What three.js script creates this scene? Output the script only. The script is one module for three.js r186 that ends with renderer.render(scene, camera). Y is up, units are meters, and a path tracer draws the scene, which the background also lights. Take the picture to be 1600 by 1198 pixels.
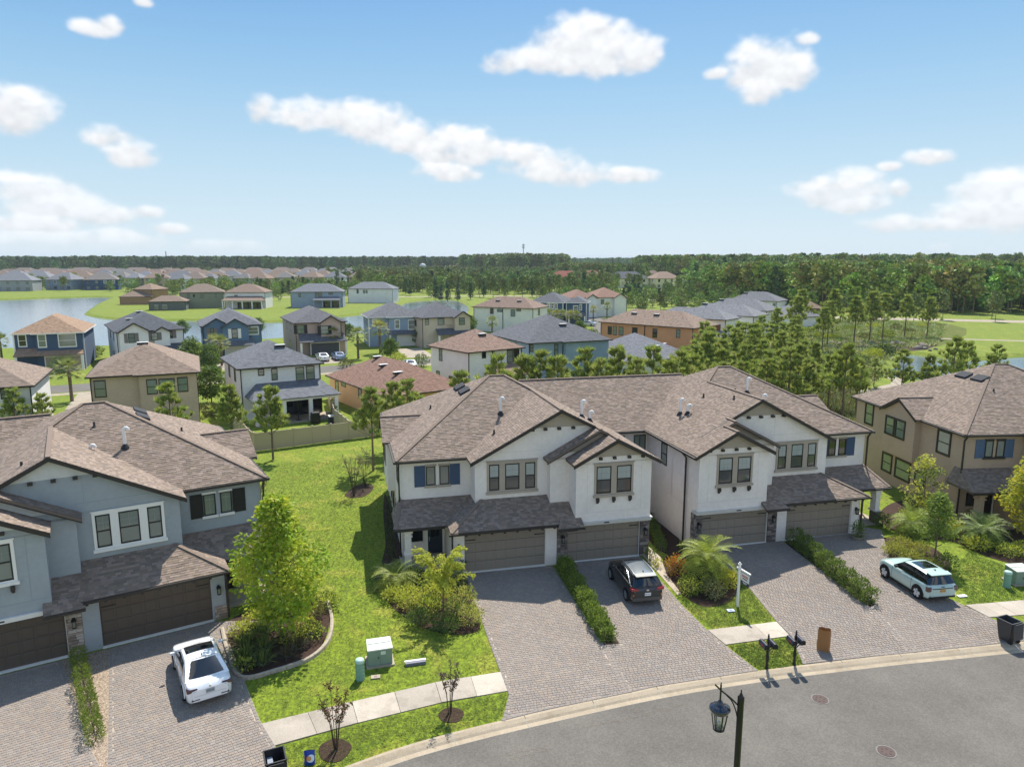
import * as THREE from 'three';
import { mergeGeometries } from 'three/addons/utils/BufferGeometryUtils.js';
import { RoundedBoxGeometry } from 'three/addons/geometries/RoundedBoxGeometry.js';

// ---------------------------------------------------------------- camera, sky, sun, exposure
const D2R = Math.PI / 180;
const scene = new THREE.Scene();
const camera = new THREE.PerspectiveCamera(56.73, 1600 / 1198, 0.5, 9000);
camera.position.set(0, 17.93, 0);
camera.rotation.x = -9.858 * D2R;
const renderer = new THREE.WebGLRenderer({ antialias: true });
renderer.setSize(1024, 766);
renderer.toneMapping = THREE.LinearToneMapping;
renderer.toneMappingExposure = 1.35;
renderer.shadowMap.enabled = true;

const SUN_EL = 54 * D2R, SUN_AZ = 12 * D2R;            // azimuth from straight ahead towards the right
const sunDir = new THREE.Vector3(Math.sin(SUN_AZ) * Math.cos(SUN_EL), Math.sin(SUN_EL), -Math.cos(SUN_AZ) * Math.cos(SUN_EL));
const sun = new THREE.DirectionalLight(new THREE.Color(1.0, 0.935, 0.835), 5.0);
sun.name = 'sun';
sun.position.copy(sunDir).multiplyScalar(300).add(new THREE.Vector3(0, 0, -60));
sun.target.position.set(0, 0, -60);
sun.castShadow = true;
sun.shadow.mapSize.set(4096, 4096);
Object.assign(sun.shadow.camera, { left: -110, right: 110, top: 110, bottom: -110, near: 10, far: 600 });
scene.add(sun, sun.target);

// ---------------------------------------------------------------- random numbers and noise
function rngOf(seed) {
  let s = seed >>> 0;
  return () => { s = (s + 0x6d2b79f5) | 0; let t = Math.imul(s ^ (s >>> 15), 1 | s); t = (t + Math.imul(t ^ (t >>> 7), 61 | t)) ^ t; return ((t ^ (t >>> 14)) >>> 0) / 4294967296; };
}
const hash = (x, y, s = 0) => { let h = Math.imul(x, 374761393) + Math.imul(y, 668265263) + Math.imul(s, 982451653); h = Math.imul(h ^ (h >>> 13), 1274126177); return ((h ^ (h >>> 16)) >>> 0) / 4294967296; };
const sm = (t) => t * t * (3 - 2 * t);
function vnoise(x, y, period = 0, s = 0) {               // value noise, tileable when a period is given
  const ix = Math.floor(x), iy = Math.floor(y), fx = sm(x - ix), fy = sm(y - iy);
  const w = (k) => period ? ((k % period) + period) % period : k;
  const a = hash(w(ix), w(iy), s), b = hash(w(ix + 1), w(iy), s), c = hash(w(ix), w(iy + 1), s), d = hash(w(ix + 1), w(iy + 1), s);
  return a + (b - a) * fx + (c - a) * fy + (a - b - c + d) * fx * fy;
}
function fbm(x, y, oct = 4, period = 0, s = 0) {
  let v = 0, a = 0.5, n = 0;
  for (let i = 0; i < oct; i++) { v += a * vnoise(x, y, period, s + i); n += a; a *= 0.5; x *= 2; y *= 2; period *= 2; }
  return v / n;
}
const clamp = (x, a = 0, b = 1) => Math.min(b, Math.max(a, x));
const smooth = (x, a, b) => sm(clamp((x - a) / (b - a)));
const lerp = (a, b, t) => a + (b - a) * t;
const mix3 = (a, b, t) => [lerp(a[0], b[0], t), lerp(a[1], b[1], t), lerp(a[2], b[2], t)];

// ---------------------------------------------------------------- sky: air and clouds
// each cloud: puffs of [azimuth, elevation, half width, half height] in degrees, azimuth from straight ahead towards the right
const CLOUDS = [
  [[2.9, 14.56, 3.61, 1.30], [5.1, 15.58, 3.56, 2.03], [7.2, 15.10, 3.55, 2.14], [9.6, 14.80, 2.11, 1.38], [-0.5, 14.45, 1.97, 1.08], [6.0, 16.59, 1.76, 1.06]],
  [[18.5, 13.44, 3.28, 2.06], [18.6, 11.98, 1.80, 1.46], [20.3, 13.10, 1.74, 1.84], [21.2, 14.94, 0.89, 0.50], [15.2, 13.25, 0.97, 0.53]],
  [[-18.7, 10.70, 1.14, 1.26], [-16.3, 10.19, 2.46, 1.18], [-13.1, 10.34, 3.54, 1.52], [-10.2, 9.99, 3.10, 1.76], [-7.9, 9.15, 2.63, 1.56], [-5.4, 8.50, 2.67, 1.91], [-5.0, 6.64, 2.70, 0.91], [-2.5, 8.30, 3.23, 1.69], [0.5, 7.84, 2.71, 1.47], [3.0, 6.89, 3.26, 1.48], [5.0, 6.40, 3.25, 1.14], [8.9, 6.35, 2.40, 0.79]],
  [[-33.6, 9.36, 2.52, 1.76]],
  [[-28.5, 8.13, 1.91, 0.89], [-27.3, 7.19, 1.80, 1.11]],
  [[-28.7, 14.69, 1.42, 0.61], [-27.8, 15.10, 0.88, 0.66]],
  [[-25.8, 16.67, 0.66, 0.38]],
  [[-33.2, 4.37, 2.88, 1.34], [-32.3, 3.40, 3.55, 1.27], [-29.7, 3.06, 2.50, 1.00], [-33.1, 2.34, 2.72, 0.87], [-26.6, 3.29, 1.24, 0.52], [-25.3, 2.17, 1.59, 0.47]],
  [[-33.2, 1.10, 2.73, 0.98], [-28.7, 1.23, 3.43, 1.02]],
  [[-21.7, 0.89, 3.37, 0.70]],
  [[24.0, 4.78, 3.89, 1.57], [25.3, 3.85, 2.25, 0.83]],
  [[27.8, 4.88, 0.77, 0.71]],
  [[29.4, 6.72, 1.85, 0.69], [27.3, 6.34, 0.94, 0.40]],
  [[33.6, 4.36, 2.67, 1.63], [32.7, 2.97, 3.13, 1.17], [34.7, 3.10, 2.24, 1.99], [27.5, 2.35, 2.40, 0.77], [30.2, 2.33, 2.49, 0.60]],
  [[30.7, 0.83, 0.83, 0.35]],
];
{
  const r = rngOf(77);                                    // unseen clouds to the sides and behind, added to brighten shaded walls
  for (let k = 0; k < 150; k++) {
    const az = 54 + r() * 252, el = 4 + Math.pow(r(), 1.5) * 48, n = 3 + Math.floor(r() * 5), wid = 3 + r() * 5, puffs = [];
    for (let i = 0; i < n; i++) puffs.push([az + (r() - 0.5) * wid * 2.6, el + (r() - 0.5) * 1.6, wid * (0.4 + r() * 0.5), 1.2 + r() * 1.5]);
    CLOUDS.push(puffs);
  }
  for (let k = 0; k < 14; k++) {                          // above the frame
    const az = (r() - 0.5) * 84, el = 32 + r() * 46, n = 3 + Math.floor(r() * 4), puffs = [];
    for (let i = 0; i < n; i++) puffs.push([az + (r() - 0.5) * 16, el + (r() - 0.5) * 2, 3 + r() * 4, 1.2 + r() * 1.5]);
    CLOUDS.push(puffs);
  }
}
{
  const SKY_GAIN = 0.745, W = 3072, H = 1536, data = new Float32Array(W * H * 4);
  const stops = [[0, 0.76, 0.87, 0.94], [3, 0.66, 0.82, 0.92], [7, 0.53, 0.74, 0.9], [11, 0.4, 0.64, 0.87], [15, 0.285, 0.535, 0.825], [19, 0.195, 0.43, 0.77], [32, 0.135, 0.335, 0.68], [60, 0.09, 0.255, 0.57], [90, 0.08, 0.23, 0.53]];
  const field = new Float32Array(W * H), under = new Float32Array(W * H);
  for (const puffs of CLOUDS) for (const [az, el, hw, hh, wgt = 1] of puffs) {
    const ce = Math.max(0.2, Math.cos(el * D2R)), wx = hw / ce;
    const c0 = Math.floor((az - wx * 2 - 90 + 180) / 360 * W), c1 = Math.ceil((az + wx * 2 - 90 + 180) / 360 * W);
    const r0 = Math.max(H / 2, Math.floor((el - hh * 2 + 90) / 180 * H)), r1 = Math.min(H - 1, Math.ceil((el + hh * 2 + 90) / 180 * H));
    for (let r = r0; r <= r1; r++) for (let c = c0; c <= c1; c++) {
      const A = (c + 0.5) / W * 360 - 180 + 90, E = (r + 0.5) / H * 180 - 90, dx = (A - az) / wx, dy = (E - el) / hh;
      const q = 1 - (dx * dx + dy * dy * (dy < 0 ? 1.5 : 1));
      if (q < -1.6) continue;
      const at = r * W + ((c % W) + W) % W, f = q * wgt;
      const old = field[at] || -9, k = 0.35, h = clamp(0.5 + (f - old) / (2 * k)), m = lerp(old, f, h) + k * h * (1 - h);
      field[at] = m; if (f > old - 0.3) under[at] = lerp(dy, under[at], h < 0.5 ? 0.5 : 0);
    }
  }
  for (let r = 0; r < H; r++) {
    const E = (r + 0.5) / H * 180 - 90, y = Math.sin(E * D2R), ce = Math.cos(E * D2R);
    let base = [stops[0][1], stops[0][2], stops[0][3]];
    if (E > 0) for (let i = 0; i < stops.length - 1; i++) if (E >= stops[i][0] && E <= stops[i + 1][0]) base = mix3(stops[i].slice(1), stops[i + 1].slice(1), (E - stops[i][0]) / (stops[i + 1][0] - stops[i][0]));
    if (E < 0) base = [0.42, 0.46, 0.44];
    for (let c = 0; c < W; c++) {
      const phi = ((c + 0.5) / W - 0.5) * 2 * Math.PI, x = Math.cos(phi) * ce, z = Math.sin(phi) * ce, at = r * W + c;
      const cosS = x * sunDir.x + y * sunDir.y + z * sunDir.z;
      let [R, G, B] = base;
      if (E > 0) { const g = Math.pow(clamp(cosS), 8) * 0.35 + Math.pow(clamp(cosS), 60) * 1.2; R += g * 0.9; G += g * 0.95; B += g; }
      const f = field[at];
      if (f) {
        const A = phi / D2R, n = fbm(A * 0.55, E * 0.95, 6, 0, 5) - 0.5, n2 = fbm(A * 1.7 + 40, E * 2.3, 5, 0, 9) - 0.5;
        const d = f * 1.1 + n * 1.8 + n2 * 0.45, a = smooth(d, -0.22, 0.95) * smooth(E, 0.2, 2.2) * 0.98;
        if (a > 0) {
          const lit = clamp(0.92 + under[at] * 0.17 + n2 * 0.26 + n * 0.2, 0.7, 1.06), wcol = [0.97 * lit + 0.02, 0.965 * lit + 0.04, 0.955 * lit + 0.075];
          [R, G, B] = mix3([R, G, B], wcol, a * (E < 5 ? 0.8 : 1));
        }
      }
      const X = E < 0 ? 1 : SKY_GAIN; data[at * 4] = R * X; data[at * 4 + 1] = G * X; data[at * 4 + 2] = B * X; data[at * 4 + 3] = 1;
    }
  }
  const sky = new THREE.DataTexture(data, W, H, THREE.RGBAFormat, THREE.FloatType);
  sky.mapping = THREE.EquirectangularReflectionMapping;
  sky.magFilter = sky.minFilter = THREE.LinearFilter;
  sky.needsUpdate = true;
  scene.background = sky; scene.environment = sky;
}
scene.fog = new THREE.FogExp2(new THREE.Color(0.72, 0.82, 0.93), 0.00011);

// ---------------------------------------------------------------- names and descriptions
const taken = new Map();
function numbered(name) { const n = taken.get(name) || 0; taken.set(name, n + 1); return n ? name + '_' + String(n).padStart(3, '0') : name; }
function tag(o, label, category, group) { o.userData.label = label; if (category) o.userData.category = category; if (group) o.userData.group = group; return o; }
function thing(name, label, category, pos = [0, 0, 0], turn = 0, group) {
  const o = new THREE.Group(); o.name = numbered(name); scene.add(o);
  o.position.set(...pos); o.rotation.y = turn; return tag(o, label, category, group);
}
function place(proto, pos, turn, label, group, scale = 1) {     // a copy of a thing, with its parts
  const o = proto.clone(); o.name = numbered(proto.name.replace(/_\d{3}$/, '')); scene.add(o);
  o.position.set(...pos); o.rotation.y = turn;
  if (scale !== 1) Array.isArray(scale) ? o.scale.set(...scale) : o.scale.setScalar(scale);
  o.userData = { ...proto.userData, label }; if (group) o.userData.group = group;
  return o;
}
function mesh(name, geo, mat, parent) {
  const m = new THREE.Mesh(geo, mat); m.name = parent === scene ? numbered(name) : name; m.castShadow = m.receiveShadow = true; parent.add(m); return m;
}

// ---------------------------------------------------------------- geometry collector: points in local metres, uv in metres
class MB {
  constructor(map = null, flip = false) { this.p = []; this.n = []; this.uv = []; this.c = []; this.i = []; this.map = map; this.flip = flip; this.col = null; }
  pt(a) { return this.map ? this.map(a) : a; }
  face(pts, uvs) {                                       // convex polygon, flat
    let q = pts.map((a) => this.pt(a)); if (this.flip) { q = q.slice().reverse(); if (uvs) uvs = uvs.slice().reverse(); }
    const k = this.p.length / 3, [a, b] = q, c = q[q.length - 1];
    let nx = 0, ny = 0, nz = 0;
    for (let j = 0; j < q.length; j++) { const s = q[j], t = q[(j + 1) % q.length]; nx += (s[1] - t[1]) * (s[2] + t[2]); ny += (s[2] - t[2]) * (s[0] + t[0]); nz += (s[0] - t[0]) * (s[1] + t[1]); }
    const L = Math.hypot(nx, ny, nz) || 1; nx /= L; ny /= L; nz /= L;
    let tx = nz, tz = -nx; const tl = Math.hypot(tx, tz); if (tl < 1e-4) { tx = 1; tz = 0; } else { tx /= tl; tz /= tl; }
    const bx = ny * tz, by = nz * tx - nx * tz, bz = -ny * tx;
    q.forEach((s, j) => {
      this.p.push(s[0], s[1], s[2]); this.n.push(nx, ny, nz);
      if (uvs) this.uv.push(uvs[j][0], uvs[j][1]); else this.uv.push(s[0] * tx + s[2] * tz, s[0] * bx + s[1] * by + s[2] * bz);
      if (this.col) this.c.push(...this.col);
    });
    for (let j = 1; j < q.length - 1; j++) this.i.push(k, k + j, k + j + 1);
  }
  box(x0, x1, y0, y1, z0, z1, skip = '') {               // skip: letters of faces left out (b bottom, t top)
    const f = (a, b, c, d) => this.face([a, b, c, d]);
    f([x0, y0, z1], [x1, y0, z1], [x1, y1, z1], [x0, y1, z1]); f([x1, y0, z0], [x0, y0, z0], [x0, y1, z0], [x1, y1, z0]);
    f([x0, y0, z0], [x0, y0, z1], [x0, y1, z1], [x0, y1, z0]); f([x1, y0, z1], [x1, y0, z0], [x1, y1, z0], [x1, y1, z1]);
    if (!skip.includes('t')) f([x0, y1, z1], [x1, y1, z1], [x1, y1, z0], [x0, y1, z0]);
    if (!skip.includes('b')) f([x0, y0, z0], [x1, y0, z0], [x1, y0, z1], [x0, y0, z1]);
  }
  bar(a, b, w, h = w) {                                  // a square bar between two points
    const A = new THREE.Vector3(...a), B = new THREE.Vector3(...b), d = B.clone().sub(A).normalize();
    const up = Math.abs(d.y) > 0.95 ? new THREE.Vector3(1, 0, 0) : new THREE.Vector3(0, 1, 0);
    const s = d.clone().cross(up).normalize().multiplyScalar(w / 2), t = s.clone().cross(d).normalize().multiplyScalar(h / 2);
    const P = (O, i, j) => { const v = O.clone().addScaledVector(s, i).addScaledVector(t, j); return [v.x, v.y, v.z]; };
    const ring = [[-1, -1], [1, -1], [1, 1], [-1, 1]];
    for (let k = 0; k < 4; k++) { const [i, j] = ring[k], [m, n] = ring[(k + 1) % 4]; this.face([P(A, i, j), P(A, m, n), P(B, m, n), P(B, i, j)]); }
    this.face(ring.map(([i, j]) => P(A, i, j)).reverse()); this.face(ring.map(([i, j]) => P(B, i, j)));
  }
  prism(poly, y0, y1, noBottom = true) {                 // poly: [[x, z], ...] convex or not, top by triangulation
    const sh = poly.map(([x, z]) => new THREE.Vector2(x, -z));
    if (THREE.ShapeUtils.area(sh) < 0) { sh.reverse(); poly = poly.slice().reverse(); }
    for (const t of THREE.ShapeUtils.triangulateShape(sh, [])) this.face(t.map((k) => [poly[k][0], y1, poly[k][1]]));
    for (let k = 0; k < poly.length; k++) { const a = poly[k], b = poly[(k + 1) % poly.length]; this.face([[a[0], y0, a[1]], [b[0], y0, b[1]], [b[0], y1, b[1]], [a[0], y1, a[1]]]); }
  }
  slab(pts, t) {                                         // a sloping polygon given thickness t downwards
    this.face(pts);
    const lo = pts.map((a) => [a[0], a[1] - t, a[2]]);
    this.face(lo.slice().reverse());
    for (let k = 0; k < pts.length; k++) { const m = (k + 1) % pts.length; this.face([lo[k], lo[m], pts[m], pts[k]]); }
  }
  geo() {
    const g = new THREE.BufferGeometry();
    g.setAttribute('position', new THREE.Float32BufferAttribute(this.p, 3)); g.setAttribute('normal', new THREE.Float32BufferAttribute(this.n, 3));
    g.setAttribute('uv', new THREE.Float32BufferAttribute(this.uv, 2)); if (this.c.length) g.setAttribute('color', new THREE.Float32BufferAttribute(this.c, 3));
    g.setIndex(this.i); return g;
  }
  build(name, mat, parent) { return this.i.length ? mesh(name, this.geo(), mat, parent) : null; }
}
const lin = (hex) => { const c = new THREE.Color(hex); return [c.r, c.g, c.b]; };

// ---------------------------------------------------------------- textures
function tex(n, fn, srgb = true, mpp = 1) {               // fn(u, v) -> [r, g, b] in 0..1; mpp: metres that one tile covers
  const d = new Uint8Array(n * n * 4);
  for (let y = 0; y < n; y++) for (let x = 0; x < n; x++) {
    const c = fn(x / n, y / n), o = (y * n + x) * 4;
    d[o] = clamp(c[0]) * 255; d[o + 1] = clamp(c[1]) * 255; d[o + 2] = clamp(c[2]) * 255; d[o + 3] = 255;
  }
  const t = new THREE.DataTexture(d, n, n); t.wrapS = t.wrapT = THREE.RepeatWrapping; t.magFilter = t.minFilter = THREE.LinearFilter;
  if (srgb) t.colorSpace = THREE.SRGBColorSpace; t.repeat.set(1 / mpp, 1 / mpp); t.needsUpdate = true; return t;
}
const grey = (v) => [v, v, v];
const T = {};
T.stucco = tex(512, (u, v) => grey(0.5 + 0.5 * (fbm(u * 64, v * 64, 3, 64, 3) - 0.5) + 0.4 * (fbm(u * 160, v * 160, 2, 160, 4) - 0.5)), false, 2.0);
T.wear = tex(512, (u, v) => { const a = fbm(u * 5, v * 5, 5, 5, 11), b = fbm(u * 40, v * 40, 3, 40, 12); return grey(0.94 + 0.07 * (a - 0.5) + 0.05 * (b - 0.5)); }, true, 6.0);
T.asphalt = tex(1024, (u, v) => {
  const a = fbm(u * 6, v * 6, 5, 6, 21), b = fbm(u * 200, v * 200, 2, 200, 22), c = fbm(u * 22, v * 22, 4, 22, 23);
  const s = smooth(fbm(u * 3 + 0.3, v * 9, 5, 0, 29), 0.62, 0.8) * 0;
  return mix3([0.47, 0.465, 0.455], [0.585, 0.58, 0.562], clamp(0.3 + 0.8 * (a - 0.5) + 0.35 * b + 0.3 * c + s)).map((x) => x * (0.92 + 0.16 * b));
}, true, 9.0);
T.rough = tex(256, (u, v) => grey(fbm(u * 90, v * 90, 3, 90, 31)), false, 1.2);
T.concrete = tex(1024, (u, v) => {
  const a = fbm(u * 4, v * 4, 6, 4, 41), b = fbm(u * 120, v * 120, 3, 120, 42), s = smooth(fbm(u * 9, v * 9, 4, 9, 43), 0.55, 0.75);
  return mix3([0.80, 0.77, 0.73], [0.66, 0.63, 0.585], clamp(a * 0.8 + s * 0.35)).map((x) => x * (0.93 + 0.14 * b));
}, true, 5.0);
T.grass = tex(1024, (u, v) => {
  const a = fbm(u * 9, v * 9, 5, 9, 51), b = fbm(u * 170, v * 170, 3, 170, 52), c = fbm(u * 45, v * 45, 3, 45, 53), y = smooth(fbm(u * 14, v * 14, 4, 14, 54), 0.5, 0.75);
  let k = mix3([0.385, 0.465, 0.085], [0.49, 0.55, 0.13], clamp(0.5 * a + 0.5 * c)); k = mix3(k, [0.60, 0.58, 0.24], y * 0.5);
  const f = 0.6 + 0.68 * b; return k.map((x) => x * f);
}, true, 16.0);
T.mulch = tex(512, (u, v) => { const a = fbm(u * 30, v * 30, 4, 30, 61), b = vnoise(u * 130, v * 130, 130, 62); return mix3([0.13, 0.085, 0.065], [0.36, 0.26, 0.20], clamp(a * 0.5 + b * b * 0.6)); }, true, 2.2);
T.bark = tex(256, (u, v) => { const a = fbm(u * 14, v * 40, 4, 0, 71); return mix3([0.30, 0.25, 0.21], [0.56, 0.50, 0.44], a); }, true, 1);
T.shingle = tex(1024, (u, v) => {                          // far roofs only: courses of tabs, 4 m a side
  const rows = 28, r = Math.floor(v * rows), fv = v * rows - r; let x = u * 13 + hash(r, 3) * 13; const t = Math.floor(x);
  const k = 0.80 + 0.22 * hash(((t % 13) + 13) % 13, r, 5) + 0.08 * (fbm(u * 60, v * 60, 2, 60, 81) - 0.5), e = fv < 0.16 ? 0.80 : 1;
  return grey(k * e * (0.95 + 0.1 * fbm(u * 5, v * 5, 3, 5, 82)));
}, true, 4.0);
T.ripple = tex(512, (u, v) => grey(0.5 * fbm(u * 12, v * 34, 4, 0, 91) + 0.5 * fbm(u * 40, v * 90, 3, 0, 92)), false, 14.0);
const at = (t, m) => { const c = t.clone(); c.repeat.set(1 / m, 1 / m); return c; };

// ---------------------------------------------------------------- materials
const std = (hex, o = {}) => new THREE.MeshStandardMaterial({ color: new THREE.Color(hex), roughness: 0.85, ...o });
const M = {};
const stuccoOf = (hex) => std(hex, { map: T.wear, bumpMap: T.stucco, bumpScale: 0.0025, roughness: 0.92 });
M.asphalt = std('#c2bdb7', { map: T.asphalt, bumpMap: T.rough, bumpScale: 0.006, roughness: 0.93 });
M.concrete = std('#e6dfd4', { map: T.concrete, bumpMap: T.rough, bumpScale: 0.003 });
M.curb = std('#e3d9c6', { map: T.concrete, bumpMap: T.rough, bumpScale: 0.003 });
M.grass = std('#ffffff', { map: T.grass, bumpMap: at(T.grass, 16), bumpScale: 0.05, roughness: 1 });
M.pebble = std('#ffffff', { map: tex(512, (u, v) => { const a = vnoise(u * 70, v * 70, 70, 63), b = vnoise(u * 26, v * 26, 26, 64); return mix3([0.40, 0.34, 0.28], [0.80, 0.73, 0.65], clamp(a * 0.8 + b * 0.3 - 0.1)); }, true, 1.8), roughness: 1 });
M.mulch = std('#ffffff', { map: T.mulch, bumpMap: at(T.mulch, 2.2), bumpScale: 0.03, roughness: 1 });
M.sand = std('#b8aa9b', { map: T.wear, roughness: 1 });
M.black = std('#17181b', { roughness: 0.5 });
M.bronze = std('#2e2926', { roughness: 0.55 });
M.frame = std('#151517', { roughness: 0.45 });
M.white = std('#e9e7e2', { roughness: 0.6 });
M.pane = new THREE.MeshPhysicalMaterial({ color: new THREE.Color('#737f77'), roughness: 0.06, metalness: 0, clearcoat: 1, clearcoatRoughness: 0.03, specularIntensity: 1 });
M.paneDark = new THREE.MeshPhysicalMaterial({ color: new THREE.Color('#1b2126'), roughness: 0.06, clearcoat: 1, clearcoatRoughness: 0.03 });
M.paneLow = new THREE.MeshPhysicalMaterial({ color: new THREE.Color('#4d4f4e'), roughness: 0.08, clearcoat: 1, clearcoatRoughness: 0.03 });
M.paneLight = new THREE.MeshPhysicalMaterial({ color: new THREE.Color('#a3aaa7'), roughness: 0.08, clearcoat: 1, clearcoatRoughness: 0.03 });
M.paneBlind = new THREE.MeshPhysicalMaterial({ color: new THREE.Color('#787c76'), roughness: 0.1, clearcoat: 1, clearcoatRoughness: 0.03 });
M.muntin = std('#8d918c', { roughness: 0.5 });
M.bark = std('#ffffff', { map: T.bark, roughness: 1 });
M.steel = std('#b9bcc0', { roughness: 0.35, metalness: 0.7 });
M.galv = std('#e8e8e6', { roughness: 0.45 });
M.vc = std('#ffffff', { vertexColors: true, roughness: 0.93 });
const leafMat = (t = 0.35) => new THREE.MeshPhysicalMaterial({ color: 0xffffff, vertexColors: true, roughness: 0.85, transmission: t, thickness: 0, side: THREE.DoubleSide, ior: 1.2 });
M.leaf = leafMat(0.5);
M.pine = leafMat(0.45);
M.needle = std('#ffffff', { vertexColors: true, roughness: 0.8, side: THREE.DoubleSide });
// ---------------------------------------------------------------- terrain, water, roads
function structure(name, geo, mat, label) { const m = mesh(name, geo, mat, scene); m.userData.kind = 'structure'; m.userData.label = label; return m; }
const CURB = [[-64, 40], [-44, 14], [-30, -1.5], [-20, -12.1], [-12, -18.7], [-5.06, -23.3], [-2.45, -24.55], [1.29, -25.95], [6.28, -27.62], [10.74, -28.75], [14.4, -29.5], [17.5, -30.08], [20.8, -30.62], [24.2, -31.2], [32, -32.4], [45, -34.2], [70, -37], [140, -42]];
const curbCurve = new THREE.CatmullRomCurve3(CURB.map(([x, z]) => new THREE.Vector3(x, 0, z)), false, 'centripetal');
const CL = curbCurve.getLength(), curbPts = curbCurve.getSpacedPoints(Math.round(CL / 1.5));
function offsetLine(d) { return curbPts.map((p, i) => { const a = curbPts[Math.max(0, i - 1)], b = curbPts[Math.min(curbPts.length - 1, i + 1)], tx = b.x - a.x, tz = b.z - a.z, L = Math.hypot(tx, tz); return [p.x - tz / L * d, p.z + tx / L * d]; }); }
const LAKE = [[-560, -140], [-160, -140], [-100, -147], [-66, -158], [-44, -172], [-24, -182], [-14, -205], [-14, -241], [-17, -292], [-30, -338], [-46, -320], [-47, -264], [-58, -234], [-72, -215], [-92, -221], [-113, -220], [-129, -228], [-144, -243], [-152, -257], [-176, -306], [-206, -362], [-228, -350], [-242, -336], [-330, -306], [-560, -270]];
const POND = [[58, -112], [66, -124], [79, -141], [86, -133], [100, -138], [118, -133], [114, -113], [94, -104], [72, -102]];
function smoothLoop(pts, per = 8) { const c = new THREE.CatmullRomCurve3(pts.map(([x, z]) => new THREE.Vector3(x, 0, z)), true, 'centripetal'); return c.getPoints(pts.length * per).slice(0, -1).map((p) => [p.x, p.z]); }
const lakeLoop = smoothLoop(LAKE, 6), pondLoop = smoothLoop(POND, 6);
{
  const shape = new THREE.Shape([...offsetLine(0), [800, -60], [4200, -60], [4200, -7000], [-4200, -7000], [-4200, 100], [-90, 100]].map(([x, z]) => new THREE.Vector2(x, -z)));
  for (const loop of [lakeLoop, pondLoop]) shape.holes.push(new THREE.Path(loop.map(([x, z]) => new THREE.Vector2(x, -z))));
  const g = new THREE.ShapeGeometry(shape); g.rotateX(-Math.PI / 2);
  structure('ground', g, M.grass, 'bright green lawn ground running from the street to the woods');
  const far = new MB(), back = offsetLine(8.9);
  far.prism([...back, [140, 90], [-64, 90]], -0.4, 0.0); structure('verge', far.geo(), M.grass, 'grass verge on the near side of the street');
  for (const [loop, nm, lb] of [[lakeLoop, 'lake_bank', 'grassy bank sloping into the lake'], [pondLoop, 'pond_bank', 'grassy bank sloping into the park pond']]) {
    const mb = new MB(), n = loop.length; let area = 0;
    loop.forEach((p, i) => { const q = loop[(i + 1) % n]; area += p[0] * q[1] - q[0] * p[1]; });
    const sg = area > 0 ? 1 : -1;
    const inn = loop.map((p, i) => { const a = loop[(i + n - 1) % n], b = loop[(i + 1) % n], tx = b[0] - a[0], tz = b[1] - a[1], L = Math.hypot(tx, tz) || 1; return [p[0] - tz / L * 3 * sg, p[1] + tx / L * 3 * sg]; });
    for (let i = 0; i < n; i++) { const j = (i + 1) % n; mb.face([[loop[i][0], 0, loop[i][1]], [loop[j][0], 0, loop[j][1]], [inn[j][0], -1.0, inn[j][1]], [inn[i][0], -1.0, inn[i][1]]]); }
    structure(nm, mb.geo(), M.grass, lb);
  }
  M.water = new THREE.MeshPhysicalMaterial({ color: new THREE.Color('#62717c'), roughness: 0.1, bumpMap: T.ripple, bumpScale: 0.02, specularIntensity: 1, ior: 1.5 });
  for (const [loop, nm, lb, m] of [[lakeLoop, 'lake', 'pale blue rippled lake behind the first rows of houses', M.water], [pondLoop, 'pond', 'still dark pond in the park on the right', M.water]]) {
    const s = new THREE.ShapeGeometry(new THREE.Shape(loop.map(([x, z]) => new THREE.Vector2(x, -z)))); s.rotateX(-Math.PI / 2); s.translate(0, -0.55, 0);
    structure(nm, s, m, lb);
  }
  // street
  const face = offsetLine(0.62), opp = offsetLine(8.3), road = new MB();
  for (let i = 0; i < face.length - 1; i++) road.face([[face[i][0], -0.1, face[i][1]], [opp[i][0], -0.1, opp[i][1]], [opp[i + 1][0], -0.1, opp[i + 1][1]], [face[i + 1][0], -0.1, face[i + 1][1]]].reverse());
  const st = structure('street', road.geo(), M.asphalt, 'curving grey asphalt street in the foreground');
  // worn patches and hairline cracks, sheets of their own a few millimetres up
  const patch = std('#9d9891', { map: T.concrete, roughness: 0.95 }), r = rngOf(5), pm = new MB();
  for (let k = 0; k < 9; k++) { const u = r(), x = -0.5 + u * 8.5, z = -23.7 - 2.4 * u - 0.18 * x + (r() - 0.3) * 0.8, L = 0.5 + r() * 1.5; for (let j = 0; j < 12; j++) { const px = x + j * L / 12, pz = z - 0.34 * j * L / 12 + (r() - 0.5) * 0.12, w = 0.015 + r() * 0.04; pm.face([[px, -0.096, pz], [px + L / 11, -0.096, pz - 0.34 * L / 11 + (r() - 0.5) * 0.04], [px + L / 11, -0.096, pz - 0.34 * L / 11 - w], [px, -0.096, pz - w * (0.5 + r())]]); } }
  // curbs, a section every 3 m, each a part of its own
  const curb = new THREE.Group(); curb.name = 'curb'; scene.add(curb); curb.userData = { kind: 'structure', label: 'pale concrete curb along the far edge of the street' };
  const curb2 = new THREE.Group(); curb2.name = 'curb_001'; scene.add(curb2); curb2.userData = { kind: 'structure', label: 'concrete curb along the near edge of the street' };
  const prof = [[0, 0.03], [0.12, 0.028], [0.3, -0.03], [0.4, -0.085], [0.62, -0.094]];
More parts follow.
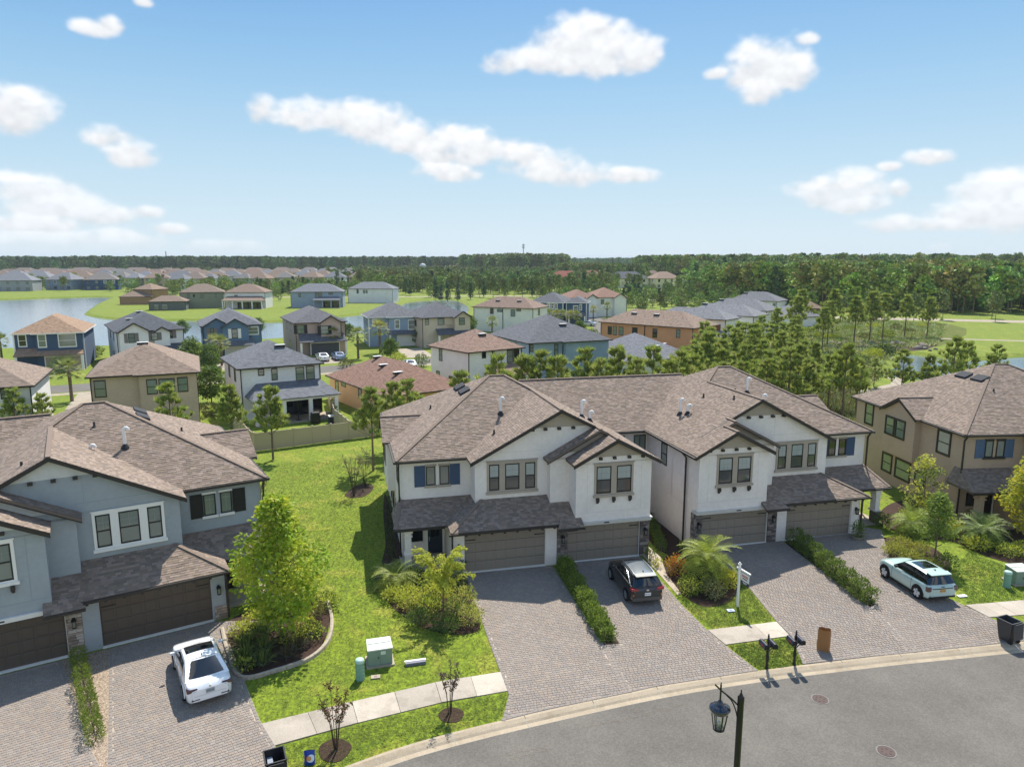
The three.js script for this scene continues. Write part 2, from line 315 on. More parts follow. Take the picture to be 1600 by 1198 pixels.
  for (const [root, base, sg] of [[curb, 0, 1], [curb2, 8.9, -1]]) {
    for (let s = 0; s < CL - 3; s += 3) {
      const mid = curbCurve.getPointAt(s / CL); if (mid.z > 12 || mid.x > 75) continue;
      const mb = new MB(), N = 4;
      const P = (t, d, y) => { const u = Math.min(1, (s + 0.012 + t * (3 - 0.024)) / CL), p = curbCurve.getPointAt(u), q = curbCurve.getTangentAt(u), o = base + sg * d; return [p.x - q.z * o, y, p.z + q.x * o]; };
      for (let i = 0; i < N; i++) for (let k = 0; k < prof.length - 1; k++) mb.face([P(i / N, prof[k][0], prof[k][1]), P(i / N, prof[k + 1][0], prof[k + 1][1]), P((i + 1) / N, prof[k + 1][0], prof[k + 1][1]), P((i + 1) / N, prof[k][0], prof[k][1])][sg > 0 ? 'slice' : 'reverse']());
      mb.build('curb_section', M.curb, root);
    }
  }
  const wear = mesh('worn_seam', pm.geo(), patch, scene); wear.userData = { kind: 'structure', label: 'pale worn seams in the asphalt beside the curb' };
}
const inPoly = (x, z, poly) => { let c = false; for (let i = 0, j = poly.length - 1; i < poly.length; j = i++) { const [xi, zi] = poly[i], [xj, zj] = poly[j]; if ((zi > z) !== (zj > z) && x < (xj - xi) * (z - zi) / (zj - zi) + xi) c = !c; } return c; };
const edgeDist = (x, z, poly) => { let m = 1e9; for (let i = 0, j = poly.length - 1; i < poly.length; j = i++) { const ax = poly[j][0], az = poly[j][1], dx = poly[i][0] - ax, dz = poly[i][1] - az, t = clamp(((x - ax) * dx + (z - az) * dz) / (dx * dx + dz * dz)); m = Math.min(m, Math.hypot(x - ax - dx * t, z - az - dz * t)); } return m; };

// ---------------------------------------------------------------- paver driveways
const PAVER_TONES = [[0.40, 0.335, 0.285], [0.365, 0.32, 0.28], [0.42, 0.37, 0.325], [0.33, 0.285, 0.255], [0.385, 0.31, 0.25], [0.31, 0.285, 0.265], [0.43, 0.36, 0.29], [0.35, 0.30, 0.26]].map((c) => c.map((x, i) => (x * 0.62 + [0.372, 0.317, 0.272][i] * 0.38) * 0.83));
const PAVER_MATS = PAVER_TONES.map((c) => { const m = std('#fff', { map: T.wear, bumpMap: T.rough, bumpScale: 0.003, roughness: 0.92 }); m.color.setRGB(...c); return m; });
M.paverStuff = std('#ffffff', { vertexColors: true, map: T.wear, bumpMap: T.rough, bumpScale: 0.003, roughness: 0.92 });
const PAVER_GEO = new Map();
function paverGeo(w, d) {
  const k = w.toFixed(2) + d.toFixed(2);
  if (!PAVER_GEO.has(k)) { const m = new MB(), b = 0.012, W = w / 2, D = d / 2, h = 0.05; const lo = [[-W, D], [W, D], [W, -D], [-W, -D]], hi = [[-W + b, D - b], [W - b, D - b], [W - b, -D + b], [-W + b, -D + b]]; m.face(hi.map(([x, z]) => [x, h, z])); for (let i = 0; i < 4; i++) { const j = (i + 1) % 4; m.face([[lo[i][0], h - 0.012, lo[i][1]], [lo[j][0], h - 0.012, lo[j][1]], [hi[j][0], h, hi[j][1]], [hi[i][0], h, hi[i][1]]]); m.face([[lo[i][0], 0, lo[i][1]], [lo[j][0], 0, lo[j][1]], [lo[j][0], h - 0.012, lo[j][1]], [lo[i][0], h - 0.012, lo[i][1]]]); } PAVER_GEO.set(k, m.geo()); }
  return PAVER_GEO.get(k);
}
function driveway(label, poly, turnDeg, seed) {
  const base = new MB(); base.prism(poly, -0.12, 0.034);
  const root = mesh('driveway', base.geo(), M.sand, scene); root.userData = { kind: 'structure', label };
  const r = rngOf(seed), t = turnDeg * D2R, c = Math.cos(t), s = Math.sin(t), list = [], cx = poly.reduce((a, p) => a + p[0], 0) / poly.length, cz = poly.reduce((a, p) => a + p[1], 0) / poly.length;
  const widths = [0.11, 0.15, 0.15, 0.2, 0.2];
  for (let v = -11; v < 11;) {
    const d = 0.15; let u = -11 + r() * 0.2;
    while (u < 11) {
      const w = widths[Math.floor(r() * widths.length)], lx = u + w / 2, lz = v + d / 2, x = cx + lx * c + lz * s, z = cz - lx * s + lz * c;
      u += w + 0.007;
      if (!inPoly(x, z, poly) || edgeDist(x, z, poly) < 0.13) continue;
      list.push({ x, z, w, d, a: t + (r() - 0.5) * 0.07, k: Math.floor(clamp(fbm(x * 0.55 + seed, z * 0.55, 4) * 0.9 + r() * 0.6 - 0.22, 0, 0.999) * PAVER_TONES.length), y: r() * 0.006 });
    }
    v += d + 0.007;
  }
  for (let i = 0; i < poly.length; i++) {                 // a course of long pavers round the edge
    const a = poly[i], b = poly[(i + 1) % poly.length], L = Math.hypot(b[0] - a[0], b[1] - a[1]), n = Math.max(1, Math.round(L / 0.24)), ang = Math.atan2(-(b[1] - a[1]), b[0] - a[0]);
    const inside = inPoly((a[0] + b[0]) / 2 - Math.sin(ang) * 0.1, (a[1] + b[1]) / 2 - Math.cos(ang) * 0.1, poly) ? -1 : 1;
    for (let k = 0; k < n; k++) { const q = (k + 0.5) / n; list.push({ x: a[0] + (b[0] - a[0]) * q + Math.sin(ang) * 0.07 * inside, z: a[1] + (b[1] - a[1]) * q + Math.cos(ang) * 0.07 * inside, w: 0.23, d: 0.13, a: ang, k: [1, 3, 5][Math.floor(r() * 3)], y: r() * 0.004 }); }
  }
  list.sort((p, q) => Math.hypot(p.x, p.z) - Math.hypot(q.x, q.z));
  const rest = new MB();
  list.forEach((p, i) => {
    if (i < 300) { const m = new THREE.Mesh(paverGeo(p.w, p.d), PAVER_MATS[p.k]); m.name = 'paver'; m.position.set(p.x, p.y, p.z); m.rotation.y = p.a; m.castShadow = m.receiveShadow = true; root.add(m); return; }
    const ca = Math.cos(p.a), sa = Math.sin(p.a); rest.col = PAVER_TONES[p.k];
    const Q = (x, y, z) => [p.x + x * ca + z * sa, y + p.y, p.z - x * sa + z * ca], W = p.w / 2, D = p.d / 2, h = 0.05, b = 0.01;
    const lo = [[-W, D], [W, D], [W, -D], [-W, -D]], hi = lo.map(([x, z]) => [x - Math.sign(x) * b, z - Math.sign(z) * b]);
    rest.face(hi.map(([x, z]) => Q(x, h, z))); for (let k = 0; k < 4; k++) { const j = (k + 1) % 4; rest.face([Q(lo[k][0], h - 0.03, lo[k][1]), Q(lo[j][0], h - 0.03, lo[j][1]), Q(hi[j][0], h, hi[j][1]), Q(hi[k][0], h, hi[k][1])]); }
  });
  const m = rest.build('pavers', M.paverStuff, root); if (m) m.userData.kind = 'stuff';
  return root;
}
driveway('paver driveway in front of the white townhouse, left of the long hedge', [[-2.74, -38.6], [-1.84, -34.6], [-0.89, -30.3], [-0.13, -27], [-0.4, -25.3], [1.29, -25.97], [4.9, -27.15], [4.35, -30.9], [2.4, -39.75]], 13.5, 101);
driveway('paver driveway under the dark hatchback, right of the long hedge', [[3.25, -40.1], [5.1, -31.0], [4.35, -30.9], [4.9, -27.15], [6.28, -27.64], [10.9, -28.78], [10.1, -30.82], [9.59, -32.29], [8.95, -34.9], [7.85, -41.1]], 13.5, 102);
driveway('paver driveway beside the white sign post and the mailboxes', [[11.9, -42.1], [13.1, -38], [13.3, -33.3], [13.5, -31.7], [13.1, -29.3], [16.2, -29.87], [18.6, -30.25], [18.75, -34.6], [17.5, -43.5]], 13.5, 103);
driveway('paver driveway under the mint green car', [[18.5, -43.7], [19.3, -36.0], [19.2, -34.9], [18.75, -34.6], [18.6, -30.25], [25.3, -31.4], [24.26, -33.56], [23.5, -35.6], [23.05, -40.9], [24.9, -45.4], [23.2, -46.2]], 13.5, 104);
driveway('paver driveway under the white sedan', [[-18.85, -30.6], [-15.0, -33.1], [-12.6, -33.2], [-13.9, -31.9], [-10, -25.4], [-8.9, -23.9], [-7.6, -21.9], [-13.55, -17.75], [-14.3, -22.2], [-14.7, -23.1]], 31.7, 105);
driveway('paver driveway at the lower left corner, left of the short hedge', [[-20.5, -29.6], [-24.3, -27.2], [-20.5, -20.5], [-17.6, -14.4], [-13.55, -17.75], [-14.3, -22.2], [-15.6, -23.6]], 31.7, 106);

// ---------------------------------------------------------------- sidewalks in slabs, garden paths, mulch beds
function sidewalk(label, back, front, n) {
  const root = new THREE.Group(); root.name = numbered('sidewalk'); scene.add(root); root.userData = { kind: 'structure', label };
  const r = rngOf(n * 7 + 1);
  for (let i = 0; i < n; i++) {
    const a = i / n, b = (i + 1) / n, g = 0.0009, P = (l, t) => { const k = t * (l.length - 1), j = Math.min(l.length - 2, Math.floor(k)), f = k - j; return [lerp(l[j][0], l[j + 1][0], f), lerp(l[j][1], l[j + 1][1], f)]; };
    const mb = new MB(); mb.prism([P(back, a + g), P(back, b - g), P(front, b - g), P(front, a + g)], -0.1, 0.035 + r() * 0.012);
    const k = 0.86 + r() * 0.14, m = M.concrete.clone(); m.color = new THREE.Color(k, k * 0.985, k * 0.96); m.color.convertSRGBToLinear(); mb.build('slab', m, root);
  }
}
sidewalk('concrete sidewalk between the white sedan driveway and the white townhouse driveway', [[-9.83, -25.12], [-6.59, -26.55], [-3.3, -27.9], [-0.3, -28.75]], [[-8.9, -23.86], [-6.06, -25.2], [-2.9, -26.5], [-0.02, -27.35]], 6);
sidewalk('short concrete sidewalk behind the two mailbox posts', [[9.62, -32.29], [13.3, -33.1]], [[10.1, -30.94], [13.45, -31.75]], 3);
sidewalk('concrete sidewalk at the right edge behind the wheelie bin', [[23.9, -34.85], [27.3, -35.4], [40, -37.3]], [[24.3, -33.56], [27.6, -34.0], [40, -35.9]], 8);
function sheet(name, label, poly, y, mat, kind = 'structure') { const mb = new MB(); mb.prism(poly, -0.1, y); const m = mb.build(name, mat, scene); m.userData = { kind, label }; return m; }
const bed = (label, pts, y = 0.02, m = M.mulch) => sheet(numbered(m === M.mulch ? 'mulch_bed' : 'pebble_bed'), label, smoothLoop(pts, 5), y, m);
// ---------------------------------------------------------------- roofs of real shingles
function shingleOn(mb, pts, tones, r, e = 0.145) {         // pts: a flat polygon in final coordinates
  const V = (a) => new THREE.Vector3(...a), q = pts.map(V), n = new THREE.Vector3();
  for (let i = 0; i < q.length; i++) { const s = q[i], t = q[(i + 1) % q.length]; n.x += (s.y - t.y) * (s.z + t.z); n.y += (s.z - t.z) * (s.x + t.x); n.z += (s.x - t.x) * (s.y + t.y); }
  n.normalize(); if (n.y < 0) n.negate();
  const t = new THREE.Vector3(n.z, 0, -n.x).normalize(), s = n.clone().cross(t); if (s.y < 0) { s.negate(); t.negate(); }
  const O = q[0], P2 = q.map((p) => { const d = p.clone().sub(O); return [d.dot(t), d.dot(s)]; });
  const y0 = Math.min(...P2.map((p) => p[1])), y1 = Math.max(...P2.map((p) => p[1]));
  const at3 = (x, y, h) => { const p = O.clone().addScaledVector(t, x).addScaledVector(s, y).addScaledVector(n, h); return [p.x, p.y, p.z]; };
  for (let y = y0; y < y1; y += e) {
    const cut = (yy) => { const xs = []; for (let i = 0; i < P2.length; i++) { const a = P2[i], b = P2[(i + 1) % P2.length]; if ((a[1] > yy) !== (b[1] > yy)) xs.push(a[0] + (b[0] - a[0]) * (yy - a[1]) / (b[1] - a[1])); } return xs.sort((i, j) => i - j); };
    const xs = cut(Math.min(y1 - 1e-4, y + e * 0.5));
    for (let k = 0; k + 1 < xs.length; k += 2) {
      let x = xs[k] - r() * 0.3;
      while (x < xs[k + 1]) {
        const w = 0.15 + r() * 0.17, a = Math.max(x + 0.004, xs[k]), b = Math.min(x + w, xs[k + 1]); x += w;
        if (b - a < 0.03) continue;
        const th = 0.016 + (r() < 0.4 ? 0.01 : 0), top = Math.min(y1, y + e * 1.06), p = at3(a, y, th), u = at3(b, y, th), v = at3(b, top, 0.006), z = at3(a, top, 0.006);
        const c = tones[Math.floor(r() * tones.length)], f = 0.92 + r() * 0.16; mb.col = c.map((i) => i * f);
        mb.face([p, u, v, z]); mb.face([at3(a, y, 0), at3(b, y, 0), u, p]);
      }
    }
  }
}
// ---------------------------------------------------------------- the townhouse: one half of a four-home block, mirrored for the other half
function mapOf(f) {                                       // a mapping of points and whether it flips handedness
  const o = f([0, 0, 0]), d = (a) => { const p = f(a); return [p[0] - o[0], p[1] - o[1], p[2] - o[2]]; }, a = d([1, 0, 0]), b = d([0, 1, 0]), c = d([0, 0, 1]);
  const det = a[0] * (b[1] * c[2] - b[2] * c[1]) - a[1] * (b[0] * c[2] - b[2] * c[0]) + a[2] * (b[0] * c[1] - b[1] * c[0]);
  return [f, det < 0];
}
const HALF = 25.86;
const BRICK_BOX = [0, 1, 2, 3].map((k) => { const m = new MB(), b = 0.012 + k * 0.004, lo = [[-0.5, -0.5], [0.5, -0.5], [0.5, 0.5], [-0.5, 0.5]], hi = lo.map(([x, y]) => [x * (1 - b * 2.5) + (hash(k, x * 2) - 0.5) * 0.05, y * (1 - b * 6) + (hash(k, y * 2, 3) - 0.5) * 0.1]); m.face(hi.map(([x, y], i) => [x, y, 0.5 - (i + k) % 3 * 0.06])); for (let i = 0; i < 4; i++) { const j = (i + 1) % 4; m.face([[lo[i][0], lo[i][1], -0.5], [lo[j][0], lo[j][1], -0.5], [hi[j][0], hi[j][1], 0.5 - (j + k) % 3 * 0.06], [hi[i][0], hi[i][1], 0.5 - (i + k) % 3 * 0.06]]); } return m.geo(); });
function half(root, mir, S, seed) {
  const r = rngOf(seed), [map, flip] = mapOf(mir ? ([u, h, v]) => [HALF - u, h, -v] : ([u, h, v]) => [u, h, -v]);
  const B = () => new MB(map, flip);
  const faceMap = { front: (w) => ([a, b, d]) => map([a, b, w - d]), back: (w) => ([a, b, d]) => map([a, b, w + d]), left: (w) => ([a, b, d]) => map([w - d, b, a]), right: (w) => ([a, b, d]) => map([w + d, b, a]) };
  const F = (side, w) => { const [m, f] = mapOf(faceMap[side](w)); return () => new MB(m, f); };
  // --- windows
  function win(side, w, a0, a1, h0, h1, o = {}) {
    const N = F(side, w), fr = N(), t = 0.055, hm = (h0 + h1) / 2;
    fr.box(a0, a0 + t, h0, h1, 0, 0.05); fr.box(a1 - t, a1, h0, h1, 0, 0.05); fr.box(a0 + t, a1 - t, h0, h0 + t, 0, 0.05); fr.box(a0 + t, a1 - t, h1 - t, h1, 0, 0.05);
    if (!o.fixed) fr.box(a0 + t, a1 - t, hm - 0.03, hm + 0.03, 0, 0.045);
    const g = fr.build('window', S.mFrame, root);
    const p = (b0, b1, m) => { const q = N(); q.box(a0 + t, a1 - t, b0, b1, -0.01, 0.018); q.build('pane', m, g); };
    if (o.fixed) p(h0 + t, h1 - t, o.glass || M.pane); else { p(h0 + t, hm - 0.03, o.low || M.pane); p(hm + 0.03, h1 - t, o.glass || M.pane); }
    if (o.grid) { const q = N(), gw = (a1 - a0 - 2 * t) / o.grid; for (let k = 1; k < o.grid; k++) q.box(a0 + t + gw * k - 0.008, a0 + t + gw * k + 0.008, (o.fixed ? h0 : hm) + 0.03, h1 - t, 0.018, 0.026); q.box(a0 + t, a1 - t, (hm + h1) / 2 - 0.01, (hm + h1) / 2 + 0.01, 0.018, 0.024); q.build('muntin', M.muntin, g); }
    if (o.sill) { const q = N(); q.box(a0 - 0.1, a1 + 0.1, h0 - 0.14, h0 - 0.002, 0, 0.1); q.build('sill', S.mTrim, g); const q2 = N(); q2.box(a0 - 0.06, a1 + 0.06, h1 + 0.002, h1 + 0.11, 0, 0.05); q2.build('head_trim', S.mTrim, g); }
    if (o.trim) { const q = N(), k = 0.1; q.box(a0 - k, a0 - 0.002, h0 - k, h1 + k, 0, 0.06); q.box(a1 + 0.002, a1 + k, h0 - k, h1 + k, 0, 0.06); q.box(a0 - 0.002, a1 + 0.002, h1 + 0.002, h1 + k, 0, 0.058); q.box(a0 - 0.002, a1 + 0.002, h0 - k, h0 - 0.002, 0, 0.058); q.build('trim', S.mFrameTrim || S.mTrim, g); }
    return g;
  }
  function group(side, w, list, h0, h1, o) {              // a row of windows inside one broad trim
    const N = F(side, w), a0 = list[0][0] - 0.13, a1 = list[list.length - 1][1] + 0.13, q = N(), d = 0.045;
    q.box(a0, list[0][0] - 0.003, h0 - 0.02, h1 + 0.02, 0, d); q.box(list[list.length - 1][1] + 0.003, a1, h0 - 0.02, h1 + 0.02, 0, d);
    for (let k = 0; k + 1 < list.length; k++) q.box(list[k][1] + 0.003, list[k + 1][0] - 0.003, h0 - 0.02, h1 + 0.02, 0, d);
    q.box(a0, a1, h1 + 0.02, h1 + 0.17, 0, d + 0.004); q.box(a0 - 0.05, a1 + 0.05, h1 + 0.17, h1 + 0.22, 0, 0.08);
    q.box(a0, a1, h0 - 0.1, h0 - 0.02, 0, d + 0.004); q.box(a0 - 0.06, a1 + 0.06, h0 - 0.24, h0 - 0.1, 0, 0.12);
    q.build('window_trim', S.mTrim, root);
    for (const [x0, x1, opt] of list) win(side, w, x0, x1, h0, h1, { ...o, ...opt });
  }
  // --- walls
  const wall = B();
  wall.box(-3.3, 11.35, 0, 6.14, 3.2, 16.7); wall.box(-3.8, -3.3, 2.75, 6.14, 7.9, 11.8);
  wall.box(-0.65, 5.55, 0, 2.72, 0.3, 3.2); wall.box(5.55, 11.35, 0, 2.55, 0.3, 3.2);
  wall.box(0.95, 11.35, 2.5, 6.2, 1.65, 3.4); wall.box(5.4, 11.35, 2.5, 6.3, 1.0, 1.66); wall.box(6.6, 11.35, 2.55, 6.22, -0.3, 1.02);
  const gable = (m, u0, u1, h0, v0, v1, s = 0.53) => { const c = (u0 + u1) / 2, h = h0 + (u1 - u0) / 2 * s; m.face([[u0, h0, v0], [u1, h0, v0], [c, h, v0]].reverse()); m.face([[u0, h0, v0], [c, h, v0], [c, h, v1], [u0, h0, v1]]); m.face([[c, h, v0], [u1, h0, v0], [u1, h0, v1], [c, h, v1]]); };
  gable(wall, 0.95, 11.45, 6.18, 1.65, 5); gable(wall, 5.4, 11.5, 6.18, 1.0, 1.7); gable(wall, 6.6, 11.5, 6.18, -0.3, 1.0);
  wall.face([[-3.8, 6.14, 7.9], [-3.8, 6.14, 11.8], [-3.8, 7.17, 9.85]]);
  wall.box(-0.65, -0.003, 0, 2.5, 0, 0.3); wall.box(4.843, 5.55, 0, 2.5, 0, 0.3); wall.box(-0.65, 5.55, 2.5, 2.72, 0, 0.3);
  wall.build('wall', S.mWall, root);
  // control joints in the stucco, slim recessed-looking reveal strips
    for (const q of [[6.6, 11.35, 3.18, 3.2, -0.306, -0.3], [7.3, 7.315, 3.2, 6.2, -0.306, -0.3], [10.7, 10.715, 3.2, 6.2, -0.306, -0.3], [0.95, 5.4, 6.65, 6.67, 1.644, 1.65], [5.0, 5.015, 6.67, 8.0, 1.644, 1.65]]) { const m = B(); m.box(...q); m.build('stucco_joint', S.mJoint, root); }
  // --- gable panels, brackets, barge boards
  const panel = (u0, u1, c, hb, ht, v) => { const m = B(); m.face([[u0, hb, v - 0.03], [c, ht, v - 0.03], [u1, hb, v - 0.03]]); m.face([[u0, hb, v], [u0, hb, v - 0.03], [u1, hb, v - 0.03], [u1, hb, v]]); m.build('gable_panel', S.mGable, root); };
  panel(7.28, 10.82, 9.05, 6.55, 7.47, -0.3); panel(4.4, 8.0, 6.2, 8.03, 8.97, 1.65); panel(6.2, 10.7, 8.45, 6.6, 7.79, 1.0);
  for (const u of [8.07, 8.94, 9.87, 10.73]) { const m = B(); m.box(u - 0.09, u + 0.09, 6.4, 6.54, -0.48, -0.3); m.build('bracket', M.bronze, root); }
  for (const u of [4.45, 5.25, 6.11, 7.0]) { const m = B(); m.box(u - 0.1, u + 0.1, 7.88, 8.02, 1.45, 1.65); m.build('bracket', M.bronze, root); }
  for (const u of [7.93, 8.95, 9.98]) { const m = B(); m.box(u - 0.08, u + 0.08, 3.86, 4.08, -0.5, -0.3); m.box(u - 0.06, u + 0.06, 3.74, 3.86, -0.4, -0.3); m.build('bracket', S.mBracket || M.bronze, root); }
  const rake = (u0, h0, u1, h1, v) => { const barge = B(); const s = [[u0, h0 - 0.2, v], [u1, h1 - 0.2, v], [u1, h1 + 0.02, v], [u0, h0 + 0.02, v]], q = s.map(([a, b, c]) => [a, b, c + 0.1]); if (u0 > u1) { s.reverse(); q.reverse(); } barge.face(s.slice().reverse()); barge.face(q); barge.face([s[3], s[2], q[2], q[3]]); barge.face([s[0], s[1], q[1], q[0]]); barge.face([s[0], q[0], q[3], s[3]]); barge.build('barge_board', M.bronze, root); };
  rake(6.36, 6.2, 9.05, 7.62, -0.66); rake(11.79, 6.2, 9.05, 7.62, -0.66); rake(5.15, 6.2, 8.45, 7.94, 0.66); rake(11.0, 6.6, 8.45, 7.94, 0.66); rake(0.62, 6.18, 6.2, 9.13, 1.29); rake(10.4, 6.93, 6.2, 9.13, 1.29);
  { const s = (v0, h0, v1, h1) => { const barge = B(); barge.bar([-4.07, h0 - 0.09, v0], [-4.07, h1 - 0.09, v1], 0.06, 0.2); barge.build('barge_board', M.bronze, root); }; s(7.45, 6.15, 9.8, 7.4); s(12.15, 6.15, 9.8, 7.4); }
  // --- main roof
  const planes = [
    [[-3.6, 6.17, 2.85], [11.75, 6.17, 2.85], [4.625, 9.946, 9.975], [3.525, 9.946, 9.975]],
    [[-3.6, 6.17, 17.1], [-3.6, 6.17, 2.85], [3.525, 9.946, 9.975]],
    [[11.75, 6.17, 2.85], [11.75, 6.17, 17.1], [4.625, 9.946, 9.975]],
    [[11.75, 6.2, 1.3], [11.75, 6.2, 8.2], [6.2, 9.14, 8.45], [6.2, 9.14, 1.3]], [[0.65, 6.2, 1.3], [6.2, 9.14, 1.3], [6.2, 9.14, 8.5], [0.65, 6.2, 2.9]],
    [[11.75, 6.215, 0.65], [11.75, 6.215, 1.3], [8.45, 7.965, 1.3], [8.45, 7.965, 0.65]], [[5.15, 6.215, 0.65], [8.45, 7.965, 0.65], [8.45, 7.965, 1.68], [5.15, 6.215, 1.68]],
    [[11.75, 6.23, -0.65], [11.75, 6.23, 0.65], [9.05, 7.66, 0.65], [9.05, 7.66, -0.65]], [[6.36, 6.23, -0.65], [9.05, 7.66, -0.65], [9.05, 7.66, 1.02], [6.36, 6.23, 1.02]],
    [[-4.1, 6.18, 7.45], [-3.2, 6.18, 7.45], [-1.3, 7.42, 9.8], [-4.1, 7.42, 9.8]], [[-4.1, 6.18, 12.15], [-4.1, 7.42, 9.8], [-1.3, 7.42, 9.8], [-3.2, 6.18, 12.15]],
  ];
  const lowPlanes = [
    [[-0.85, 2.74, -0.55], [6.75, 2.74, -0.55], [6.75, 3.84, 1.65], [1.35, 3.84, 1.65]],
    [[-0.85, 2.74, -0.55], [1.35, 3.84, 1.65], [0.95, 3.64, 1.65], [0.95, 3.64, 3.14], [-0.85, 2.74, 1.34]],
    [[-3.85, 2.62, 1.1], [-0.6, 2.62, 1.1], [1.2, 3.67, 3.2], [-3.3, 3.67, 3.2]],
    [[-3.85, 2.62, 1.1], [-3.3, 3.67, 3.2], [-3.3, 3.67, 3.9], [-3.85, 2.62, 3.9]],
    [[5.35, 2.6, -0.95], [6.95, 2.6, -0.95], [6.95, 2.96, -0.22], [5.7, 2.96, -0.22]],
  ];
  const back = [[-3.6, 6.17, 17.1], [3.525, 9.946, 9.975], [4.625, 9.946, 9.975], [11.75, 6.17, 17.1]];
  for (const [name, list, deckMat] of [['roof', [...planes, back], S.mDeck], ['porch_roof', lowPlanes, S.mDeck]]) {
    const deck = B(), sh = new MB();
    for (const p of list) { deck.slab(p, 0.14); if (p !== back) shingleOn(sh, p.map(map), S.tones, r); }
    const g = deck.build(name, deckMat, root), s = sh.build('shingles', M.vc, g); s.userData.kind = 'stuff';
  }
  // hip and ridge caps
  for (const [a, b] of [[[-3.6, 6.2, 2.85], [3.525, 9.97, 9.975]], [[3.525, 9.97, 9.975], [4.625, 9.97, 9.975]], [[4.625, 9.97, 9.975], [6.2, 9.16, 8.4]], [[6.2, 9.16, 8.4], [6.2, 9.16, 1.3]], [[9.05, 7.68, -0.65], [9.05, 7.68, 1]], [[8.45, 7.985, 0.65], [8.45, 7.985, 1.7]], [[-0.85, 2.77, -0.55], [1.35, 3.87, 1.65]], [[-3.85, 2.65, 1.1], [-3.3, 3.7, 3.2]], [[-4.1, 7.44, 9.8], [-1.3, 7.44, 9.8]]]) { const caps = B(), n = Math.max(1, Math.round(Math.hypot(a[0] - b[0], a[1] - b[1], a[2] - b[2]) / 0.25)); for (let k = 0; k < n; k++) { const q = (t) => [0, 1, 2].map((i) => lerp(a[i], b[i], t)); caps.bar(q(k / n), q((k + 0.97) / n), 0.22, 0.03); } caps.build('ridge_cap', S.mCap, root); }
  // gutters
  for (const q of [[-3.72, 0.62, 6.02, 6.15, 2.74, 2.85], [-3.74, -3.61, 6.02, 6.14, 2.74, 7.45], [-3.74, -3.61, 6.02, 6.14, 12.2, 17.1], [-0.98, 6.75, 2.6, 2.72, -0.67, -0.56], [-3.97, -0.98, 2.48, 2.6, 0.98, 1.09], [11.76, 11.88, 6.05, 6.17, -0.6, 6.9], [5.35, 6.97, 2.47, 2.58, -1.05, -0.96]]) { const gut = B(); gut.box(...q); gut.build('gutter', S.mGutter, root); }
  for (const q of [[-0.84, 5.4, 2.55, 2.62, -0.5, 0], [-3.7, -0.7, 2.44, 2.5, 1.15, 3.2]]) { const m = B(); m.box(...q); m.build('soffit', M.white, root); }
  for (const [u, v, h0, h1] of [[-3.42, 3.05, 0.1, 6.0], [11.48, 1.2, 0.1, 6.0], [-0.72, -0.1, 0.1, 2.6]]) { const m = B(); m.bar([u, h0, v], [u, h1 - 0.3, v], 0.09); m.bar([u, h1 - 0.3, v], [u + (u > 0 ? 0.3 : 0), h1 + 0.05, v - (u < 0 ? 0.25 : 0)], 0.09); m.build('downpipe', M.bronze, root); }
  // --- front windows
  win('front', 3.2, -1.78, -1.2, 4.47, 5.65, { fixed: 1, sill: 1, glass: S.g1, grid: S.grid }); win('front', 3.2, -0.96, -0.36, 4.47, 5.65, { fixed: 1, sill: 1, glass: S.g1, grid: S.grid });
  for (const [a, b] of [[-2.48, -1.82], [-0.33, 0.3]]) {
    const N = F('front', 3.2), m = N(); m.box(a, b, 4.4, 5.72, 0, 0.03); for (let k = 0; k < 11; k++) m.box(a + 0.06, b - 0.06, 4.5 + k * 0.107, 4.56 + k * 0.107, 0.03, 0.042); m.box(a, a + 0.06, 4.4, 5.72, 0.03, 0.05); m.box(b - 0.06, b, 4.4, 5.72, 0.03, 0.05); m.build('shutter', S.mShutter, root);
  }
  group('front', 1.65, [[1.8, 2.42], [2.78, 3.66], [4.02, 4.64]], 4.36, 5.95, { grid: 2, low: S.low, glass: S.g2 });
  group('front', -0.3, [[7.85, 8.77], [9.12, 10.05]], 4.34, 5.97, { grid: 3, low: S.low, glass: S.g2 });
  // side and alley windows
  for (const [v0, v1, h0, h1, w] of [[9.1, 10.15, 4.25, 5.6, -3.8], [10.45, 11.5, 4.25, 5.6, -3.8], [4.6, 5.9, 4.2, 5.8, -3.3], [14.2, 15.3, 4.2, 5.9, -3.3], [11.1, 12.3, 0.95, 2.35, -3.3], [8.7, 10.5, 0.92, 2.36, -3.3], [6.95, 8.0, 1.07, 2.07, -3.3]]) win('left', w, v0, v1, h0, h1, { trim: 1, low: S.low });
  win('right', 11.35, 4.1, 4.95, 4.3, 5.75, {});
  // --- porch: recess with door, window, column
  const wb = B(); wb.box(-3.3, -2.95, 0, 0.9, 1.2, 1.75); wb.build('column_base', S.stonePorch ? S.mStone : S.mWall, root);
  const col = B(); col.box(-3.34, -2.86, 0.9, 1.0, 1.16, 1.79); col.box(-3.28, -2.93, 1.0, 2.3, 1.22, 1.72); col.box(-3.34, -2.86, 2.06, 2.14, 1.16, 1.79); col.box(-3.36, -2.84, 2.3, 2.48, 1.14, 1.8); col.build('column', S.mColumn, root);
  const slab = B(); slab.box(-3.5, -0.65, 0, 0.1, 1.0, 3.2); slab.build('porch_slab', M.concrete, root);
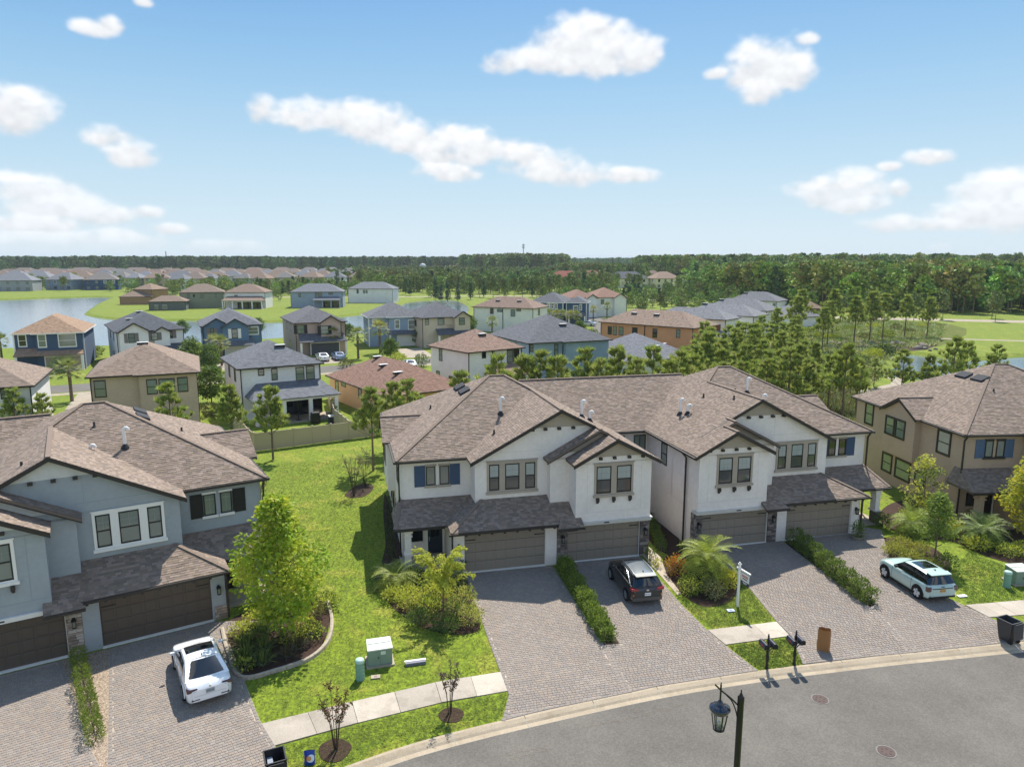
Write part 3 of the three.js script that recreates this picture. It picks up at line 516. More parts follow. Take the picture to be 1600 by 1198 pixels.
  { const N = F('front', 3.2), d = N(); d.box(-1.75, -0.85, 0.12, 2.2, 0, 0.06); const g = d.build('front_door', S.mDoor, root); const t = N(); t.box(-1.87, -1.752, 0.1, 2.32, 0, 0.09); t.box(-0.848, -0.73, 0.1, 2.32, 0, 0.09); t.box(-1.752, -0.848, 2.2, 2.32, 0, 0.088); t.build('door_frame', M.white, g); const q = N(); q.box(-1.55, -1.05, 1.2, 2.0, 0.06, 0.07); q.build('pane', M.paneDark, g); const k = N(); k.box(-1.68, -1.63, 0.95, 1.2, 0.06, 0.12); k.build('handle', M.steel, g); win('front', 3.2, -2.75, -2.05, 0.95, 2.2, { fixed: 1, trim: 0, glass: M.paneDark }); }
  // --- garage doors
  for (const [u0, u1, v] of [[0, 4.84, 0.14], [6.22, 10.84, 0.14]]) {
    const N = F('front', v), d = N(); d.box(u0, u1, 0.05, 2.4, -0.12, 0); const g = d.build('garage_door', S.mGarage, root);
    const rows = 4, cols = 8, pw = (u1 - u0) / cols, ph = 2.33 / rows;
    for (let i = 0; i < cols; i++) for (let j = 0; j < rows; j++) { const q = N(), a = u0 + i * pw + 0.05, b = u0 + (i + 1) * pw - 0.05, c = 0.07 + j * ph + 0.05, e = 0.07 + (j + 1) * ph - 0.04; const lo = [[a, c], [b, c], [b, e], [a, e]], hi = [[a + 0.03, c + 0.03], [b - 0.03, c + 0.03], [b - 0.03, e - 0.03], [a + 0.03, e - 0.03]]; q.face(hi.map(([x, y]) => [x, y, 0.022])); for (let k = 0; k < 4; k++) { const m = (k + 1) % 4; q.face([[...lo[k], 0.001], [...lo[m], 0.001], [...hi[m], 0.022], [...hi[k], 0.022]]); } q.build('panel', S.mGarage, g); }
    for (let j = 1; j < rows; j++) { const q = N(); q.box(u0, u1, 0.06 + j * ph - 0.012, 0.06 + j * ph + 0.004, 0, 0.006); q.build('seam', M.black, g); }
    for (const a of [u0 + 0.06, u1 - 0.66]) { const q = N(); q.box(a, a + 0.6, 1.96, 2.02, 0.022, 0.034); q.build('strap_hinge', M.black, g); }
    const tr = N(); tr.box(u0 - 0.09, u0, 0, 2.47, -0.03, 0.09 - (v - 0.14)); tr.box(u1, u1 + 0.09, 0, 2.47, -0.03, 0.09); tr.box(u0, u1, 2.4, 2.48, -0.03, 0.088); tr.box(u0 - 0.02, u1 + 0.02, 0.0, 0.05, -0.05, 0.2); tr.build('door_trim', M.white, g);
    const N2 = F('front', u0 < 5 ? 0 : -0.36), pl = N2(); pl.box((u0 + u1) / 2 - 0.16, (u0 + u1) / 2 + 0.16, 2.49, 2.63, 0, 0.03); pl.build('house_number_plate', M.black, root);
  }
  const bandm = B(); bandm.box(6.5, 11.42, 2.42, 2.58, -0.37, 0.3); bandm.box(6.45, 11.48, 2.58, 2.64, -0.42, 0.0); bandm.build('trim_band', S.mBand, root);
  for (let u = 0.05; u < 5.4; u += 0.75) { const m = B(); m.box(u - 0.06, u + 0.06, 2.42, 2.55, -0.42, 0); m.build('bracket', M.bronze, root); }
  // --- stone pillars, every stone a piece
  for (const [u0, u1, h1, v0, onBase] of [[5.56, 6.2, 2.42, 0.0], [10.86, 11.42, 2.42, -0.02], ...(S.stonePorch ? [[-3.32, -2.88, 0.9, 1.18]] : []), ...(S.stoneLow ? [[-0.68, -0.1, 0.75, -0.02]] : [])]) {
    const m = B(); m.box(u0, u1, 0, h1, v0, v0 + 0.32); const g = m.build('stone_pillar', S.mMortar, root);
    const lay = (side, w, a0, a1) => {
      const [fm] = mapOf(faceMap[side](w));
      for (let y = 0.01; y < h1 - 0.03;) { const hh = Math.min(0.1 + r() * 0.1, h1 - y); let a = a0; while (a < a1 - 0.02) { const ww = Math.min(0.16 + r() * 0.26, a1 - a), c = fm([a + ww / 2, y + hh / 2, 0.02]), s = new THREE.Mesh(BRICK_BOX[Math.floor(r() * 4)], S.stones[Math.floor(r() * S.stones.length)]); s.name = 'stone'; s.castShadow = s.receiveShadow = true; s.position.set(...c); s.rotation.y = side === 'front' ? 0 : (side === 'left') === !mir ? -Math.PI / 2 : Math.PI / 2; s.scale.set(ww - 0.012, hh - 0.012, 0.05 + r() * 0.03); g.add(s); a += ww; } y += hh; }
    };
    lay('front', v0, u0, u1); if (u0 > 10 || u0 < 0) lay(u0 > 10 ? 'right' : 'left', u0 > 10 ? u1 : u0, v0, v0 + 0.32);
  }
  // --- wall lanterns
  for (const [u, v] of [[-0.33, 0], [5.88, -0.05], [11.14, -0.07]]) {
    const N = F('front', v), m = N(); m.box(u - 0.06, u + 0.06, 1.62, 1.86, 0, 0.04); m.box(u - 0.02, u + 0.02, 1.82, 1.86, 0.04, 0.16); m.box(u - 0.1, u + 0.1, 1.74, 1.8, 0.06, 0.26); m.box(u - 0.08, u + 0.08, 1.42, 1.46, 0.08, 0.24); for (const [x, z] of [[-0.08, 0.08], [0.06, 0.08], [-0.08, 0.22], [0.06, 0.22]]) m.box(u + x, u + x + 0.02, 1.46, 1.74, z, z + 0.02);
    const g = m.build('wall_lantern', M.black, root), q = N(); q.box(u - 0.055, u + 0.055, 1.47, 1.72, 0.105, 0.215); q.build('glass', M.paneBlind, g);
  }
}
// things that stand on the roofs
function vents(root, mir, list) {
  const [map, flip] = mapOf(mir ? ([u, h, v]) => [HALF - u, h, -v] : ([u, h, v]) => [u, h, -v]);
  for (const [kind, u, v, h] of list) {
    const [x, y, z] = map([u, h, v]);
    if (kind === 'pipe' || kind === 'short') {
      const L = kind === 'pipe' ? 0.95 : 0.5, c = new THREE.CatmullRomCurve3([new THREE.Vector3(x, y - 0.2, z), new THREE.Vector3(x, y + L * 0.6, z), new THREE.Vector3(x, y + L, z), new THREE.Vector3(x + 0.06, y + L + 0.12, z + 0.02), new THREE.Vector3(x + 0.17, y + L + 0.12, z + 0.05), new THREE.Vector3(x + 0.22, y + L, z + 0.06)]);
      const p = mesh('vent_pipe', new THREE.TubeGeometry(c, 20, 0.085, 10), M.galv, root); const b = new THREE.LatheGeometry([[0.26, -0.16], [0.22, 0.0], [0.12, 0.14], [0.1, 0.2]].map(([a, k]) => new THREE.Vector2(a, k)), 12); b.translate(x, y, z); mesh('flashing', b, M.black, p);
    } else if (kind === 'stub') {
      const g = new THREE.LatheGeometry([[0.2, -0.12], [0.1, 0.02], [0.06, 0.05], [0.06, 0.26], [0.0, 0.27]].map(([a, k]) => new THREE.Vector2(a, k)), 10); g.translate(x, y, z); mesh('vent_stub', g, M.bronze, root);
    } else {                                             // low slotted box vent on the left slope or front slope
      const m = new MB(map, flip), s = 0.53, side = kind === 'boxL';
      const Q = (a, b, t) => side ? [u + a, h + a * s + t, v + b] : [u + b, h + a * s + t, v + a];
      const ring = [[-0.3, -0.6], [-0.3, 0.6], [0.35, 0.6], [0.35, -0.6]];
      m.face(ring.map(([a, b]) => Q(a, b, a < 0 ? 0.17 : 0.14))); for (let k = 0; k < 4; k++) { const [a, b] = ring[k], [c, d] = ring[(k + 1) % 4]; m.face([Q(a, b, 0), Q(c, d, 0), Q(c, d, c < 0 ? 0.17 : 0.14), Q(a, b, a < 0 ? 0.17 : 0.14)]); }
      m.build('ridge_vent', side ? M.slateVent : M.bronze, root);
    }
  }
}
M.slateVent = std('#33363b', { roughness: 0.9 });
// the roof between the halves
function middle(root, S, seed, u0 = 6.3, u1 = 19.56) {
  const r = rngOf(seed), [map, flip] = mapOf(([u, h, v]) => [u, h, -v]), deck = new MB(map, flip), sh = new MB(), p = [[u0, 6.15, 6.85], [u1, 6.15, 6.85], [u1, 9.09, 12.4], [u0, 9.09, 12.4]];
  deck.slab(p, 0.14); deck.slab([[u0, 9.09, 12.4], [u1, 9.09, 12.4], [u1, 6.15, 17.95], [u0, 6.15, 17.95]], 0.14);
  shingleOn(sh, p.map(map), S.tones, r);
  const g = deck.build('roof', S.mDeck, root), s = sh.build('shingles', M.vc, g); s.userData.kind = 'stuff';
  const w = new MB(map, flip); w.box(11.3, 14.56, 0, 6.1, 7.4, 17.5); w.build('wall', S.mWall, root);
  const c = new MB(map, flip); for (let u = u0; u < u1; u += 0.26) c.bar([u, 9.12, 12.4], [u + 0.25, 9.12, 12.4], 0.24, 0.035); c.build('ridge_cap', S.mCap, root);
  const gt = new MB(map, flip); gt.box(11.75, 14.11, 6.0, 6.13, 6.74, 6.85); gt.build('gutter', S.mGutter, root);
  for (const u of [11.9, 13.5]) { const fr = new MB(map, flip); fr.box(u, u + 0.06, 4.5, 5.7, 7.35, 7.4); fr.box(u + 0.84, u + 0.9, 4.5, 5.7, 7.35, 7.4); fr.box(u + 0.06, u + 0.84, 4.5, 4.56, 7.35, 7.4); fr.box(u + 0.06, u + 0.84, 5.64, 5.7, 7.35, 7.4); fr.box(u + 0.43, u + 0.47, 4.56, 5.64, 7.36, 7.4); const wn = fr.build('window', S.mFrame, root), pn = new MB(map, flip); pn.box(u + 0.06, u + 0.84, 4.56, 5.64, 7.385, 7.41); pn.build('pane', M.pane, wn); }
}
const toneSet = (list, k = 1) => list.map((h) => lin(h).map((x) => x * k));
const ROOF_TONES = toneSet(['#8e7d6f', '#84756a', '#96857a', '#887868', '#7d7065', '#9a897b'], 0.9);
const stonesOf = (list) => list.map((h) => std(h, { map: T.wear, bumpMap: T.rough, bumpScale: 0.01, roughness: 0.95 }));
const common = { tones: ROOF_TONES, mDeck: std('#6f645b', { roughness: 1 }), mCap: std('#8a7a6d', { map: T.wear, roughness: 1 }), mGutter: M.bronze, mFrame: M.frame };
const STYLE = {
  white: { ...common, mWall: stuccoOf('#f8efe8'), mJoint: std('#cfcdc8'), mGable: stuccoOf('#b3a696'), mTrim: stuccoOf('#b8ab9b'), mBand: stuccoOf('#d9d6d0'), mShutter: std('#3d5270', { roughness: 0.6 }), mGarage: std('#8d8275', { roughness: 0.6 }), mDoor: std('#22303c', { roughness: 0.4 }), mColumn: stuccoOf('#f8efe8'), mStone: stuccoOf('#77706c'), mMortar: std('#6b6560'), stones: stonesOf(['#8a807a', '#776e6a', '#9b9088', '#665f5e', '#a39a92', '#837268', '#70696a']), low: M.paneLow, g1: M.paneBlind, g2: M.paneLight },
  blue: { ...common, mWall: stuccoOf('#a8b0b5'), mJoint: std('#8a969e'), mGable: stuccoOf('#dcdcd8'), mTrim: M.white, mBand: M.white, mShutter: std('#14161c', { roughness: 0.5 }), mGarage: std('#584d43', { roughness: 0.55 }), mDoor: std('#1f1b19', { roughness: 0.4 }), mColumn: stuccoOf('#a8b0b5'), mStone: stuccoOf('#b4a596'), mMortar: std('#9c9084'), stones: stonesOf(['#b8a797', '#a89686', '#c6b8a8', '#98897c', '#cfc4b8', '#ae9c90']), low: M.pane, g1: M.pane, g2: M.pane, grid: 2, stoneLow: 1 },
  tan: { ...common, mWall: stuccoOf('#c2aa94'), mJoint: std('#a59484'), mGable: stuccoOf('#c2aa94'), mTrim: M.bronze, mFrameTrim: M.bronze, mBand: M.bronze, mShutter: std('#4f6686', { roughness: 0.6 }), mGarage: std('#5a5048', { roughness: 0.6 }), mDoor: std('#1f1b19', { roughness: 0.4 }), mColumn: stuccoOf('#c2aa94'), mStone: stuccoOf('#8a8078'), mMortar: std('#6b6560'), stones: stonesOf(['#8a807a', '#776e6a', '#9b9088', '#665f5e']), low: M.pane, g1: M.pane, g2: M.pane },
};
{
  const a = 13.525 * D2R, t = thing('townhouse', 'white stucco townhouse block with four garage doors and blue shutters, centre', 'townhouse', [-2.736, 0, -38.671], a);
  half(t, false, STYLE.white, 11); half(t, true, { ...STYLE.white, stonePorch: 1, g1: M.paneDark }, 12); middle(t, STYLE.white, 13);
  vents(t, false, [['pipe', 3.54, 6.27, 7.98], ['pipe', 8.54, 4.48, 7.9], ['short', 8.95, 4.1, 7.7], ['boxL', 1.6, 11.2, 8.93], ['boxL', 1.65, 9.5, 8.95], ['stub', -0.6, 10, 7.76], ['stub', 2.6, 3.9, 7.25]]);
  vents(t, true, [['pipe', 9.56, 6.0, 7.36], ['short', 9.3, 5.4, 7.5], ['pipe', 3.76, 7.1, 8.42], ['short', 4.56, 3.8, 8.3], ['stub', 7.6, 6.4, 8.4], ['stub', 4.6, 7.3, 8.5], ['stub', 6.9, 3.6, 8.75]]);
  const b = 31.756 * D2R, t2 = thing('townhouse', 'grey blue stucco townhouse with black shutters at the left edge', 'townhouse', [-37.04, 0, -19.606], b);
  half(t2, true, STYLE.blue, 21); middle(t2, STYLE.blue, 22, 2, 19.56);
  vents(t2, true, [['pipe', 2.9, 6.3, 8.0], ['short', 4.5, 5.9, 7.8], ['boxL', 1.7, 9.2, 8.95], ['boxL', 1.7, 10.9, 8.95], ['stub', 4.2, 8.1, 8.95], ['stub', 8.8, 5.2, 7.75], ['stub', 7.3, 2.7, 8.5], ['stub', -0.2, 8.8, 7.95]]);
  const c = 3.9966 * D2R, t3 = thing('townhouse', 'tan stucco townhouse with slate blue shutters at the right edge', 'townhouse', [34.748, 0, -44.566], c);
  half(t3, false, { ...STYLE.tan }, 31); middle(t3, STYLE.tan, 32, 6.3, 12);
  vents(t3, false, [['pipe', 3.9, 5.0, 7.3], ['pipe', 5.4, 5.6, 7.6], ['boxL', 1.6, 10.6, 8.93], ['boxL', 1.65, 8.9, 8.95], ['stub', 1.4, 7.0, 8.3]]);
}
// ---------------------------------------------------------------- houses beyond the townhouses
const matCache = new Map();
const cached = (k, f) => { if (!matCache.has(k)) matCache.set(k, f()); return matCache.get(k); };
const wallMat = (hex) => cached('w' + hex, () => { const m = stuccoOf(hex); m.color.r = Math.min(0.88, m.color.r * 1.4); m.color.g = Math.min(0.87, m.color.g * 1.38); m.color.b = Math.min(0.86, m.color.b * 1.36); return m; });
const roofMat = (hex) => cached('r' + hex, () => { const m = std(hex, { map: T.shingle, roughness: 0.97 }); m.color.multiplyScalar(1.12); return m; });
const plain = (hex) => cached('p' + hex, () => std(hex, { roughness: 0.6 }));
function hipPlanes(u0, u1, v0, v1, h, s = 0.5) {
  const W = u1 - u0, D = v1 - v0, k = Math.min(W, D) / 2, t = h + k * s;
  if (W >= D) { const a = [u0 + k, t, v0 + k], b = [u1 - k, t, v0 + k]; return [[[u0, h, v0], [u1, h, v0], b, a], [[u1, h, v0], [u1, h, v1], b], [[u1, h, v1], [u0, h, v1], a, b], [[u0, h, v1], [u0, h, v0], a]]; }
  const a = [u0 + k, t, v0 + k], b = [u0 + k, t, v1 - k]; return [[[u0, h, v0], [u1, h, v0], a], [[u1, h, v0], [u1, h, v1], b, a], [[u1, h, v1], [u0, h, v1], b], [[u0, h, v1], [u0, h, v0], a, b]];
}
function house(S, k) {
  const r = rngOf(900 + k), t = thing('house', S.label, 'house', [S.p[0], 0, S.p[1]], S.a * D2R, S.group), [map, flip] = mapOf(([u, h, v]) => [u, h, -v]), B = () => new MB(map, flip);
  const { w, d, e } = S, tr = plain(S.trim), ov = 0.4;
  const wall = B(), roof = B(), fas = B();
  wall.box(ov, w - ov, 0, e, ov, d - ov);
  const eave = (u0, u1, v0, v1, h) => { fas.box(u0, u1, h - 0.14, h + 0.02, v0 - 0.05, v0 - 0.005); fas.box(u0, u1, h - 0.14, h + 0.02, v1 + 0.005, v1 + 0.05); fas.box(u0 - 0.05, u0 - 0.005, h - 0.14, h + 0.02, v0 - 0.05, v1 + 0.05); fas.box(u1 + 0.005, u1 + 0.05, h - 0.14, h + 0.02, v0 - 0.05, v1 + 0.05); };
  for (const p of hipPlanes(0, w, 0, d, e, S.far ? 0.62 : 0.5)) roof.slab(p, 0.12);
  eave(0, w, 0, d, e);
  if (S.wing) { const [a, b, o] = S.wing; wall.box(a + 0.5, b - ov - 0.01, 0, e, -o + ov, 1.2); for (const p of hipPlanes(a, b, -o, -o + Math.min(d, (b - a) * 1.05), e + 0.012)) roof.slab(p, 0.12); eave(a, b, -o, 0.4, e); }
  for (const [a, b, o, h] of S.gables) {
    const c = (a + b) / 2, top = h + (b - a) / 2 * 0.62, back = Math.min(d / 2, 4.5);
    wall.box(a + 0.3, b - 0.3, 0, h, -o + ov, 1.4); wall.face([[a + 0.3, h, -o + ov], [b - 0.3, h, -o + ov], [c, top - 0.19, -o + ov]]);
    roof.slab([[a, h, -o], [c, top, -o], [c, top, back], [a, h, back]], 0.14); roof.slab([[c, top, -o], [b, h, -o], [b, h, back], [c, top, back]], 0.14);
    fas.bar([a, h - 0.1, -o - 0.03], [c, top - 0.1, -o - 0.03], 0.07, 0.22); fas.bar([b, h - 0.1, -o - 0.03], [c, top - 0.1, -o - 0.03], 0.07, 0.22);
  }
  wall.build('wall', wallMat(S.wall), t); roof.build('roof', roofMat(S.roof), t); fas.build('gutter', tr, t);
  const faceOf = { f: (v) => ([a, b, c]) => map([a, b, v - c]), l: () => ([a, b, c]) => map([ov - c, b, a]), r: () => ([a, b, c]) => map([w - ov + c, b, a]), b: () => ([a, b, c]) => map([a, b, d - ov + c]) };
  const N = (side, v) => { const [m, f] = mapOf(faceOf[side](v)); return () => new MB(m, f); };
  const wins = [...S.win];
  if (S.far) for (const q of [0.14, 0.38, 0.62, 0.86]) { wins.push(['f', w * q - 0.7, w * q + 0.7, e - 2.2, e - 0.5, r() < 0.5 ? 't' : '', ov]); if (e > 5) wins.push(['f', w * q - 0.9, w * q + 0.9, 0.6, 2.2, '', ov]); }
  if (!wins.some((q) => q[0] === 'l')) { wins.push(['l', d * 0.3, d * 0.3 + 0.9, e - 1.9, e - 0.55, '', ov]); if (d > 9) wins.push(['l', d * 0.62, d * 0.62 + 0.9, e - 1.9, e - 0.55, '', ov]); }
  if (e > 5 && !S.far) wins.push(['l', d * 0.42, d * 0.42 + 0.9, 0.9, 2.2, '', ov]);
  for (const [side, a0, a1, h0, h1, o, v] of wins) {
    if (a1 > (side === 'f' ? w : d) - 0.5 || a0 < 0.5) continue;
    const n = N(side, side === 'f' ? v : 0), fr = n(), p = n(), k2 = o.includes('t') ? 0.14 : 0.07;
    fr.box(a0 - k2 + 0.05, a0 + 0.05, h0 - k2, h1 + k2, 0, 0.05); fr.box(a1 - 0.05, a1 + k2 - 0.05, h0 - k2, h1 + k2, 0, 0.05); fr.box(a0 + 0.05, a1 - 0.05, h0 - k2, h0 + 0.04, 0, 0.048); fr.box(a0 + 0.05, a1 - 0.05, h1 - 0.04, h1 + k2, 0, 0.048); fr.box(a0 + 0.05, a1 - 0.05, (h0 + h1) / 2 - 0.03, (h0 + h1) / 2 + 0.03, 0.01, 0.04);
    p.box(a0 + 0.04, a1 - 0.04, h0 + 0.03, h1 - 0.03, -0.01, 0.02);
    const g = fr.build('window', o.includes('t') ? M.white : M.frame, t); p.build('pane', [M.pane, M.paneDark, M.pane, M.paneBlind][Math.floor(r() * 4)], g);
    if (/[sk]/.test(o)) for (const x of [a0 - 0.62, a1 + 0.04]) { const q = n(); q.box(x, x + 0.55, h0 - 0.05, h1 + 0.05, 0, 0.05); q.build('shutter', o.includes('k') ? M.black : o.includes('w') ? M.white : plain('#77726f'), t); }
  }
  if (S.garage) {
    const [a, b, hex] = S.garage, v = S.wing && a > S.wing[0] ? -S.wing[2] + ov : S.gables.length ? Math.min(ov, ...S.gables.filter((g) => a < g[1] && b > g[0]).map((g) => -g[2] + ov)) : ov, n = N('f', v - 0.02), q = n(), f = n();
    q.box(a, b, 0.05, 2.3, -0.03, 0.03); const g = q.build('garage_door', plain(hex), t);
    for (let i = 0; i < 4; i++) for (let j = 0; j < 4; j++) { const m = n(), pw = (b - a) / 4; m.box(a + i * pw + 0.08, a + (i + 1) * pw - 0.08, 0.12 + j * 0.55, 0.56 + j * 0.55, 0.03, 0.045); m.build('panel', plain(hex), g); }
    f.box(a - 0.15, a, 0, 2.45, 0, 0.06); f.box(b, b + 0.15, 0, 2.45, 0, 0.06); f.box(a, b, 2.3, 2.45, 0, 0.058); f.build('door_trim', M.white, g);
  }
  if (S.porch) { const [a, b, o] = S.porch, m = B(), v1 = ov - 0.05, vm = Math.min(v1, ...S.gables.map((g) => -g[2] + ov), S.wing ? -S.wing[2] + ov : 9); const v0 = vm - o; m.slab([[a, 2.75, v0], [b, 2.75, v0], [b - 0.3, 2.75 + (v1 - v0) * 0.5, v1], [a + 0.3, 2.75 + (v1 - v0) * 0.5, v1]], 0.12); m.build('porch_roof', roofMat(S.roof), t); for (const u of [a + 0.3, b - 0.3]) { const c = B(); c.box(u - 0.18, u + 0.18, 0, 2.6, v0 + 0.15, v0 + 0.5); c.build('porch_column', M.white, t); } }
  if (S.lanai) {
    const [a, b, o, h] = S.lanai, m = B(), v0 = -o, rise = (o + ov) * 0.32;
    m.slab([[a - 0.3, h, v0], [b + 0.3, h, v0], [b - 1, h + rise, ov], [a + 1, h + rise, ov]], 0.12); m.slab([[a - 0.3, h, v0], [a + 1, h + rise, ov], [a - 0.3, h, ov]].reverse(), 0.12); m.slab([[b + 0.3, h, v0], [b + 0.3, h, ov], [b - 1, h + rise, ov]], 0.12); m.build('porch_roof', roofMat(S.roof), t);
    const n = Math.max(2, Math.round((b - a) / 3.6)); for (let i = 0; i <= n; i++) { const u = lerp(a, b - 0.4, i / n), c = B(); c.box(u, u + 0.4, 0, h - 0.12, v0 + 0.15, v0 + 0.55); c.build('porch_column', wallMat(S.wall), t); }
    const f = B(); f.box(a, b, h - 0.35, h - 0.12, v0 + 0.2, v0 + 0.5); f.build('porch_beam', wallMat(S.wall), t);
    const fl = B(); fl.box(a, b, 0, 0.08, v0, ov); fl.build('porch_slab', M.concrete, t);
    const gl = N('f', ov)(), g2 = N('f', ov)(); gl.box(a + (b - a) * 0.3, b - 0.8, 0.1, 2.3, 0, 0.05); const gd = gl.build('sliding_door', M.frame, t); g2.box(a + (b - a) * 0.3 + 0.1, a + (b - a) * 0.62, 0.2, 2.2, 0.05, 0.06); g2.box(a + (b - a) * 0.62 + 0.08, b - 0.9, 0.2, 2.2, 0.05, 0.06); g2.build('pane', M.paneDark, gd);
  }
  if (!S.far) {
    for (const [u, v] of [[ov, ov], [w - ov, ov]]) { const m = B(); m.bar([u, 0.05, v - 0.06], [u, e - 0.1, v - 0.06], S.trim === '#e6e4df' || S.trim > '#dddddd' ? 0.2 : 0.1); m.build('downpipe', tr, t); }
    if (S.poles) { const m = B(); m.bar([w * 0.5, 0.05, ov - 0.06], [w * 0.5, e - 0.1, ov - 0.06], 0.12); m.build('downpipe', tr, t); }
    for (const [u, v] of S.vents || []) { const m = B(), y = e + 0.5 * Math.min(u, v, w - u, d - v); m.box(u - 0.55, u + 0.55, y - 0.05, y + 0.22, v - 0.2, v + 0.25); const g = m.build('ridge_vent', M.bronze, t); const c = B(); c.box(u - 0.58, u + 0.58, y + 0.22, y + 0.27, v - 0.24, v + 0.28); c.build('vent_cap', M.galv, g); }
  }
  return t;
}
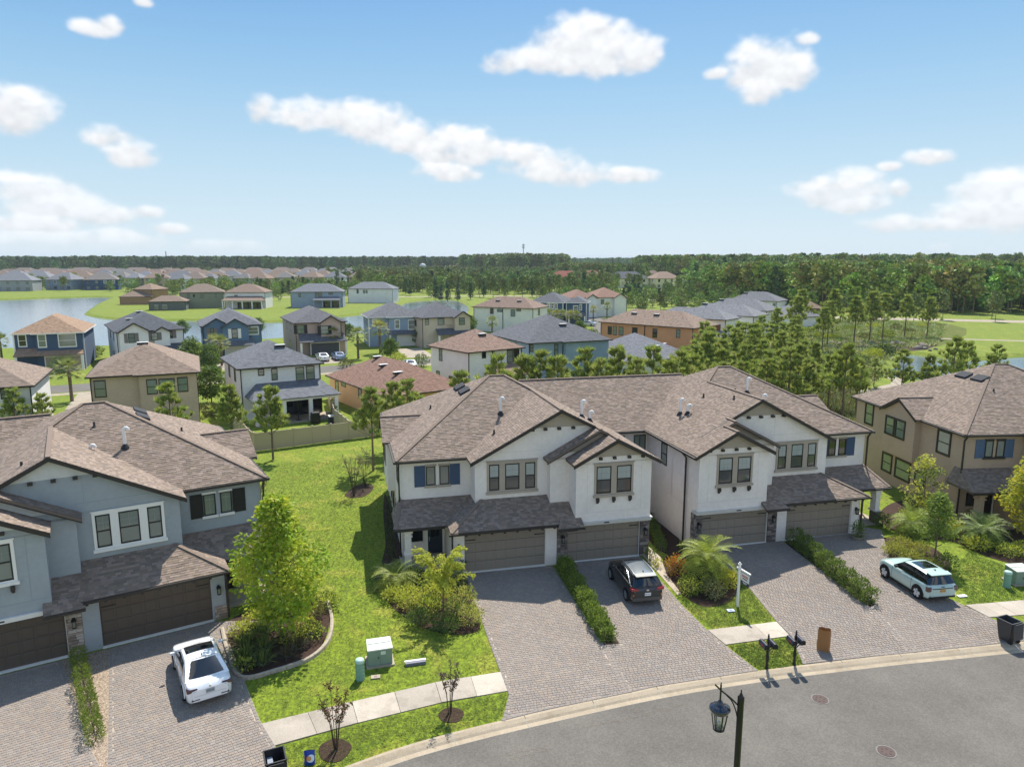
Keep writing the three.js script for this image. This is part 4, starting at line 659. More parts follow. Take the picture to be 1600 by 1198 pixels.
const HOUSES = [
  {label: 'tan two storey house seen from behind, brown hip roof, above the grey blue townhouse', p: [-44, -72.1], a: 24, w: 10.9, d: 13.4, e: 6.0, wall: '#b09c8a', roof: '#8d7b6d', trim: '#2a2624', win: [['f', 0.7, 1.75, 3.83, 5.52, '', 0.4], ['f', 5.61, 6.58, 3.9, 5.41, '', -0.2], ['f', 6.77, 8.31, 3.93, 5.38, '', -0.2], ['f', 8.57, 9.57, 3.95, 5.42, '', -0.2]], gables: [], wing: [4.4, 10.9, 0.6], vents: [[5.2, 5.6]]},
  {label: 'white two storey house with grey hip roof and covered back porch', p: [-30.5, -77.8], a: 31, w: 9.7, d: 11.4, e: 6.0, wall: '#d3d9dc', roof: '#6d7076', trim: '#2a2624', win: [['f', 2.3, 2.93, 5.08, 5.73, '', 0.4], ['f', 3.76, 4.4, 4.44, 5.69, '', 0.4], ['f', 6.49, 7.45, 4.11, 5.61, '', 0.4], ['f', 7.68, 8.65, 4.16, 5.67, '', 0.4]], gables: [], lanai: [1.0, 10.2, 3.6, 2.85], vents: [[5.6, 3.6]]},
  {label: 'single storey tan house with reddish brown roof behind the vinyl fence', p: [-14, -77.2], a: 35, w: 11, d: 18.5, e: 3.0, wall: '#c7a37d', roof: '#8a6b5c', trim: '#2a2624', win: [['l', 14.96, 16.08, 1.16, 2.53, '', 0.4], ['l', 12.52, 14.02, 2.25, 2.75, '', 0.4], ['l', 7.6, 8.57, 1.51, 2.63, '', 0.4]], gables: [], vents: [[3.5, 4], [4, 9], [5, 13], [7.5, 8]]},
  {label: 'cream two storey house with brown hip roof, windows facing the street', p: [-5.8, -92.1], a: 38, w: 9.7, d: 10.2, e: 6.0, wall: '#e4e0d2', roof: '#8d7466', trim: '#2a2624', win: [['f', 2.58, 3.21, 5.04, 5.73, '', 0.4], ['f', 4.06, 4.7, 4.21, 5.7, '', 0.4], ['f', 6.78, 7.78, 4.05, 5.73, '', 0.4], ['f', 7.9, 8.91, 4.04, 5.74, '', 0.4], ['l', 6.81, 7.64, 4.15, 5.75, '', 0.4], ['l', 7.57, 8.41, 1.34, 2.53, '', 0.4]], gables: [], vents: [[4.8, 3.4]], lanai: [3.2, 9.7, 3.2, 2.9]},
  {label: 'blue grey two storey house with charcoal hip roof behind the young pines', p: [2.3, -102.6], a: 25, w: 14, d: 14.6, e: 6.0, wall: '#7b8fa1', roof: '#63656b', trim: '#2a2624', win: [['f', 0.54, 1.06, 4.74, 5.75, '', 0.4], ['f', 4.58, 5.23, 3.94, 5.57, '', 0.4], ['f', 5.99, 6.76, 3.86, 5.4, '', 0.4], ['f', 10.42, 11.1, 4.15, 5.62, '', 0.0], ['f', 11.44, 12.47, 4.08, 5.46, '', 0.0], ['f', 12.69, 13.27, 4.03, 5.51, '', 0.0]], gables: [], wing: [5.6, 14, 0.8], vents: [[8, 4]]},
  {label: 'orange stucco two storey house with long brown roof', p: [17, -139.5], a: -42, w: 20.6, d: 10, e: 6.0, wall: '#b98668', roof: '#8f7b6c', trim: '#2a2624', win: [['f', 2.0, 2.9, 3.68, 5.18, '', 0.4], ['f', 3.2, 4.08, 3.64, 5.26, '', 0.4], ['f', 4.53, 5.55, 3.74, 5.22, '', 0.4], ['f', 7.56, 8.69, 3.71, 5.29, '', 0.4], ['f', 12.02, 12.96, 3.78, 5.33, '', 0.4], ['f', 16.92, 17.69, 4.13, 5.52, '', 0.4], ['r', 5.35, 6.37, 3.89, 5.32, '', 20.2], ['r', 6.61, 7.64, 3.91, 5.35, '', 20.2], ['r', 8.15, 9.19, 3.91, 5.36, '', 20.2]], gables: [], vents: [[6, 3.4], [11, 3.3]], poles: 1},
  {label: 'low house with blue grey roof in front of the orange house', p: [17.6, -103.7], a: 33, w: 14, d: 14, e: 3.0, wall: '#cfd0cc', roof: '#767980', trim: '#2a2624', win: [], gables: [], vents: [[8, 3], [11, 4.5]]},
  {label: 'navy blue two storey house with white trim and tan garage door by the lake', p: [-80.7, -113.6], a: 24, w: 10.5, d: 15, e: 6.2, wall: '#3d5068', roof: '#9a8069', trim: '#e6e4df', win: [['f', 1.02, 2.06, 4.14, 5.95, 't', 0.4], ['f', 3.86, 4.92, 3.99, 5.95, 't', -0.5], ['f', 6.7, 9.13, 3.92, 5.93, 't', -0.5]], gables: [], wing: [3, 10.5, 0.9], garage: [4.6, 9.6, '#a09488'], porch: [0.4, 10.2, 1.2]},
  {label: 'white two storey house with grey shutters and charcoal gable roof by the lake', p: [-65.7, -116.8], a: 34, w: 11, d: 18, e: 6.2, wall: '#e6e7e7', roof: '#565a61', trim: '#2a2624', win: [['f', 1.96, 2.91, 4.41, 5.9, 's', -0.6], ['f', 5.45, 6.43, 4.59, 5.78, 's', -0.3], ['f', 7.73, 8.83, 4.71, 5.92, 's', 0.4]], gables: [[0.4, 5.3, 1.0, 6.2], [5.6, 8.6, 0.7, 5.9]], garage: [6.4, 10.4, '#8d857c'], porch: [3, 10.8, 1.2], vents: [[3, 6], [5, 9]]},
  {label: 'blue two storey house with twin front gables and white shutters', p: [-56, -127.1], a: 25, w: 10.8, d: 14, e: 6.2, wall: '#567089', roof: '#6a6d73', trim: '#33373c', win: [['f', 1.66, 2.26, 4.54, 5.8, 's', -0.3], ['f', 5.23, 6.21, 3.97, 5.6, 'sw', -1.0], ['f', 8.1, 9.89, 4.4, 5.7, 't', 0.4]], gables: [[0.4, 5.2, 0.7, 6.2], [3.4, 8.4, 1.4, 6.0]], porch: [0.6, 9, 1.4], garage: [4, 8.4, '#cfcfcc']},
  {label: 'mauve taupe two storey house with black shutters and dark garage door', p: [-41.2, -133.7], a: 26, w: 10.2, d: 17, e: 6.2, wall: '#a9958c', roof: '#65656a', trim: '#2a2624', win: [['f', 0.68, 1.98, 4.17, 5.75, 'k', 0.4], ['f', 4.86, 6.3, 3.97, 5.56, 'k', -0.8], ['f', 8.41, 9.03, 4.21, 5.58, '', 0.4]], gables: [[4.6, 8.9, 1.2, 6.2]], porch: [0.6, 9.6, 1.5], garage: [2.9, 8.2, '#4a4e57']},
  {label: 'slate blue two storey house with white corner boards and white garage door', p: [-30.1, -147.3], a: 18, w: 11.8, d: 11, e: 6.2, wall: '#7f93a8', roof: '#6b6d72', trim: '#e4e4e2', win: [['f', 1.19, 1.98, 4.53, 5.73, 't', 0.4], ['f', 5.7, 6.64, 3.81, 5.55, 't', -0.5], ['f', 8.53, 10.29, 3.57, 5.47, 't', -0.5]], gables: [], wing: [4, 11.8, 0.9], garage: [6.2, 11.2, '#dcdcda'], porch: [4.2, 11.6, 1.3]},
  {label: 'beige two storey house with charcoal roof beside the slate blue house', p: [-18.6, -145.6], a: 30, w: 11.6, d: 12, e: 6.2, wall: '#b5a998', roof: '#5f6167', trim: '#2a2624', win: [['f', 0.99, 1.84, 4.8, 5.95, '', 0.4], ['f', 3.86, 5.32, 4.66, 5.95, '', 0.4], ['f', 8.25, 9.59, 4.54, 5.95, '', -0.6]], gables: [[7, 11.2, 1.0, 6.1]], porch: [3, 11, 1.2]},
  {label: 'long cream two storey house with brown roof and dark corner posts', p: [-10.3, -182.2], a: -25, w: 17.3, d: 10, e: 6.2, wall: '#ddd8cb', roof: '#8a7467', trim: '#2a2624', win: [['f', 5.09, 6.0, 4.55, 5.84, '', 0.4], ['f', 7.08, 8.52, 5.1, 5.74, '', 0.4], ['f', 10.83, 12.06, 4.09, 5.69, '', 0.4], ['f', 12.41, 13.63, 5.42, 5.89, '', 0.4], ['r', 3.57, 4.66, 4.33, 5.78, '', 16.9]], gables: [], poles: 1, vents: [[6, 3], [12, 3]]},
  {label: 'navy two storey house with white windows above the palm row', p: [4.5, -203.3], a: -25, w: 11, d: 11, e: 6.2, wall: '#3d5674', roof: '#5f6268', trim: '#e2e2e0', win: [['f', 5.81, 6.59, 4.62, 5.88, 't', 0.4], ['f', 6.98, 7.75, 4.48, 5.91, 't', 0.4], ['f', 8.14, 8.91, 4.51, 5.76, 't', 0.4], ['f', 10.06, 10.63, 4.56, 5.95, 't', 0.4]], gables: []},
  {label: 'navy two storey house with small dark hip roof and garage', p: [14.8, -199.5], a: -10, w: 6.4, d: 11, e: 6.2, wall: '#3b526e', roof: '#62656b', trim: '#e2e2e0', win: [['f', 2.37, 3.63, 3.48, 5.27, 't', 0.4], ['f', 4.16, 4.69, 4.22, 5.64, 't', 0.4]], gables: [], porch: [1, 6, 2]},
  {label: 'white townhome with terracotta brown roof and navy gable', p: [18.5, -223.5], a: 20, w: 9.5, d: 12, e: 6.2, wall: '#d9dbd9', roof: '#8b6d5f', trim: '#2a2624', win: [['f', 5.68, 6.8, 4.18, 5.6, '', 0.4], ['f', 7.7, 8.6, 4.35, 5.56, '', 0.4]], gables: [[5, 9, 1.2, 6.1]]},
  {label: 'white townhome with reddish brown roof beside the navy gable', p: [26.2, -226.8], a: 18, w: 12, d: 12, e: 6.2, wall: '#d4d2cc', roof: '#8f7061', trim: '#2a2624', win: [['f', 2.46, 3.59, 4.06, 5.48, '', 0.4], ['f', 7.65, 8.79, 4.16, 5.6, '', 0.4], ['f', 9.93, 10.85, 3.92, 5.36, '', 0.4]], gables: [[6.5, 11, 1.0, 6.1]]},
  {label: 'white two storey house with grey roof, nearest of the row behind the orange house', p: [30, -153.8], a: -38, w: 17, d: 8, e: 6.0, wall: '#d9dddf', roof: '#7b7d82', trim: '#2a2624', win: [['f', 14.77, 15.58, 3.66, 4.96, '', 0.4], ['f', 15.84, 16.64, 3.85, 5.28, '', 0.4]], gables: [], lanai: [11, 17, 2.5, 2.8], vents: [[4, 5], [5, 10]]},
  {label: 'white two storey house with grey roof, second of the row behind the orange house', p: [38.6, -162.5], a: -38, w: 17, d: 9, e: 6.0, wall: '#dcdfe0', roof: '#7d7f84', trim: '#2a2624', win: [['f', 12.6, 13.17, 4.06, 5.17, '', 0.4]], gables: [], vents: [[4, 4], [5, 9]]},
  {label: 'white two storey house with grey roof, third of the row behind the orange house', p: [47.3, -179.3], a: -38, w: 17, d: 10, e: 6.0, wall: '#e0e2e2', roof: '#76787d', trim: '#2a2624', win: [['f', 13.44, 14.21, 4.0, 5.38, '', 0.4], ['r', 3.82, 5.25, 3.86, 5.12, '', 16.6]], gables: [], vents: [[4, 4]]},
  {label: 'white two storey house with grey roof, farthest of the row behind the orange house', p: [66, -218], a: -38, w: 15, d: 10, e: 6.0, wall: '#d6d8d8', roof: '#6f7176', trim: '#2a2624', win: [['f', 13.53, 14.28, 4.24, 5.36, '', 0.4]], gables: [], vents: [[4, 4]]},
  {label: 'low dark house with brown roof at the edge of the right woods', p: [87, -222], a: -15, w: 10, d: 10, e: 3.2, wall: '#6a5a4e', roof: '#85705f', trim: '#2a2624', win: [], gables: []},
  {label: 'low house with grey roof below the farthest white house of the row', p: [73, -186], a: 25, w: 12, d: 12, e: 3.1, wall: '#c9ccce', roof: '#74767c', trim: '#2a2624', win: [], gables: []},
  {label: 'two storey house with brown roof cut by the left edge of the photo', p: [-57.5, -62.2], a: 25, w: 12.5, d: 11.8, e: 6.0, wall: '#e0ded9', roof: '#8a7a6d', trim: '#2a2624', win: [['f', 9.68, 10.69, 4.88, 5.75, '', 0.4]], gables: []},
  {label: 'tan two storey house on the grassy lake point', p: [-157.5, -296], a: -15, w: 10, d: 10, e: 6.0, wall: '#8f7355', roof: '#8e7a69', trim: '#2a2624', win: [['f', 1.37, 2.32, 3.89, 4.94, '', 0.4], ['f', 4.87, 5.82, 3.93, 4.98, '', 0.4]], gables: []},
  {label: 'low tan house with screened porch on the lake point', p: [-160, -290], a: 10, w: 13, d: 9, e: 3.2, wall: '#92765a', roof: '#8a7868', trim: '#2a2624', win: [], gables: []},
  {label: 'olive two storey house on the far lake shore', p: [-124.5, -266.4], a: 20, w: 16, d: 12, e: 6.0, wall: '#7d8270', roof: '#86776a', trim: '#2a2624', win: [['f', 2.97, 3.85, 4.03, 5.45, '', 0.4], ['f', 4.95, 5.61, 4.23, 5.19, '', 0.4], ['f', 7.59, 8.7, 3.94, 5.14, '', 0.4], ['f', 12.51, 13.18, 4.1, 5.3, '', 0.4]], gables: []},
  {label: 'low brown screened house in front of the olive house', p: [-131, -256], a: 14, w: 13, d: 8, e: 3.2, wall: '#5d6262', roof: '#8d7a6b', trim: '#2a2624', win: [['f', 1.97, 3.66, 0.23, 2.29, '', 0.4], ['f', 4.51, 6.64, 0.2, 2.25, '', 0.4]], gables: []},
  {label: 'white two storey house with brown roof and low lanai on the far lake shore', p: [-108, -267], a: 5, w: 15.5, d: 12, e: 6.0, wall: '#dcdad4', roof: '#8a7769', trim: '#2a2624', win: [['f', 3.94, 5.11, 3.56, 4.99, '', 0.4]], gables: [], lanai: [0.5, 15, 4, 3.2]},
  {label: 'blue grey two storey house with screened porch across the lake', p: [-84.5, -271], a: 8, w: 20, d: 12, e: 6.0, wall: '#8794a5', roof: '#777a80', trim: '#2a2624', win: [['f', 3.27, 4.21, 4.06, 5.27, '', 0.4], ['f', 9.43, 10.15, 4.02, 5.72, '', 0.4], ['f', 10.38, 11.1, 4.01, 5.71, '', 0.4], ['f', 11.33, 12.05, 4.0, 5.7, '', 0.4], ['f', 14.45, 16.12, 4.95, 5.68, '', 0.4]], gables: [], lanai: [9, 19, 3, 3.1]},
  {label: 'white two storey house with long grey roof across the lake', p: [-70, -303], a: -5, w: 20, d: 11, e: 6.0, wall: '#dadde0', roof: '#787b80', trim: '#2a2624', win: [['f', 4.09, 4.93, 4.09, 5.71, '', 0.4], ['f', 6.86, 7.69, 4.1, 5.45, '', 0.4], ['f', 7.97, 8.8, 4.11, 5.45, '', 0.4]], gables: []},
  {label: 'FAR', p: [-439.5, -605.0], a: -8, w: 22.7, d: 14, e: 6.2, wall: '#9a9189', roof: '#847a74', trim: '#55504c', win: [], gables: [], far: 1},
  {label: 'FAR', p: [-402.4, -582.8], a: 20, w: 19.1, d: 14, e: 6.2, wall: '#aaa096', roof: '#8a7c72', trim: '#55504c', win: [], gables: [], far: 1},
  {label: 'FAR', p: [-403.3, -624.7], a: -15, w: 21.2, d: 14, e: 6.2, wall: '#a39d97', roof: '#81797a', trim: '#55504c', win: [], gables: [], far: 1},
  {label: 'FAR', p: [-400.5, -661.7], a: 5, w: 20.8, d: 14, e: 6.2, wall: '#aca094', roof: '#8b7b70', trim: '#55504c', win: [], gables: [], far: 1},
  {label: 'FAR', p: [-364.2, -639.4], a: 12, w: 21.1, d: 14, e: 6.2, wall: '#a7a7a7', roof: '#7f7c7c', trim: '#55504c', win: [], gables: [], far: 1},
  {label: 'FAR', p: [-340.0, -642.9], a: -8, w: 18.2, d: 14, e: 6.2, wall: '#b3a594', roof: '#8a786d', trim: '#55504c', win: [], gables: [], far: 1},
  {label: 'FAR', p: [-309.6, -638.3], a: 20, w: 19.2, d: 14, e: 6.2, wall: '#a89c90', roof: '#86776c', trim: '#55504c', win: [], gables: [], far: 1},
  {label: 'FAR', p: [-262.3, -605.9], a: -15, w: 18.9, d: 14, e: 6.2, wall: '#b8babb', roof: '#7f7d7e', trim: '#55504c', win: [], gables: [], far: 1},
  {label: 'FAR', p: [-239.3, -602.7], a: 5, w: 17.5, d: 14, e: 6.2, wall: '#b5a799', roof: '#8c7a6e', trim: '#55504c', win: [], gables: [], far: 1},
  {label: 'FAR', p: [-229.4, -639.7], a: 12, w: 18.4, d: 14, e: 6.2, wall: '#aaa198', roof: '#85796f', trim: '#55504c', win: [], gables: [], far: 1},
  {label: 'FAR', p: [-213.3, -663.9], a: -8, w: 18.8, d: 14, e: 6.2, wall: '#b3a698', roof: '#8a7b70', trim: '#55504c', win: [], gables: [], far: 1},
  {label: 'FAR', p: [-199.6, -758.6], a: 20, w: 19.8, d: 14, e: 6.2, wall: '#b0aca8', roof: '#86807c', trim: '#55504c', win: [], gables: [], far: 1},
  {label: 'FAR', p: [-168.7, -794.3], a: -15, w: 20.4, d: 14, e: 6.2, wall: '#b8b2aa', roof: '#8a8078', trim: '#55504c', win: [], gables: [], far: 1},
  {label: 'FAR', p: [-342.2, -498.5], a: 5, w: 19.5, d: 14, e: 6.2, wall: '#8b9097', roof: '#7f8288', trim: '#55504c', win: [], gables: [], far: 1},
  {label: 'FAR', p: [-302.5, -485.5], a: 12, w: 17.4, d: 13.9, e: 6.2, wall: '#a99c8c', roof: '#8a7769', trim: '#55504c', win: [], gables: [], far: 1},
  {label: 'FAR', p: [-283.4, -500.4], a: -8, w: 15.4, d: 12.3, e: 6.2, wall: '#9aa0a4', roof: '#7c7a78', trim: '#55504c', win: [], gables: [], far: 1},
  {label: 'FAR', p: [-243.7, -473.1], a: 20, w: 16.3, d: 13.0, e: 6.2, wall: '#b6a48f', roof: '#8d7a6c', trim: '#55504c', win: [], gables: [], far: 1},
  {label: 'FAR', p: [-215.1, -446.2], a: -15, w: 13.3, d: 10.6, e: 6.2, wall: '#c6cacc', roof: '#777a80', trim: '#55504c', win: [], gables: [], far: 1},
  {label: 'FAR', p: [-210.0, -453.8], a: 5, w: 15.3, d: 12.2, e: 6.2, wall: '#a0917f', roof: '#84766b', trim: '#55504c', win: [], gables: [], far: 1},
  {label: 'FAR', p: [-270.7, -510.4], a: 12, w: 15.6, d: 12.5, e: 6.2, wall: '#8b9097', roof: '#7f8288', trim: '#55504c', win: [], gables: [], far: 1},
  {label: 'FAR', p: [-174.2, -466.0], a: -8, w: 16.0, d: 12.8, e: 6.2, wall: '#a99c8c', roof: '#8a7769', trim: '#55504c', win: [], gables: [], far: 1},
  {label: 'FAR', p: [-160.2, -485.0], a: 20, w: 13.8, d: 11.0, e: 6.2, wall: '#9aa0a4', roof: '#7c7a78', trim: '#55504c', win: [], gables: [], far: 1},
  {label: 'FAR', p: [-149.6, -501.4], a: -15, w: 15.9, d: 12.7, e: 6.2, wall: '#b6a48f', roof: '#8d7a6c', trim: '#55504c', win: [], gables: [], far: 1},
  {label: 'FAR', p: [-131.9, -498.7], a: 5, w: 15.8, d: 12.6, e: 6.2, wall: '#c6cacc', roof: '#777a80', trim: '#55504c', win: [], gables: [], far: 1},
  {label: 'FAR', p: [-116.7, -510.5], a: 12, w: 14.2, d: 11.4, e: 6.2, wall: '#a0917f', roof: '#84766b', trim: '#55504c', win: [], gables: [], far: 1},
  {label: 'FAR', p: [-369.1, -513.4], a: -8, w: 20.3, d: 14, e: 6.2, wall: '#8b9097', roof: '#7f8288', trim: '#55504c', win: [], gables: [], far: 1},
  {label: 'FAR', p: [-217.9, -509.2], a: 20, w: 16.0, d: 12.8, e: 6.2, wall: '#a99c8c', roof: '#8a7769', trim: '#55504c', win: [], gables: [], far: 1},
  {label: 'FAR', p: [-182.8, -466.7], a: -15, w: 13.5, d: 10.8, e: 6.2, wall: '#9aa0a4', roof: '#7c7a78', trim: '#55504c', win: [], gables: [], far: 1},
  {label: 'FAR', p: [-336.3, -511.2], a: 5, w: 18.6, d: 14, e: 6.2, wall: '#b6a48f', roof: '#8d7a6c', trim: '#55504c', win: [], gables: [], far: 1},
  {label: 'FAR', p: [-317.0, -537.4], a: 12, w: 17.9, d: 14, e: 6.2, wall: '#c6cacc', roof: '#777a80', trim: '#55504c', win: [], gables: [], far: 1},
  {label: 'FAR', p: [-230.4, -500.4], a: -8, w: 14.8, d: 11.8, e: 6.2, wall: '#a0917f', roof: '#84766b', trim: '#55504c', win: [], gables: [], far: 1},
  {label: 'FAR', p: [-191.3, -536.2], a: 20, w: 17.5, d: 14, e: 6.2, wall: '#8b9097', roof: '#7f8288', trim: '#55504c', win: [], gables: [], far: 1},
  {label: 'FAR', p: [-156.4, -556.1], a: -15, w: 16.5, d: 13.2, e: 6.2, wall: '#a99c8c', roof: '#8a7769', trim: '#55504c', win: [], gables: [], far: 1},
  {label: 'FAR', p: [-144.1, -585.3], a: 5, w: 16.3, d: 13.0, e: 6.2, wall: '#9aa0a4', roof: '#7c7a78', trim: '#55504c', win: [], gables: [], far: 1},
  {label: 'FAR', p: [-281.1, -537.6], a: 12, w: 15.3, d: 12.2, e: 6.2, wall: '#b6a48f', roof: '#8d7a6c', trim: '#55504c', win: [], gables: [], far: 1},
  {label: 'FAR', p: [-120.2, -604.5], a: -8, w: 14.4, d: 11.5, e: 6.2, wall: '#c6cacc', roof: '#777a80', trim: '#55504c', win: [], gables: [], far: 1},
  {label: 'FAR', p: [-383.6, -522.3], a: 20, w: 17.5, d: 14, e: 6.2, wall: '#a0917f', roof: '#84766b', trim: '#55504c', win: [], gables: [], far: 1},
  {label: 'FAR', p: [-372.2, -541.5], a: -15, w: 17.6, d: 14, e: 6.2, wall: '#8b9097', roof: '#7f8288', trim: '#55504c', win: [], gables: [], far: 1},
  {label: 'FAR', p: [-257.1, -524.5], a: 5, w: 16.8, d: 13.4, e: 6.2, wall: '#a99c8c', roof: '#8a7769', trim: '#55504c', win: [], gables: [], far: 1},
  {label: 'large grey two storey house at the left edge of the far lake shore', p: [-301.3, -414.8], a: 12, w: 21.1, d: 14, e: 6.2, wall: '#8b9097', roof: '#7f8288', trim: '#55504c', win: [], gables: [], far: 1},
  {label: 'blue grey house with dark lanai on the far lake shore', p: [-285.0, -436.2], a: -8, w: 18.6, d: 14, e: 6.2, wall: '#6f7f94', roof: '#7d7f84', trim: '#55504c', win: [], gables: [], far: 1},
  {label: 'navy house between palms on the far lake shore', p: [-258.7, -431.7], a: 20, w: 19.0, d: 14, e: 6.2, wall: '#33496b', roof: '#7f7a76', trim: '#55504c', win: [], gables: [], far: 1},
  {label: 'pale grey roofed house right of the navy lake house', p: [-258.8, -477.5], a: -15, w: 12.6, d: 10.1, e: 6.2, wall: '#a5a9ad', roof: '#85888d', trim: '#55504c', win: [], gables: [], far: 1},
  {label: 'brown roofed house behind the left lake shore palms', p: [-347.9, -511.2], a: 5, w: 18.8, d: 14, e: 6.2, wall: '#a08f80', roof: '#87766c', trim: '#55504c', win: [], gables: [], far: 1},
  {label: 'wide brown roofed house in the second row beyond the lake', p: [-335.8, -522.7], a: 12, w: 24.5, d: 14, e: 6.2, wall: '#a9998a', roof: '#8d7467', trim: '#55504c', win: [], gables: [], far: 1},
  {label: 'FAR', p: [-341.2, -571.0], a: -8, w: 21.4, d: 14, e: 6.2, wall: '#b0a394', roof: '#86756b', trim: '#55504c', win: [], gables: [], far: 1},
  {label: 'FAR', p: [-316.5, -566.2], a: 20, w: 19.8, d: 14, e: 6.2, wall: '#aab0b0', roof: '#7e7c7b', trim: '#55504c', win: [], gables: [], far: 1},
  {label: 'FAR', p: [-314.4, -606.3], a: -15, w: 21.9, d: 14, e: 6.2, wall: '#c2b8a8', roof: '#8a776c', trim: '#55504c', win: [], gables: [], far: 1},
  {label: 'FAR', p: [-398.1, -552.9], a: 5, w: 24.4, d: 14, e: 6.2, wall: '#9b9187', roof: '#83736a', trim: '#55504c', win: [], gables: [], far: 1},
  {label: 'long grey roofed house behind the olive house', p: [-242.7, -497.1], a: 12, w: 21.8, d: 14, e: 6.2, wall: '#85898d', roof: '#75777c', trim: '#55504c', win: [], gables: [], far: 1},
  {label: 'FAR', p: [-274.4, -555.1], a: -8, w: 16.6, d: 13.3, e: 6.2, wall: '#b1a596', roof: '#8b776b', trim: '#55504c', win: [], gables: [], far: 1},
  {label: 'tan house behind the olive house on the far shore', p: [-251.7, -550.3], a: 20, w: 21.8, d: 14, e: 6.2, wall: '#c9bca8', roof: '#8d7a6c', trim: '#55504c', win: [], gables: [], far: 1},
  {label: 'FAR', p: [-204.9, -466.6], a: -15, w: 12.8, d: 10.2, e: 6.2, wall: '#c9ccd0', roof: '#7a7c80', trim: '#55504c', win: [], gables: [], far: 1},
  {label: 'white house behind the lanai house across the lake', p: [-215.1, -524.5], a: 5, w: 17.3, d: 13.8, e: 6.2, wall: '#cdd0d2', roof: '#7b7d82', trim: '#55504c', win: [], gables: [], far: 1},
  {label: 'FAR', p: [-216.6, -567.3], a: 12, w: 21.8, d: 14, e: 6.2, wall: '#b9a08a', roof: '#8a7467', trim: '#55504c', win: [], gables: [], far: 1},
  {label: 'tan brown roofed house left of the blue grey lake house', p: [-180.3, -513.5], a: -8, w: 22.4, d: 14, e: 6.2, wall: '#b79f86', roof: '#8d7a6b', trim: '#55504c', win: [], gables: [], far: 1},
  {label: 'FAR', p: [-149.1, -442.6], a: 20, w: 11.0, d: 8.8, e: 3.2, wall: '#5f6266', roof: '#8f7d6f', trim: '#55504c', win: [], gables: [], far: 1},
  {label: 'FAR', p: [-175.6, -571.6], a: -15, w: 16.1, d: 12.9, e: 6.2, wall: '#d5d7d9', roof: '#7d8086', trim: '#55504c', win: [], gables: [], far: 1},
  {label: 'FAR', p: [-178.4, -640.8], a: 5, w: 19.1, d: 14, e: 6.2, wall: '#c4c8cc', roof: '#7f8288', trim: '#55504c', win: [], gables: [], far: 1},
  {label: 'white far house beside the dark cypress trees', p: [-165.1, -683.0], a: 12, w: 19.0, d: 14, e: 6.2, wall: '#d0d2d2', roof: '#83807e', trim: '#55504c', win: [], gables: [], far: 1},
  {label: 'FAR', p: [-287.5, -686.7], a: -8, w: 25.3, d: 14, e: 6.2, wall: '#b5a898', roof: '#8d7b6f', trim: '#55504c', win: [], gables: [], far: 1},
  {label: 'FAR', p: [-328.0, -704.5], a: 20, w: 25.2, d: 14, e: 6.2, wall: '#a99d90', roof: '#8b7a70', trim: '#55504c', win: [], gables: [], far: 1},
  {label: 'FAR', p: [-354.9, -711.6], a: -15, w: 21.3, d: 14, e: 6.2, wall: '#a0978d', roof: '#87786f', trim: '#55504c', win: [], gables: [], far: 1},
  {label: 'FAR', p: [-400.6, -733.2], a: 5, w: 28.4, d: 14, e: 6.2, wall: '#a79b8f', roof: '#8a7b72', trim: '#55504c', win: [], gables: [], far: 1},
  {label: 'FAR', p: [-428.6, -731.8], a: 12, w: 25.9, d: 14, e: 6.2, wall: '#9f968d', roof: '#867a73', trim: '#55504c', win: [], gables: [], far: 1},
  {label: 'FAR', p: [-459.2, -736.4], a: -8, w: 27.9, d: 14, e: 6.2, wall: '#a59b90', roof: '#8a7c73', trim: '#55504c', win: [], gables: [], far: 1},
  {label: 'FAR', p: [-455.5, -680.4], a: 20, w: 26.5, d: 14, e: 6.2, wall: '#9b9288', roof: '#85786f', trim: '#55504c', win: [], gables: [], far: 1},
  {label: 'FAR', p: [-500.3, -712.4], a: -15, w: 27.9, d: 14, e: 6.2, wall: '#a1988f', roof: '#877b73', trim: '#55504c', win: [], gables: [], far: 1},
  {label: 'FAR', p: [-277.2, -733.4], a: 5, w: 23.9, d: 14, e: 6.2, wall: '#b0a498', roof: '#8d7b70', trim: '#55504c', win: [], gables: [], far: 1},
  {label: 'FAR', p: [-255.9, -759.6], a: 12, w: 23.1, d: 14, e: 6.2, wall: '#a99e92', roof: '#8b7b71', trim: '#55504c', win: [], gables: [], far: 1},
  {label: 'FAR', p: [-228.0, -763.5], a: -8, w: 21.4, d: 14, e: 6.2, wall: '#a9a5a0', roof: '#857d78', trim: '#55504c', win: [], gables: [], far: 1},
  {label: 'long terracotta roofed building in the trees left of the hill', p: [-95.5, -1024.7], a: 20, w: 46.7, d: 14, e: 6.2, wall: '#a9806d', roof: '#8e6a5c', trim: '#55504c', win: [], gables: [], far: 1},
  {label: 'brick red roofed building in the middle distance', p: [24.4, -502.4], a: -15, w: 23.5, d: 14, e: 6.2, wall: '#a5483c', roof: '#93564a', trim: '#55504c', win: [], gables: [], far: 1},
  {label: 'reddish brown roofed building right of the brick red one', p: [46.5, -511.0], a: 5, w: 21.4, d: 14, e: 6.2, wall: '#b58a72', roof: '#8f6152', trim: '#55504c', win: [], gables: [], far: 1},
  {label: 'yellow house with dark slate roof in the middle distance', p: [64.0, -462.2], a: 12, w: 26.3, d: 14, e: 6.2, wall: '#c8c4a8', roof: '#5d6068', trim: '#55504c', win: [], gables: [], far: 1},
  {label: 'FAR', p: [108.2, -587.0], a: -8, w: 14.0, d: 11.2, e: 6.2, wall: '#a58a76', roof: '#8a7468', trim: '#55504c', win: [], gables: [], far: 1},
  {label: 'cream yellow house right of the dark slate roof', p: [92.6, -461.6], a: 20, w: 19.7, d: 14, e: 6.2, wall: '#d8c9a4', roof: '#97806f', trim: '#55504c', win: [], gables: [], far: 1},
